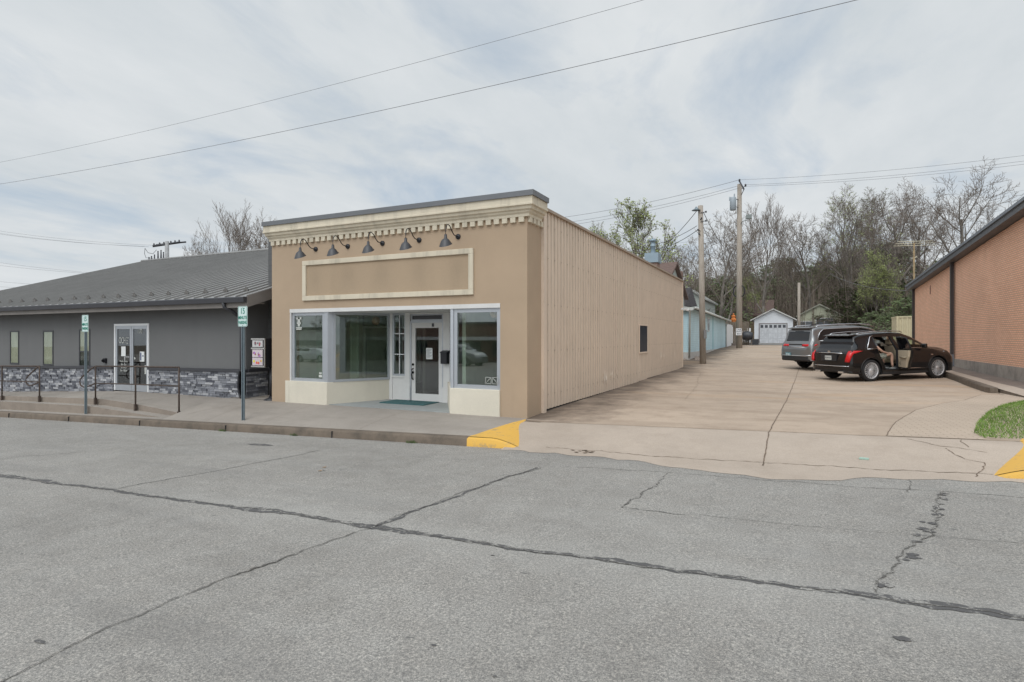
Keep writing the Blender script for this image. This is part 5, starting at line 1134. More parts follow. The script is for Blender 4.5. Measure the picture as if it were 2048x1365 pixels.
# ============================================================ CARS
def poly_in(x, z, P):
    c = False; j = len(P)-1
    for i in range(len(P)):
        if ((P[i][1] > z) != (P[j][1] > z)) and (x < (P[j][0]-P[i][0])*(z-P[i][1])/(P[j][1]-P[i][1]+1e-12)+P[i][0]): c = not c
        j = i
    return c
def cr_(p0, p1, p2, p3, t):
    return tuple(.5*((2*b)+(-a+c)*t+(2*a-5*b+4*c-d)*t*t+(-a+3*b-3*c+d)*t**3) for a, b, c, d in zip(p0, p1, p2, p3))
def paint(name, c, metal=.5, rough=.28):
    t = NT(name); t.color(c); t.p.inputs['Metallic'].default_value = metal; t.p.inputs['Roughness'].default_value = rough
    t.p.inputs['Coat Weight'].default_value = .55; t.p.inputs['Specular IOR Level'].default_value = .3; t.p.inputs['Coat Roughness'].default_value = .03; return t.m
TYRE = mat('tyre_rubber', (.018, .018, .019), .85, bump=.1, bs=200); CHR = mat('chrome', (.72, .73, .75), .16, 1, bump=0, var=.02); RIMM = mat('alloy', (.62, .62, .63), .3, .35, bump=0, var=.03)
PLAST = mat('black_plastic_trim', (.02, .02, .022), .6, bump=0); CG = mat('privacy_glass', (.012, .013, .015), .04, bump=0, var=0); CGC = glassmat('car_glass', (.82, .88, .80), 1.5, 1.0)
RED = mat('tail_lamp_red', (.55, .012, .015), .12, bump=0, var=.15, vs=12); BEIGE = mat('beige_leather', (.46, .39, .29), .6, bump=.1); INTD = mat('dark_interior', (.015, .015, .018), .8, bump=0); SILV = mat('silver_rail', (.5, .51, .53), .25, .9, bump=0)
def car(name, label, cat, loc, head, st, wb, tr, rw, win, pmat, rear, wh_w=.235, arches=.065, opening=None, NS=90, spokes=10, roofrail=True, pitch=0, clear=None):
    root = thing(name, label, cat, loc, (0, -pitch, head)); ORG[root.name] = Vector((0, 0, 0))
    # resample stations
    S2 = []; n = len(st); seg = [0]
    for a, b in zip(st, st[1:]): seg.append(seg[-1]+math.hypot(b[0]-a[0], b[8]-a[8])+.02)
    for k in range(NS*2+1):
        s = seg[-1]*k/(NS*2); i = max(j for j in range(n-1) if seg[j] <= s+1e-9); t = (s-seg[i])/(seg[i+1]-seg[i])
        c = [a+(b-a)*t for a, b in zip(st[i], st[i+1])]
        # smoothing by averaging neighbours in param space
        S2.append(c)
    for _ in range(3): S2 = [S2[0]]+[[(a+2*b+c)/4 for a, b, c in zip(S2[i-1], S2[i], S2[i+1])] for i in range(1, len(S2)-1)]+[S2[-1]]
    rows = []
    for (x, zb, w_, zm, wbt, zbt, wr, zre, zt) in S2:
        c = [(0, zb), (w_*.88, zb), (w_*.975, zb+.07), (w_*1.0, zm*.6+zb*.4), (w_, zm), (w_*.985, zm+(zbt-zm)*.55), (wbt, zbt), (lerp(wbt, wr, .55), lerp(zbt, zre, .53)), (wr, zre), (wr*.86, lerp(zre, zt, .72)), (wr*.5, lerp(zre, zt, .95)), (0, zt)]
        pts = [c[0], c[1]]; cc = [c[0]]+c+[(-c[-2][0], c[-2][1])]
        row = [c[0]]
        for i in range(1, len(c)-1):
            m_ = max(2, int(math.hypot(c[i+1][0]-c[i][0], c[i+1][1]-c[i][1])/.0) if False else [0, 4, 4, 6, 6, 8, 9, 9, 4, 6, 6][i])
            for q in range(m_): row.append(cr_(c[i-1], c[i], c[i+1], c[i+2] if i+2 < len(c) else (-c[-2][0], c[-2][1]), q/m_))
        row.append(c[-1]); rows.append([(x, y, z) for y, z in row])
    nr = len(rows[0]); body = {}; 
    def put(key, q, sgn):
        mb = body.setdefault(key, MB()); q = [(p[0], sgn*p[1], p[2]) for p in q]; mb.add(q if sgn > 0 else q[::-1], [(0, 1, 2, 3)], 0, True)
    for i in range(len(rows)-1):
        for j in range(nr-1):
            q = [rows[i][j], rows[i+1][j], rows[i+1][j+1], rows[i][j+1]]; q = q[::-1] if False else q
            cx_ = sum(p[0] for p in q)/4; cy_ = sum(p[1] for p in q)/4; cz_ = sum(p[2] for p in q)/4
            for sgn in (-1, 1):
                key = 'body'
                if cy_ > .5 and cz_ < .95 and (math.hypot(cx_, cz_-tr) < tr+arches or math.hypot(cx_-wb, cz_-tr) < tr+arches): continue
                if j < 3 and i < len(rows): key = 'underbody'
                if cy_ > .45:
                    for wi, (wname, P, both) in enumerate(win):
                        if poly_in(cx_, cz_, P) and (both or sgn < 0): key = wname+'|%d%d' % (wi, sgn); break
                    if opening and sgn < 0 and poly_in(cx_, cz_, opening): continue
                for wname, P, xmax in rear:
                    if cx_ < xmax and poly_in(cy_, cz_, P) and (rows[i+1][j][2]-rows[i][j][2]) > .0: key = wname
                for wname, P, xmin in (clear or []):
                    if cx_ > xmin and poly_in(cy_, cx_, P) and j > nr-22: key = wname
                put(key, q, sgn)
    for (row, flip) in ((rows[0], False), (rows[-1], True)):
        for sgn in (-1, 1):
            for j in range(nr-1):
                cx_, _, cz_ = row[j]; q = [(cx_, 0, row[j][2]), row[j], row[j+1], (cx_, 0, row[j+1][2])]; cyy = row[j][1]*.9
                key = 'body'
                put(key, q, sgn if not flip else sgn)
    MM = {'body': pmat, 'underbody': PLAST, 'side_window': CG, 'front_window': CGC, 'rear_window': CG, 'tail_lamp': RED, 'windscreen': CGC, 'bumper': PLAST, 'rear_panel': PLAST, 'lower_trim': PLAST}
    parts = {}
    for k, mb in body.items():
        bm = bmesh.new(); k = k.split('|')[0]; me = bpy.data.meshes.new(k); me.from_pydata(mb.v, [], mb.f); bm.from_mesh(me); bmesh.ops.remove_doubles(bm, verts=bm.verts, dist=.0006)
        bmesh.ops.recalc_face_normals(bm, faces=bm.faces)
        for f in bm.faces: f.smooth = True
        bm.to_mesh(me); bm.free(); me.materials.append(MM[k]); o = bpy.data.objects.new(k, me); COL.objects.link(o); o.parent = root; parts[k] = o
    wmax = max(s[2] for s in st)
    for (ax, nm) in ((0, 'r'), (wb, 'f')):
        for sgn in (-1, 1):
            yo = sgn*(wmax-.005); yi = sgn*(wmax-wh_w)
            m = MB(); w2 = tr*.30
            m.lathe([(tr*.72, yo-sgn*.015), (tr*.80, yo), (tr*.95, yo-sgn*.012), (tr*.995, yo-sgn*.04), (tr, yo-sgn*.07), (tr, yi+sgn*.05), (tr*.96, yi), (tr*.6, yi)], (ax, 0, tr), 'y', 40)
            wh = m.build('wheel', TYRE, root, True)
            m = MB(); rr_ = tr*.74
            m.lathe([(rr_, yo-sgn*.012), (rr_*.97, yo-sgn*.006), (rr_*.93, yo-sgn*.03), (rr_*.90, yo-sgn*.12)], (ax, 0, tr), 'y', 40)
            for k in range(spokes):
                for dd in (-.09, .09):
                    a = 6.28318*k/spokes; d1 = dd*.9; ca, sa_ = math.cos(a), math.sin(a)
                    def P(r_, off, y): return (ax+r_*ca-off*sa_, y, tr+r_*sa_+off*ca)
                    a0, a1 = .045, rr_*.95; o0, o1 = dd*.12, dd*.55*tr/.37*.75
                    y0_, y1_ = yo-sgn*.045, yo-sgn*.018; hw_ = .008
                    vs = [P(a0, o0-hw_, y0_), P(a0, o0+hw_, y0_), P(a1, o1+hw_, y1_), P(a1, o1-hw_, y1_)]; vs += [(v[0], v[1]-sgn*.03, v[2]) for v in vs]
                    m.add(vs, [(0, 1, 2, 3), (7, 6, 5, 4), (0, 4, 5, 1), (2, 6, 7, 3), (1, 5, 6, 2), (3, 7, 4, 0)])
            m.lathe([(.0, yo-sgn*.03), (.03, yo-sgn*.03), (.065, yo-sgn*.045), (.07, yo-sgn*.07)], (ax, 0, tr), 'y', 20); m.build('rim', RIMM if spokes > 6 else SILV, wh, True)
            m = MB(); m.lathe([(rr_*.9, yo-sgn*.12), (0, yo-sgn*.125)], (ax, 0, tr), 'y', 24); m.build('brake_disc', PLAST, wh, True)
            m = MB(); ra = tr+arches+.012; vs = []; fs = []; n_ = 22
            for q in range(n_+1):
                a = -.25+(math.pi+.5)*q/n_; vs += [(ax+ra*math.cos(a), sgn*(wmax-.035), tr+ra*math.sin(a)), (ax+ra*math.cos(a), sgn*(wmax-.42), tr+ra*math.sin(a))]
            for q in range(n_): fs.append((2*q, 2*q+1, 2*q+3, 2*q+2))
            b0 = len(vs); vs += [(ax, sgn*(wmax-.42), tr)]; fs += [(2*q+1, b0, 2*q+3) for q in range(n_)]
            m.add(vs, fs); m.build('wheel_well', INTD, root, True)
            m = MB(); m.tube([(ax+(ra-.012)*math.cos(-.2+(math.pi+.4)*q/20), sgn*(wmax-.006), tr+(ra-.012)*math.sin(-.2+(math.pi+.4)*q/20)) for q in range(21)], .016, 6); m.build('arch_trim', PLAST if name == 'crossover_car' and False else pmat, root, True)
    return root, parts, S2
def boxp(root, name, mt, x0, x1, y0, y1, z0, z1, bevel=.0, par=None):
    m = MB(); m.box(x0, x1, y0, y1, z0, z1); return m.build(name, mt, par or root, True, bevel)
# --- crossover with open rear door
XS = [(-0.905, 0.4, 0.66, 0.58, 0.62, 0.7, 0.56, 0.76, 0.78), (-0.87, 0.35, 0.82, 0.62, 0.8, 0.86, 0.74, 0.92, 0.95), (-0.82, 0.32, 0.895, 0.65, 0.865, 1.015, 0.8, 1.03, 1.06), (-0.75, 0.31, 0.925, 0.7, 0.885, 1.075, 0.775, 1.1, 1.13), (-0.58, 0.3, 0.94, 0.72, 0.895, 1.105, 0.715, 1.34, 1.37), (-0.48, 0.28, 0.945, 0.72, 0.9, 1.11, 0.67, 1.54, 1.58), (-0.3, 0.24, 0.95, 0.72, 0.9, 1.11, 0.655, 1.6, 1.65), (0.4, 0.22, 0.95, 0.7, 0.9, 1.1, 0.665, 1.65, 1.715), (1.1, 0.21, 0.95, 0.7, 0.9, 1.09, 0.665, 1.65, 1.725), (1.6, 0.21, 0.95, 0.7, 0.9, 1.075, 0.65, 1.61, 1.695), (2.0, 0.21, 0.95, 0.7, 0.895, 1.06, 0.655, 1.485, 1.56), (2.45, 0.22, 0.95, 0.7, 0.89, 1.045, 0.7, 1.26, 1.32), (2.72, 0.23, 0.95, 0.7, 0.88, 1.06, 0.76, 1.1, 1.16), (3.161, 0.24, 0.95, 0.68, 0.85, 0.97, 0.7, 1.08, 1.125), (3.4429, 0.25, 0.93, 0.64, 0.8, 0.98, 0.62, 1.05, 1.08), (3.596, 0.26, 0.87, 0.6, 0.74, 0.88, 0.58, 0.93, 0.96), (3.6684, 0.3, 0.74, 0.52, 0.62, 0.76, 0.5, 0.81, 0.83)]
opn = [(.27, 1.52), (.33, 1.08), (.36, .86), (.50, .62), (.56, .42), (1.16, .40), (1.17, 1.05), (1.02, 1.56), (.4, 1.56)]
winX = [('side_window', [(-.73, 1.175), (-.60, 1.33), (-.42, 1.46), (-.05, 1.53), (.10, 1.545), (-.14, 1.165)], True), ('side_window', [(-.02, 1.175), (.17, 1.52), (.23, 1.525), (.25, 1.165)], True),
        ('side_window', [(.30, 1.165), (.30, 1.53), (1.05, 1.55), (1.12, 1.155)], True), ('front_window', [(1.26, 1.155), (1.14, 1.55), (1.5, 1.535), (1.95, 1.40), (2.45, 1.155)], True), ('lower_trim', [(-2, .15), (-.45, .33), (.45, .33), (2.4, .33), (3.3, .33), (5, .15), (5, 0), (-2, 0)], True)]
rearX = [('rear_window', [(0, 1.15), (.70, 1.16), (.64, 1.49), (0, 1.52)], -.45)]
BROWNP = paint('dark_brown_paint', (.0075, .0065, .0068), .0, .25)
HD = R(38.5); rp = Vector((2.01, 24.25)); zr_, zf_ = G(2.5, 23.65), G(4.75, 25.4); zc0 = G(rp.x, rp.y)-.0
pit = math.atan2(zf_-zr_, 2.857)
c1, cp1, _ = car('crossover_car', 'dark brown crossover with its rear side door open and a passenger inside', 'car', (rp.x, rp.y, zr_), HD, XS, 2.857, .385, 0, winX, BROWNP, rearX, opening=opn, pitch=pit,
                 clear=[('windscreen', [(-1, 1.75), (.62, 1.75), (.68, 2.6), (-1, 2.62)], 1.7)])
# taillights: vertical blade that bends forward along the shoulder
def lamp_strip(root, pts, th, mt, name, w_=.05):
    m = MB(); m.tube(pts, th, 6); return m.build(name, mt, root, True)
def blade(root, sgn):
    m = MB(); outer = [(-.965, .80, .70), (-.935, .84, .80), (-.905, .865, .90), (-.86, .885, 1.0), (-.80, .90, 1.065), (-.66, .905, 1.085), (-.50, .91, 1.085), (-.40, .912, 1.08)]
    inner = [(-.985, .72, .70), (-.958, .755, .80), (-.93, .785, .90), (-.885, .82, .985), (-.74, .925, .985), (-.62, .93, 1.02), (-.50, .93, 1.05), (-.40, .925, 1.065)]
    vs = []; n = len(outer)
    for a, b in zip(outer, inner): vs += [(a[0]-.018, sgn*(a[1]+.014), a[2]), (b[0]-.02, sgn*(b[1]+.012), b[2]), (b[0]+.06, sgn*(b[1]-.06), b[2]), (a[0]+.06, sgn*(a[1]-.06), a[2])]
    fs = [(0, 1, 2, 3), (4*n-1, 4*n-2, 4*n-3, 4*n-4)]
    for i in range(n-1):
        for k in range(4): fs.append((4*i+k, 4*i+(k+1) % 4, 4*i+4+(k+1) % 4, 4*i+4+k))
    m.add(vs, fs); return m.build('tail_lamp', RED, root, True)
def blade2(root, sgn):
    m = MB(); P = [((-.955, .74), (-.90, .875), .70), ((-.945, .75), (-.88, .895), .80), ((-.925, .775), (-.84, .915), .90), ((-.90, .79), (-.78, .925), .99), ((-.87, .79), (-.55, .928), 1.04), ((-.845, .80), (-.38, .922), 1.085)]
    vs = []; fs = []; K = 8
    for (a, b, z) in P:
        for k in range(K+1):
            t = k/K; cxx, cyy = (b[0]*.25+a[0]*.75)-.02, b[1]+.01
            x = (1-t)**2*a[0]+2*t*(1-t)*(a[0]*.7+b[0]*.3-.05)+t*t*b[0]; y = (1-t)**2*a[1]+2*t*(1-t)*(b[1]+.015)+t*t*b[1]
            vs.append((x-.022, sgn*(y+.012), z))
    for i in range(len(P)-1):
        for k in range(K): a = i*(K+1)+k; fs.append((a, a+1, a+K+2, a+K+1))
    m.add(vs, fs, 0, True); o = m.build('tail_lamp', RED, root, True); s_ = o.modifiers.new('s', 'SOLIDIFY'); s_.thickness = .04; s_.offset = 0; return o
for s_ in (-1, 1): blade2(c1, s_)
m = MB(); m.tube([(-.965, -.60, 1.0), (-.985, -.3, 1.01), (-.99, 0, 1.012), (-.985, .3, 1.01), (-.965, .60, 1.0)], .014, 6)
m.tube([(-.925, -.84, .555), (-.99, -.6, .55), (-1.0, 0, .55), (-.99, .6, .55), (-.925, .84, .555)], .015, 6)
m.parts('chrome_strip', CHR, c1, True)
m = MB(); m.prism([(-1.01, -.36), (-.95, -.36), (-.95, .36), (-1.01, .36)], .72, .955); m.build('plate_recess', PLAST, c1, True)
m = MB(); m.box(-1.022, -1.012, -.15, .15, .76, .91); pl = m.build('license_plate', mat('plate_white', (.52, .54, .52), .5, bump=0), c1, True)
RX = Matrix.Rotation(R(-90), 4, 'Z')
def RT(x, y, z): return Matrix.Translation((x, y, z)) @ RX @ FRONT
text('lettering', 'P3AF42', .085, INK, pl, RT(-1.024, 0, .835), local=True)
m = MB(); n = 14; m.add([(-.975-.0, .055*math.cos(6.283*k/n)*1.3, 1.055+.035*math.sin(6.283*k/n)) for k in range(n)]+[(-.955, .055*math.cos(6.283*k/n)*1.3, 1.055+.035*math.sin(6.283*k/n)) for k in range(n)], [tuple(range(n)), tuple(range(n, 2*n))[::-1]]+[(k, (k+1) % n, n+(k+1) % n, n+k) for k in range(n)]); m.build('emblem', CHR, c1, True)
text('badge', 'XT5', .05, CHR, c1, RT(-.955, -.52, 1.05), local=True, ext=.004)
m = MB(); m.add([(-.62, y, 1.585) for y in (-.60, .60)]+[(-.28, y, 1.63) for y in (.64, -.64)]+[(-.61, y, 1.55) for y in (-.60, .60)]+[(-.28, y, 1.56) for y in (.64, -.64)], [(0, 3, 2, 1), (4, 5, 6, 7), (0, 1, 5, 4), (1, 2, 6, 5), (3, 0, 4, 7), (2, 3, 7, 6)]); m.build('spoiler', BROWNP, c1, True, bevel=.012)
for s_ in (-1, 1):
    m = MB(); m.tube([(-.14, s_*.905, 1.16), (.0, s_*.825, 1.36), (.13, s_*.74, 1.55), (.26, s_*.715, 1.60)], .017, 6); m.tube([(-.15, s_*.925, 1.14), (.28, s_*.925, 1.14)], .012, 6); m.tube([(1.2, s_*.91, 1.14), (1.9, s_*.91, 1.13), (2.45, s_*.895, 1.115)], .012, 6); m.tube([(.55 if s_ > 0 else 1.2, s_*.965, .42), (1.8, s_*.966, .42), (2.35, s_*.962, .42)], .011, 6); m.parts('chrome_trim', CHR, c1, True)
    m = MB(); m.tube([(-.35, s_*.60, 1.60), (-.2, s_*.61, 1.655), (.5, s_*.615, 1.70), (1.2, s_*.61, 1.71), (1.55, s_*.60, 1.69), (1.65, s_*.60, 1.65)], .018, 6); m.build('roof_rail', SILV, c1, True)
    m = MB(); m.prism([(2.12, s_*.92), (2.18, s_*1.07), (2.27, s_*1.07), (2.30, s_*.92)], 1.12, 1.27); m.build('wing_mirror', BROWNP, c1, True, bevel=.03)
    m = MB(); m.prism([(-1.0, s_*.42), (-1.0, s_*.66), (-.8, s_*.66), (-.8, s_*.42)], .30, .37); m.build('exhaust', CHR, c1, True, bevel=.01)
    m = MB(); m.tube([(3.35, s_*.83, .95), (3.6, s_*.81, .90), (3.76, s_*.75, .80)], .03, 6); m.build('headlight', CHR, c1, True)
boxp(c1, 'antenna_fin', BROWNP, -.12, .05, -.015, .015, 1.62, 1.70, .01)
boxp(c1, 'vent_badge', CHR, 2.52, 2.62, -.962, -.955, .86, .89)
for o in [x for x in COL.objects if x.parent == c1]:
    nm_ = o.name.split('.')[0]
    if nm_ in ('tail_lamp', 'plate_recess', 'license_plate', 'emblem', 'badge', 'exhaust') or (nm_ == 'chrome_strip'): o.location.x = .075
    if nm_ == 'tail_lamp': o.scale.y = .975
    if nm_ == 'headlight': o.location.x = -.14
    if nm_ in ('roof_rail', 'spoiler', 'antenna_fin'): o.location.z = .04
# interior
m = MB(); m.box(-.6, 2.6, -.80, .80, .36, .40); m.box(-.62, -.55, -.75, .75, .4, 1.4); m.box(2.35, 2.6, -.75, .75, .4, 1.05); m.build('cabin_floor', INTD, c1, True)
def seat(x, y, w_=.5, name='front_seat'):
    m = MB(); m.box(x-.05, x+.48, y-w_/2, y+w_/2, .55, .72); s_ = m.build(name, BEIGE, c1, True, bevel=.05)
    m = MB(); m.prism([(x-.20, y-w_/2), (x-.02, y-w_/2), (x-.02, y+w_/2), (x-.20, y+w_/2)], .66, 1.22, top=[(x-.36, y-w_/2+.04), (x-.24, y-w_/2+.04), (x-.24, y+w_/2-.04), (x-.36, y+w_/2-.04)]); m.build('backrest', BEIGE, s_, True, bevel=.05)
    m = MB(); m.prism([(x-.38, y-.13), (x-.27, y-.13), (x-.27, y+.13), (x-.38, y+.13)], 1.25, 1.45); m.build('headrest', BEIGE, s_, True, bevel=.035)
seat(1.62, -.40); seat(1.62, .40); 
m = MB(); m.box(.05, .58, -.68, .68, .52, .70); s_ = m.build('rear_seat', mat('gray_seat', (.10, .10, .11), .8, bump=0), c1, True, bevel=.04); m = MB(); m.prism([(-.12, -.68), (.05, -.68), (.05, .68), (-.12, .68)], .68, 1.25, top=[(-.3, -.6), (-.18, -.6), (-.18, .6), (-.3, .6)]); m.build('backrest', MATS['gray_seat'], s_, True, bevel=.04)
# B pillar + sill
m = MB(); m.prism([(1.13, -.92), (1.24, -.92), (1.24, -.84), (1.13, -.84)], .40, 1.05); m.prism([(1.13, -.915), (1.24, -.915), (1.24, -.84), (1.13, -.84)], 1.05, 1.58, top=[(1.0, -.68), (1.13, -.68), (1.13, -.62), (1.0, -.62)]); m.prism([(.5, -.93), (1.2, -.93), (1.2, -.70), (.5, -.70)], .33, .42)
m.tube([(.27, -.70, 1.54), (.30, -.86, 1.12), (.36, -.90, .9), (.5, -.92, .62), (.57, -.92, .42)], .03, 6); m.build('door_surround', INTD, c1, True)
# open door, swung about the hinge at x=1.16
dth = R(68); HX, HYY = 1.17, -.925
def DW(a, t, z):      # a = distance back from hinge, t = toward outside thickness
    ca, sa_ = math.cos(dth), math.sin(dth); x, y = -a*ca, -a*sa_; x += t*(-sa_)*-1 if False else t*sa_; y += -t*ca
    return (HX+x, HYY+y, z)
def dprism(name, prof, t0, t1, mt, par, shrink=1):
    n = len(prof); m = MB(); m.add([DW(a, t0, z) for a, z in prof]+[DW(a, t1, z) for a, z in prof], [tuple(range(n)), tuple(range(n, 2*n))[::-1]]+[(i, n+i, n+(i+1) % n, (i+1) % n) for i in range(n)]); return m.build(name, mt, par, True, bevel=.012)
dprof = [(0.0, .42), (.0, 1.08), (.82, 1.10), (.79, .86), (.66, .62), (.60, .44), (.5, .42)]
dp = dprism('rear_door', dprof, .02, .09, BROWNP, c1); dprism('door_lining', [(.06, .48), (.05, 1.07), (.78, 1.08), (.74, .87), (.62, .66), (.55, .48)], -.05, .018, BEIGE, dp)
m = MB(); 
def dt(pts, r_): m.tube([DW(a, .05-.0*(z-1.1), z) for a, z in pts], r_, 6)
def DWi(a, z): p = DW(a, .045-(z-1.08)*.38, z); return p
m.tube([DWi(0, 1.08), DWi(.05, 1.3), (DWi(.12, 1.52)), DWi(.5, 1.53), DWi(.78, 1.50), DWi(.80, 1.10)], .025, 6); m.build('window_frame', INTD, dp, True)
m = MB(); m.add([DWi(.02, 1.09), DWi(.12, 1.51), DWi(.77, 1.49), DWi(.79, 1.09)], [(0, 1, 2, 3)]); m.build('door_window', CG, dp, True)
m = MB(); m.tube([DW(.25, -.08, .83), DW(.62, -.08, .83)], .03, 6); m.build('armrest', mat('tan_armrest', (.30, .25, .18), .6, bump=0), dp, True)
m = MB(); m.lathe([(.05, 0), (.04, .01)], DW(.25, -.06, .62), 'x', 10); m.build('speaker', INTD, dp, True)

# --- person in the back seat
def skinned(name, verts, edges, root_i, mt, par, sub=2):
    me = bpy.data.meshes.new(name); me.from_pydata([v[:3] for v in verts], edges, []); o = bpy.data.objects.new(name, me); COL.objects.link(o); o.parent = par
    sk = o.modifiers.new('skin', 'SKIN'); 
    if not me.skin_vertices: me.skin_vertices.new() if hasattr(me.skin_vertices, 'new') else None
    for i, v in enumerate(verts):
        r_ = v[3] if isinstance(v[3], tuple) else (v[3], v[3]); me.skin_vertices[0].data[i].radius = r_; me.skin_vertices[0].data[i].use_root = (i == root_i)
    sk.use_smooth_shade = True; ss = o.modifiers.new('sub', 'SUBSURF'); ss.levels = sub; ss.render_levels = sub
    # bake so that it is a plain mesh
    dg = bpy.context.evaluated_depsgraph_get(); m2 = bpy.data.meshes.new_from_object(o.evaluated_get(dg)); o.modifiers.clear(); o.data = m2; bpy.data.meshes.remove(me); m2.name = name; m2.materials.clear(); m2.materials.append(mt)
    for p in m2.polygons: p.use_smooth = True
    return o
SKIN = mat('skin', (.52, .32, .235), .55, bump=0, var=.04)
Pn = thing('person', 'passenger in patterned shorts and canvas shoes seated in the open doored brown car', 'person', (rp.x, rp.y, zr_), (0, -pit, HD)); ORG[Pn.name] = Vector((0, 0, 0))
bodyv = [(.50, -.50, .80, .14), (.47, -.50, .95, .135), (.42, -.50, 1.12, .145), (.40, -.50, 1.27, .12), (.41, -.50, 1.36, .055), (.43, -.50, 1.45, .08), (.44, -.50, 1.54, .085),
         (.40, -.66, 1.27, .06), (.47, -.78, 1.13, .048), (.58, -.80, 1.04, .04), (.78, -.76, .985, .032), (.90, -.73, .965, .026),
         (.40, -.34, 1.27, .06), (.47, -.26, 1.08, .048), (.70, -.30, 1.0, .038), (.82, -.40, .97, .028),
         (.56, -.60, .80, .105), (.86, -.68, .90, .082), (1.04, -.72, .945, .062), (1.08, -.73, .82, .058), (1.06, -.74, .66, .047), (1.07, -.745, .53, .036), (1.08, -.745, .48, .036), (1.20, -.75, .455, .03),
         (.56, -.40, .80, .105), (.86, -.38, .87, .082), (1.02, -.37, .90, .062), (1.06, -.37, .70, .05), (1.06, -.37, .50, .036), (1.18, -.37, .455, .03)]
be = [(0, 1), (1, 2), (2, 3), (3, 4), (4, 5), (5, 6), (3, 7), (7, 8), (8, 9), (9, 10), (10, 11), (3, 12), (12, 13), (13, 14), (14, 15), (0, 16), (16, 17), (17, 18), (18, 19), (19, 20), (20, 21), (21, 22), (22, 23), (0, 24), (24, 25), (25, 26), (26, 27), (27, 28), (28, 29)]
# fingers of the near hand
hv = []; b_ = len(bodyv)
for k in range(4):
    yy = -.755+.018*k; L_ = (.075, .085, .08, .065)[k]; i0 = len(bodyv); bodyv += [(.935, yy, .962, .010), (.935+L_*.5, yy, .962, .0095), (.935+L_, yy, .948, .008)]; be += [(11, i0), (i0, i0+1), (i0+1, i0+2)]
i0 = len(bodyv); bodyv += [(.91, -.765, .975, .011), (.945, -.785, .968, .009)]; be += [(11, i0), (i0, i0+1)]
bo = skinned('body', bodyv, be, 0, SKIN, Pn)
t = NT('patterned_cloth'); v_ = t.node('ShaderNodeTexVoronoi'); v_.inputs['Scale'].default_value = 38; t.link(t.tc.outputs['Object'], v_.inputs[0]); t.color(t.ramp(v_.outputs[0], (.32, (.02, .025, .02)), (.42, (.35, .36, .30)))); PATT = t.m
skinned('shorts', [(.50, -.50, .80, .165), (.56, -.61, .80, .125), (.90, -.69, .91, .10), (.56, -.39, .80, .125), (.88, -.37, .875, .10), (.48, -.5, .90, .155)], [(0, 1), (1, 2), (0, 3), (3, 4), (0, 5)], 0, PATT, Pn)
skinned('shirt', [(.49, -.50, .86, .16), (.43, -.50, 1.10, .16), (.40, -.50, 1.27, .135), (.41, -.5, 1.34, .07), (.40, -.67, 1.265, .075), (.45, -.75, 1.18, .065), (.40, -.33, 1.265, .075), (.45, -.27, 1.18, .065)], [(0, 1), (1, 2), (2, 3), (2, 4), (4, 5), (2, 6), (6, 7)], 0, mat('gray_shirt', (.12, .12, .13), .9, bump=0), Pn)
skinned('hair', [(.40, -.50, 1.60, .085), (.37, -.5, 1.53, .085), (.37, -.5, 1.46, .06)], [(0, 1), (1, 2)], 0, mat('brown_hair', (.07, .045, .03), .8, bump=0), Pn)
m = MB(); m.lathe([(0, -.02), (.014, -.01), (.0, .012)], (.525, -.5, 1.485), 'x', 6)
for s_ in (-1, 1): m.lathe([(0, .0), (.012, -.004), (.0, -.012)], (.528, -.5+s_*.03, 1.52), 'x', 8)
m.tube([(.52, -.525, 1.445), (.525, -.5, 1.442), (.52, -.475, 1.445)], .005, 5); m.build('face', mat('face_detail', (.25, .12, .10), .6, bump=0), Pn, True)
for yy in (-.745, -.37):
    skinned('shoe', [(1.03, yy, .475, .045), (1.10, yy, .462, .046), (1.22, yy, .447, .042), (1.28, yy, .442, .030), (1.05, yy, .515, .045)], [(0, 1), (1, 2), (2, 3), (0, 4)], 0, mat('dark_canvas', (.05, .05, .055), .8, bump=0), Pn)
    m = MB(); m.prism([(1.0-.01, yy-.045), (1.12, yy-.05), (1.27, yy-.045), (1.32, yy), (1.27, yy+.045), (1.12, yy+.05), (.99, yy+.045)], .405, .44); m.build('shoe_sole', mat('shoe_white', (.7, .7, .68), .7, bump=0), Pn, True)

# --- big gray SUV
QS = [(-1.25, .50, .78, .68, .74, .84, .70, .90, .92), (-1.22, .42, .93, .70, .89, .95, .86, 1.02, 1.05), (-1.16, .38, .985, .75, .93, 1.10, .86, 1.16, 1.19), (-1.08, .38, 1.0, .80, .935, 1.20, .82, 1.30, 1.33), (-.99, .38, 1.005, .8, .935, 1.235, .775, 1.62, 1.66),
      (-.93, .38, 1.01, .8, .935, 1.24, .76, 1.78, 1.83), (-.7, .34, 1.015, .8, .94, 1.24, .755, 1.84, 1.90), (.3, .30, 1.015, .8, .94, 1.235, .765, 1.86, 1.94), (1.4, .30, 1.015, .8, .94, 1.23, .76, 1.86, 1.945), (2.1, .30, 1.015, .8, .935, 1.22, .74, 1.79, 1.87), (2.6, .3, 1.01, .8, .93, 1.21, .76, 1.55, 1.62),
      (3.0, .3, 1.01, .8, .92, 1.20, .80, 1.27, 1.33), (3.5, .32, 1.0, .78, .90, 1.16, .75, 1.22, 1.27), (3.85, .34, .98, .72, .86, 1.06, .70, 1.12, 1.16), (4.03, .36, .90, .66, .78, .90, .64, .96, 1.0), (4.1, .42, .80, .6, .7, .8, .56, .84, .86)]
GRAYP = paint('gray_metallic_paint', (.24, .245, .25), .7, .3)
winQ = [('side_window', [(-.80, 1.30), (-.66, 1.62), (-.45, 1.77), (.0, 1.81), (1.6, 1.815), (2.1, 1.72), (2.75, 1.32)], True), ('lower_trim', [(-2, .2), (-.5, .42), (.5, .42), (3, .42), (4, .42), (5, .2), (5, 0), (-2, 0)], True)]
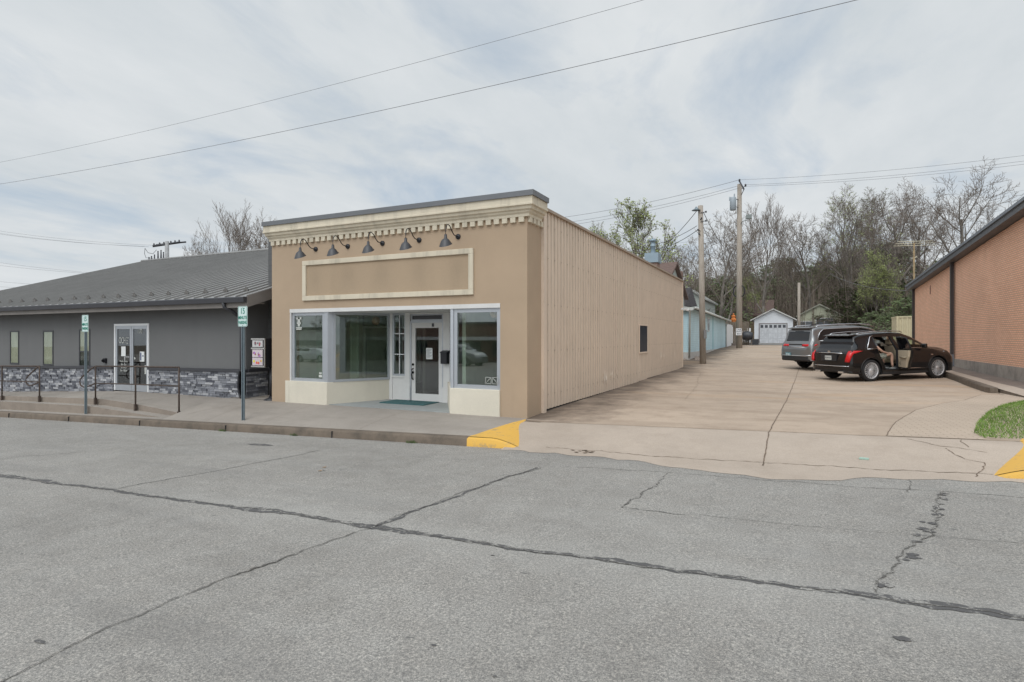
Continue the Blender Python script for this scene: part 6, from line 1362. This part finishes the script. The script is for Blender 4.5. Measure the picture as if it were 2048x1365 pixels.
rearQ = [('rear_window', [(0, 1.27), (.72, 1.27), (.68, 1.70), (0, 1.73)], -.85)]
rp2 = Vector((1.20, 29.7)); zq = G(.6, 30.3)
c2_, cp2, _ = car('large_suv', 'large gray metallic SUV with roof rails parked beyond the brown crossover', 'car', (rp2.x, rp2.y, zq), HD, QS, 3.075, .40, 0, winQ, GRAYP, rearQ, pitch=math.atan2(G(3.4, 31.7)-zq, 3.075), spokes=6, clear=[('windscreen', [(-1, 2.3), (.68, 2.3), (.72, 2.9), (-1, 2.92)], 2.3)])
for s_ in (-1, 1):
    m = MB(); P_ = [((-1.175, .42), (-.98, .955), 1.045), ((-1.17, .42), (-.90, .965), 1.09), ((-1.155, .42), (-.80, .955), 1.14)]; vs = []; K = 10
    for (a, b, z) in P_:
        for k in range(K+1):
            t_ = k/K; x = (1-t_)**2*a[0]+2*t_*(1-t_)*(a[0]-.06)+t_*t_*b[0]; y = (1-t_)**2*a[1]+2*t_*(1-t_)*(b[1]+.0)+t_*t_*b[1]; vs.append((x-.03, s_*(y+.01), z))
    m.add(vs, [(i*(K+1)+k, i*(K+1)+k+1, (i+1)*(K+1)+k+1, (i+1)*(K+1)+k) for i in range(2) for k in range(K)], 0, True); o = m.build('tail_lamp', RED, c2_, True); q = o.modifiers.new('s', 'SOLIDIFY'); q.thickness = .04; q.offset = 0
    m = MB(); m.tube([(-.75, s_*.66, 1.86), (-.6, s_*.67, 1.95), (.5, s_*.68, 2.0), (1.6, s_*.675, 2.0), (2.1, s_*.67, 1.95), (2.35, s_*.67, 1.83)], .028, 6); m.build('roof_rail', SILV, c2_, True)
    m = MB(); m.prism([(2.5, s_*.98), (2.55, s_*1.18), (2.7, s_*1.18), (2.72, s_*.98)], 1.25, 1.46); m.build('wing_mirror', CHR, c2_, True, bevel=.03)
    m = MB(); m.tube([(-.74, s_*.955, 1.29), (.5, s_*.958, 1.28), (2.7, s_*.95, 1.27)], .012, 5); m.tube([(-.8, s_*.90, 1.38), (-.62, s_*.83, 1.66), (-.4, s_*.79, 1.80), (1.6, s_*.785, 1.845), (2.2, s_*.79, 1.74), (2.8, s_*.86, 1.36)], .014, 5); m.parts('chrome_trim', CHR, c2_, True)
m = MB(); m.box(-1.20, -1.15, -.5, .5, 1.03, 1.15); m.build('tailgate_band', PLAST, c2_, True, bevel=.01)
m = MB(); m.tube([(-1.21, -.72, 1.0), (-1.235, 0, 1.01), (-1.21, .72, 1.0)], .018, 6); m.build('chrome_strip', CHR, c2_, True)
m = MB(); m.prism([(-1.275, -.80), (-1.2, -.86), (-1.2, .86), (-1.275, .80)], .42, .60); m.build('rear_bumper_trim', PLAST, c2_, True, bevel=.02)
m = MB(); m.tube([(-1.2, -.95, .66), (-1.285, -.7, .63), (-1.29, 0, .63), (-1.285, .7, .63), (-1.2, .95, .66)], .016, 6); m.build('chrome_strip', CHR, c2_, True)
m = MB(); m.box(-1.285, -1.262, .24, .56, .60, .76); pl = m.build('license_plate', mat('plate_teal', (.16, .30, .34), .5, bump=0), c2_, True); text('lettering', 'B 4LC', .09, WPT2, pl, RT(-1.287, .4, .68), local=True)
text('badge', 'QX80', .06, RED, c2_, RT(-1.225, -.55, .90), local=True, ext=.004)
m = MB(); m.add([(-1.08, y, 1.875) for y in (-.64, .64)]+[(-.7, y, 1.92) for y in (.70, -.70)]+[(-1.07, y, 1.835) for y in (-.64, .64)]+[(-.7, y, 1.85) for y in (.70, -.70)], [(0, 3, 2, 1), (4, 5, 6, 7), (0, 1, 5, 4), (1, 2, 6, 5), (3, 0, 4, 7), (2, 3, 7, 6)]); m.build('spoiler', GRAYP, c2_, True, bevel=.012)
for k in (.2, 1.4):
    m = MB(); m.tube([(k, -.66, 2.0), (k, -.3, 2.03), (k, .3, 2.03), (k, .66, 2.0)], .018, 5); m.build('cross_bar', PLAST, c2_, True)

# --- across the street (seen in the shop glass)
wc, _, _ = car('white_car', 'white car parked across the street, mirrored in the shop window', 'car', (-47, -25.0, ST(-47)+.0), 0, [tuple([s[0], s[1]]+[v for v in s[2:5]]+[min(s[5], .95)]+[s[6], min(s[7], 1.38), min(s[8], 1.44)]) for s in XS], 2.857, .35, 0, winX[:3]+winX[4:], paint('white_car_paint', (.75, .76, .78), .0, .3), rearX, NS=50)
o_ = MB(); o_.sheet(-90, 60, -60, -16, 60, 3, lambda x, y: ST(x)+.002); tag(o_.build('parking_lot', SDW), kind='structure')
wh = thing('warehouse', 'long pale gray metal warehouse across the street seen in shop glass', 'building', (-60, -38, -3)); m = MB(); m.box(-95, -42, -52, -38, -3, 1.0); m.build('wall', mat('pale_metal_wall', (.80, .81, .80), .6, bump=0), wh); m = MB(); m.box(-95.3, -41.7, -52.3, -37.6, 1.0, 1.3); m.build('roof', mat('dark_roof_edge', (.10, .10, .11), .6, bump=0), wh); m = MB(); m.box(-95, -42, -38.04, -37.9, -1.2, -.5); m.build('wall_band', mat('gray_band', (.25, .27, .26), .6, bump=0), wh)
bs = thing('brick_storefront', 'red brick storefront across the street seen in shop glass', 'building', (-28, -30, -2)); m = MB(); m.box(-41, -14, -44, -30, -3.5, 1.3); m.build('wall', brick('red_brick', (.25, .09, .06), (.2, .07, .05), (.2, .17, .15), axis='y'), bs)
for k in range(6): m = MB(); x = -39.5+k*4.2; m.box(x, x+2.8, -30.02, -29.9, -1.9, -.5); m.build('window', MATS['dark_window'], bs)
m = MB(); m.box(-41.1, -13.9, -30.1, -28.6, -.35, .0); m.build('canopy', WPT2, bs); m = MB(); m.box(-41.2, -13.8, -44, -29.8, 1.3, 1.5); m.build('roof', CAP, bs)
k_ = copy_tree(c2_); k_.location = (-27, -21, ST(-27)); k_.rotation_euler = (0, 0, R(5)); k_['label'] = 'dark SUV parked across the street, mirrored in the right shop window'
# ============================================================ TREES
def grow_tree(seed, H, trunk=.28, lean=(0, 0), limbs=9, spread=.75, up=.35, first=.3, twigs=5, leaf=0, leafs=.12, vase=False, density=1.0, tr=.013, fork=True):
    rr = random.Random(seed); T = MB(); C = MB(); Lf = MB()
    def seg(m, a, b, ra, rb, n):
        d = (b-a); 
        if d.length < 1e-5: return
        d.normalize(); u = Vector((0, 0, 1)) if abs(d.z) < .9 else Vector((1, 0, 0)); x = d.cross(u).normalized(); y = d.cross(x)
        vs = []
        for (p, r_) in ((a, ra), (b, rb)):
            for k in range(n): th = 6.2832*k/n; vs.append(p+(x*math.cos(th)+y*math.sin(th))*r_)
        m.add(vs, [(k, (k+1) % n, n+(k+1) % n, n+k) for k in range(n)], 0, True)
    def branch(p, d, L_, r0, lvl):
        nseg = (9, 7, 5, 4, 3)[lvl]; m = T if lvl < 2 else C; n = (9, 6, 4, 3, 3)[lvl]; r1 = max(tr*.7, r0*(.35 if lvl else .3)); q = p.copy(); dd = d.copy()
        kids = [0, int(limbs), int(6*density), int(6*density), twigs][lvl+1] if lvl < 4 else 0
        pts = [q.copy()]; wob = (.045, .11, .14, .15, .15)[lvl]
        for i in range(nseg):
            dd = (dd+Vector((rr.gauss(0, wob), rr.gauss(0, wob), rr.gauss(0, wob*.7)+(up if lvl else .1)*.25))).normalized(); nq = q+dd*(L_/nseg)
            seg(m, q, nq, r0+(r1-r0)*i/nseg, r0+(r1-r0)*(i+1)/nseg, n); q = nq; pts.append(q.copy())
        if lvl == 4 or lvl == 3:
            if leaf and rr.random() < leaf:
                for _ in range(rr.randint(2, 5) if lvl == 4 else 2):
                    c = pts[rr.randint(1, len(pts)-1)]+Vector((rr.gauss(0, .09), rr.gauss(0, .09), rr.gauss(0, .09))); a = Vector((rr.gauss(0, 1), rr.gauss(0, 1), rr.gauss(0, .6))).normalized()*leafs*rr.uniform(.5, 1.2); b = a.orthogonal().normalized()*leafs*rr.uniform(.4, .8)
                    Lf.add([c-a, c+b, c+a, c-b], [(0, 1, 2, 3)])
        if lvl < 4:
            ph = rr.uniform(0, 6.28)
            for k in range(kids):
                t = (first+(1-first)*(k+.5*rr.random())/kids) if lvl == 0 else (.22+.78*(k+rr.random())/kids); t = min(t, .999); i = int(t*nseg); f = t*nseg-i; c = pts[i].lerp(pts[i+1], f); dir_ = (pts[i+1]-pts[i]).normalized()
                ph += 2.4+rr.uniform(-.5, .5); u = dir_.orthogonal().normalized(); v = dir_.cross(u); side = u*math.cos(ph)+v*math.sin(ph)
                sp_ = spread*rr.uniform(.7, 1.25)*(1.25-.55*t if lvl == 0 else 1); nd_ = (dir_*math.cos(sp_)+side*math.sin(sp_)).normalized()
                if nd_.z < -.15: nd_.z *= .3
                ln = L_*((.62 if not vase else .78)*(1.15-.62*t) if lvl == 0 else (.58-.2*t)*rr.uniform(.8, 1.2)); rr0 = max(tr, (r0+(r1-r0)*t)*(.55 if lvl == 0 else .52)*rr.uniform(.8, 1.1))
                branch(c, nd_, ln, rr0, lvl+1)
    branch(Vector((0, 0, -.5)), Vector((lean[0], lean[1], 1)).normalized(), H*.82, trunk, 0)
    return T, C, Lf
PROTO = {}
def proto(key, **k):
    T, C, Lf = grow_tree(**k)
    def me(m, mt, nm):
        o = bpy.data.meshes.new(nm); o.from_pydata([tuple(v) for v in m.v], [], m.f); o.materials.append(mt); o.polygons.foreach_set('use_smooth', m.sm); return o
    tw = k.get('tr', .013)
    PROTO[key] = (me(T, BARK, 'trunk'), me(C, TWC[key], 'crown'), me(Lf, LFC[key], 'foliage') if Lf.v else None, sorted(v[2] for v in C.v)[int(len(C.v)*.997)])
TWC = {'bare': TWIG, 'vase': TWIG, 'buds': TWIG, 'red': TWIG2, 'green': TWIG, 'brush': TWIG2, 'thin': TWIG, 'ever': TWIG}
LFC = {'bare': BUD, 'vase': BUD, 'buds': BUD, 'red': TWIG2, 'green': BUD, 'brush': BUD2, 'thin': BUD, 'ever': BUD2}
proto('bare', seed=1, H=16, trunk=.34, limbs=11, spread=.85, first=.28, twigs=5, tr=.015)
proto('buds', seed=2, H=16, trunk=.30, limbs=12, spread=.75, first=.25, twigs=5, leaf=.30, leafs=.075, tr=.015)
proto('vase', seed=3, H=15, trunk=.22, limbs=9, spread=.42, first=.3, twigs=4, vase=True, up=.6, tr=.014)
proto('red', seed=4, H=13, trunk=.24, limbs=12, spread=.8, first=.15, twigs=5, leaf=.3, leafs=.05, tr=.014)
proto('green', seed=5, H=12, trunk=.2, limbs=11, spread=.6, first=.2, twigs=4, leaf=.75, leafs=.10, up=.5, tr=.014)
proto('brush', seed=6, H=7, trunk=.12, limbs=12, spread=.9, first=.04, twigs=4, leaf=.5, leafs=.12, tr=.02)
def tree(key, px, d, pytop, label, rz=0, group='bare trees behind the alley', base=None, wide=1.0, name='bare_tree', cat='tree'):
    p = atD(px, d); zb = TZ(p[0], p[1])-.1 if base is None else base; zt = atD(px, d, pytop)[2]; T, C, Lf, H = PROTO[key]; s = (zt-zb)/H*1.02
    g = thing(name, label, cat, (p[0], p[1], zb), (0, 0, rz), group); g.scale = (s*wide, s*wide, s)
    for me, nm in ((T, 'trunk'), (C, 'crown'), (Lf, 'foliage')):
        if me is None: continue
        o = bpy.data.objects.new(nm, me); COL.objects.link(o); o.parent = g
    return g
tree('vase', 1527, 74, 398, 'slender vase shaped bare tree rising above the white garage', 1.0, wide=1.1)
tree('red', 1440, 68, 425, 'bushy reddish bare tree between the two utility poles', .4)
tree('red', 1385, 62, 478, 'bushy bare tree behind the short utility pole', 2.2)
tree('red', 1340, 72, 500, 'thin bare tree beside the metal chimney', 1.2)
tree('bare', 1478, 96, 470, 'dark bare tree directly behind the tall utility pole', 3.0)
tree('red', 1622, 84, 435, 'reddish bare tree behind the yellow house', 3.3, wide=1.1)
tree('bare', 1570, 104, 500, 'low bare tree behind the white garage roof', .2)
tree('buds', 1688, 80, 380, 'tall budding tree rising behind the roof of the gray SUV', .8)
tree('buds', 1745, 92, 383, 'tall budding tree at the middle of the right tree group', 4.0)
tree('bare', 1790, 84, 365, 'tall bare tree left of the antenna mast', 2.0)
tree('bare', 1838, 88, 378, 'tall bare tree behind the antenna mast', 5.0)
tree('bare', 1922, 62, 336, 'tallest tree, rising over the brick building roof', 1.1, wide=1.05)
tree('bare', 1720, 110, 440, 'far bare tree in the right tree group', 1.9)
tree('bare', 1660, 112, 470, 'far bare tree behind the yellow house', 5.3)
tree('green', 1772, 70, 505, 'light green leafing tree left of the antenna mast', .3, wide=.75, name='leafing_tree', group='leafing trees')
tree('green', 1745, 70, 540, 'small light green leafing tree above the brown crossover', 2.0, name='leafing_tree', group='leafing trees')
tree('green', 1283, 58, 421, 'light green leafing tree behind the metal chimney', 1.5, name='leafing_tree', group='leafing trees', wide=1.15)
tree('green', 1490, 78, 560, 'low leafing tree above the wooden fence', 1.7, name='leafing_tree', group='leafing trees')
tree('buds', 1195, 75, 452, 'small bare tree top showing just above the tan metal wall', .6)
tree('vase', 482, 62, 410, 'upright many branched bare tree behind the gray metal roof', 2.6, group='bare trees behind the gray roof', wide=.95)
tree('red', 520, 66, 440, 'bare tree between the gray roof and the tan shop cornice', 2.0, group='bare trees behind the gray roof')
tree('red', 408, 72, 470, 'low wide bare tree right of the cross arm pole', 4.4, group='bare trees behind the gray roof', wide=.6)
lb = ['brush behind the aqua shed end', 'brush left of the white garage', 'brush right of the white garage', 'brush behind the gray SUV roof', 'brush behind the brown crossover roof', 'brush beside the beige container', 'brush above the yellow house', 'brush behind the short utility pole', 'brush over the garage roof']
for k, (px, d, py, rz) in enumerate(((1440, 90, 560, 0), (1500, 100, 540, 1), (1600, 98, 560, 2), (1660, 100, 540, 3), (1715, 76, 575, 4), (1765, 74, 560, 5), (1640, 115, 530, .5), (1410, 80, 560, 1.5), (1560, 118, 520, 2.5))):
    tree('brush', px, d, py, 'dense brown '+lb[k], rz, name='thicket', cat='shrub', group='thickets on the hillside', wide=1.5)
for k, (px, d, py) in enumerate(((1735, 80, 600), (1800, 72, 590), (1700, 95, 590), (1820, 90, 560), (1530, 125, 560), (1590, 125, 545), (1680, 125, 520), (1740, 120, 500), (1790, 120, 490), (1830, 60, 600), (1755, 66, 625), (1775, 64, 632))):
    tree('brush', px, d, py, 'dense dark thicket '+['behind the crossover roof', 'left of the beige container', 'right of the yellow house', 'behind the antenna mast', 'far up the hill behind the garage', 'far up the hill right of the garage', 'far up the hill behind the yellow house', 'high on the hill in the right tree group', 'highest on the hill at the right', 'close behind the beige container', 'low between crossover and container', 'lowest beside the beige container'][k], k*.7, name='thicket', cat='shrub', group='thickets on the hillside', wide=1.8)
# the wooded hillside as one mass of stems
m = MB(); rr = random.Random(12)
for _ in range(5200):
    y = rr.uniform(86, 165); x = rr.uniform(-.32*y+8, .34*y+2); z = TZ(x, y)-.2; h = rr.uniform(3, 9.5); r_ = rr.uniform(.02, .06); lx, ly = rr.gauss(0, .8), rr.gauss(0, .8)
    n0 = len(m.v); m.tube([(x, y, z), (x+lx*.4, y+ly*.4, z+h*.5), (x+lx, y+ly, z+h)], [r_, r_*.7, .012], 3, cap=False, smooth=False)
    for k in range(7):
        t = rr.uniform(.25, .95); c = Vector((x+lx*t, y+ly*t, z+h*t)); a = rr.uniform(0, 6.28); l2 = rr.uniform(.5, 1.6); e_ = c+Vector((math.cos(a)*l2, math.sin(a)*l2, l2*rr.uniform(.1, .9))); u = Vector((-math.sin(a), math.cos(a), 0))*.02
        m.add([c-u, c+u, e_], [(0, 1, 2)]); m.add([c+Vector((0, 0, .02)), c-Vector((0, 0, .02)), e_], [(0, 1, 2)])
tag(m.build('wooded_hillside', TWIG2), 'far off bare brown woodland covering the hillside behind the houses', 'woodland', kind='stuff')
# weeds along curb
rr = random.Random(3)
for k, (px, py) in enumerate(((498, 851), (822, 884), (612, 864))):
    m = MB(); c0 = atST(px, py+3)
    for _ in range(50):
        a = rr.uniform(0, 6.28); r_ = rr.uniform(0, .09); x, y = c0[0]+r_*1.6*math.cos(a), 8.585+r_*.3*math.sin(a); h = rr.uniform(.02, .07); m.add([(x-.008, y, ST(x)), (x+.008, y, ST(x)), (x+rr.gauss(0, .02), y-rr.uniform(0, .03), ST(x)+h)], [(0, 1, 2)])
    tag(m.build('curb_weed', MATS['dark_leaves']), ['small weed at the curb below the parking sign', 'small weed at the curb left of the yellow paint', 'small weed at the curb midway along the shop front'][k], 'weed', 'weeds growing along the curb')
m = MB()
for (px, py) in ((648, 936), (640, 943)):
    c0 = atST(px, py); m.add([(c0[0]-.03, c0[1]-.02, ST(c0[0])+.006), (c0[0]+.03, c0[1]-.01, ST(c0[0])+.01), (c0[0]+.02, c0[1]+.03, ST(c0[0])+.02), (c0[0]-.02, c0[1]+.02, ST(c0[0])+.008)], [(0, 1, 2, 3)])
tag(m.build('dry_leaves', mat('dry_leaf', (.3, .2, .12), .8, bump=0)), 'two dry brown leaves lying on the street', 'leaves')
c0 = atG(1728, 919, APz); m = MB(); m.prism([(c0[0]-.06, c0[1]-.02), (c0[0]+.05, c0[1]-.03), (c0[0]+.06, c0[1]+.02), (c0[0]-.04, c0[1]+.03)], c0[2], c0[2]+.02); tag(m.build('crushed_cup', mat('litter_green', (.35, .5, .42), .6, bump=0)), 'crushed pale green litter on the driveway apron', 'litter')
for k in range(14):
    T, C, Lf, H = PROTO[('red', 'bare', 'buds')[k % 3]]; g = thing('bare_tree', 'bare tree across the street mirrored in the shop glass', 'tree', (-100+k*8.5, -58-(k*37 % 11), -3), (0, 0, k*1.3), 'bare trees across the street'); g.scale = (.62, .62, .5)
    for me, nm in ((T, 'trunk'), (C, 'crown'), (Lf, 'foliage')):
        if me is not None: o = bpy.data.objects.new(nm, me); COL.objects.link(o); o.parent = g
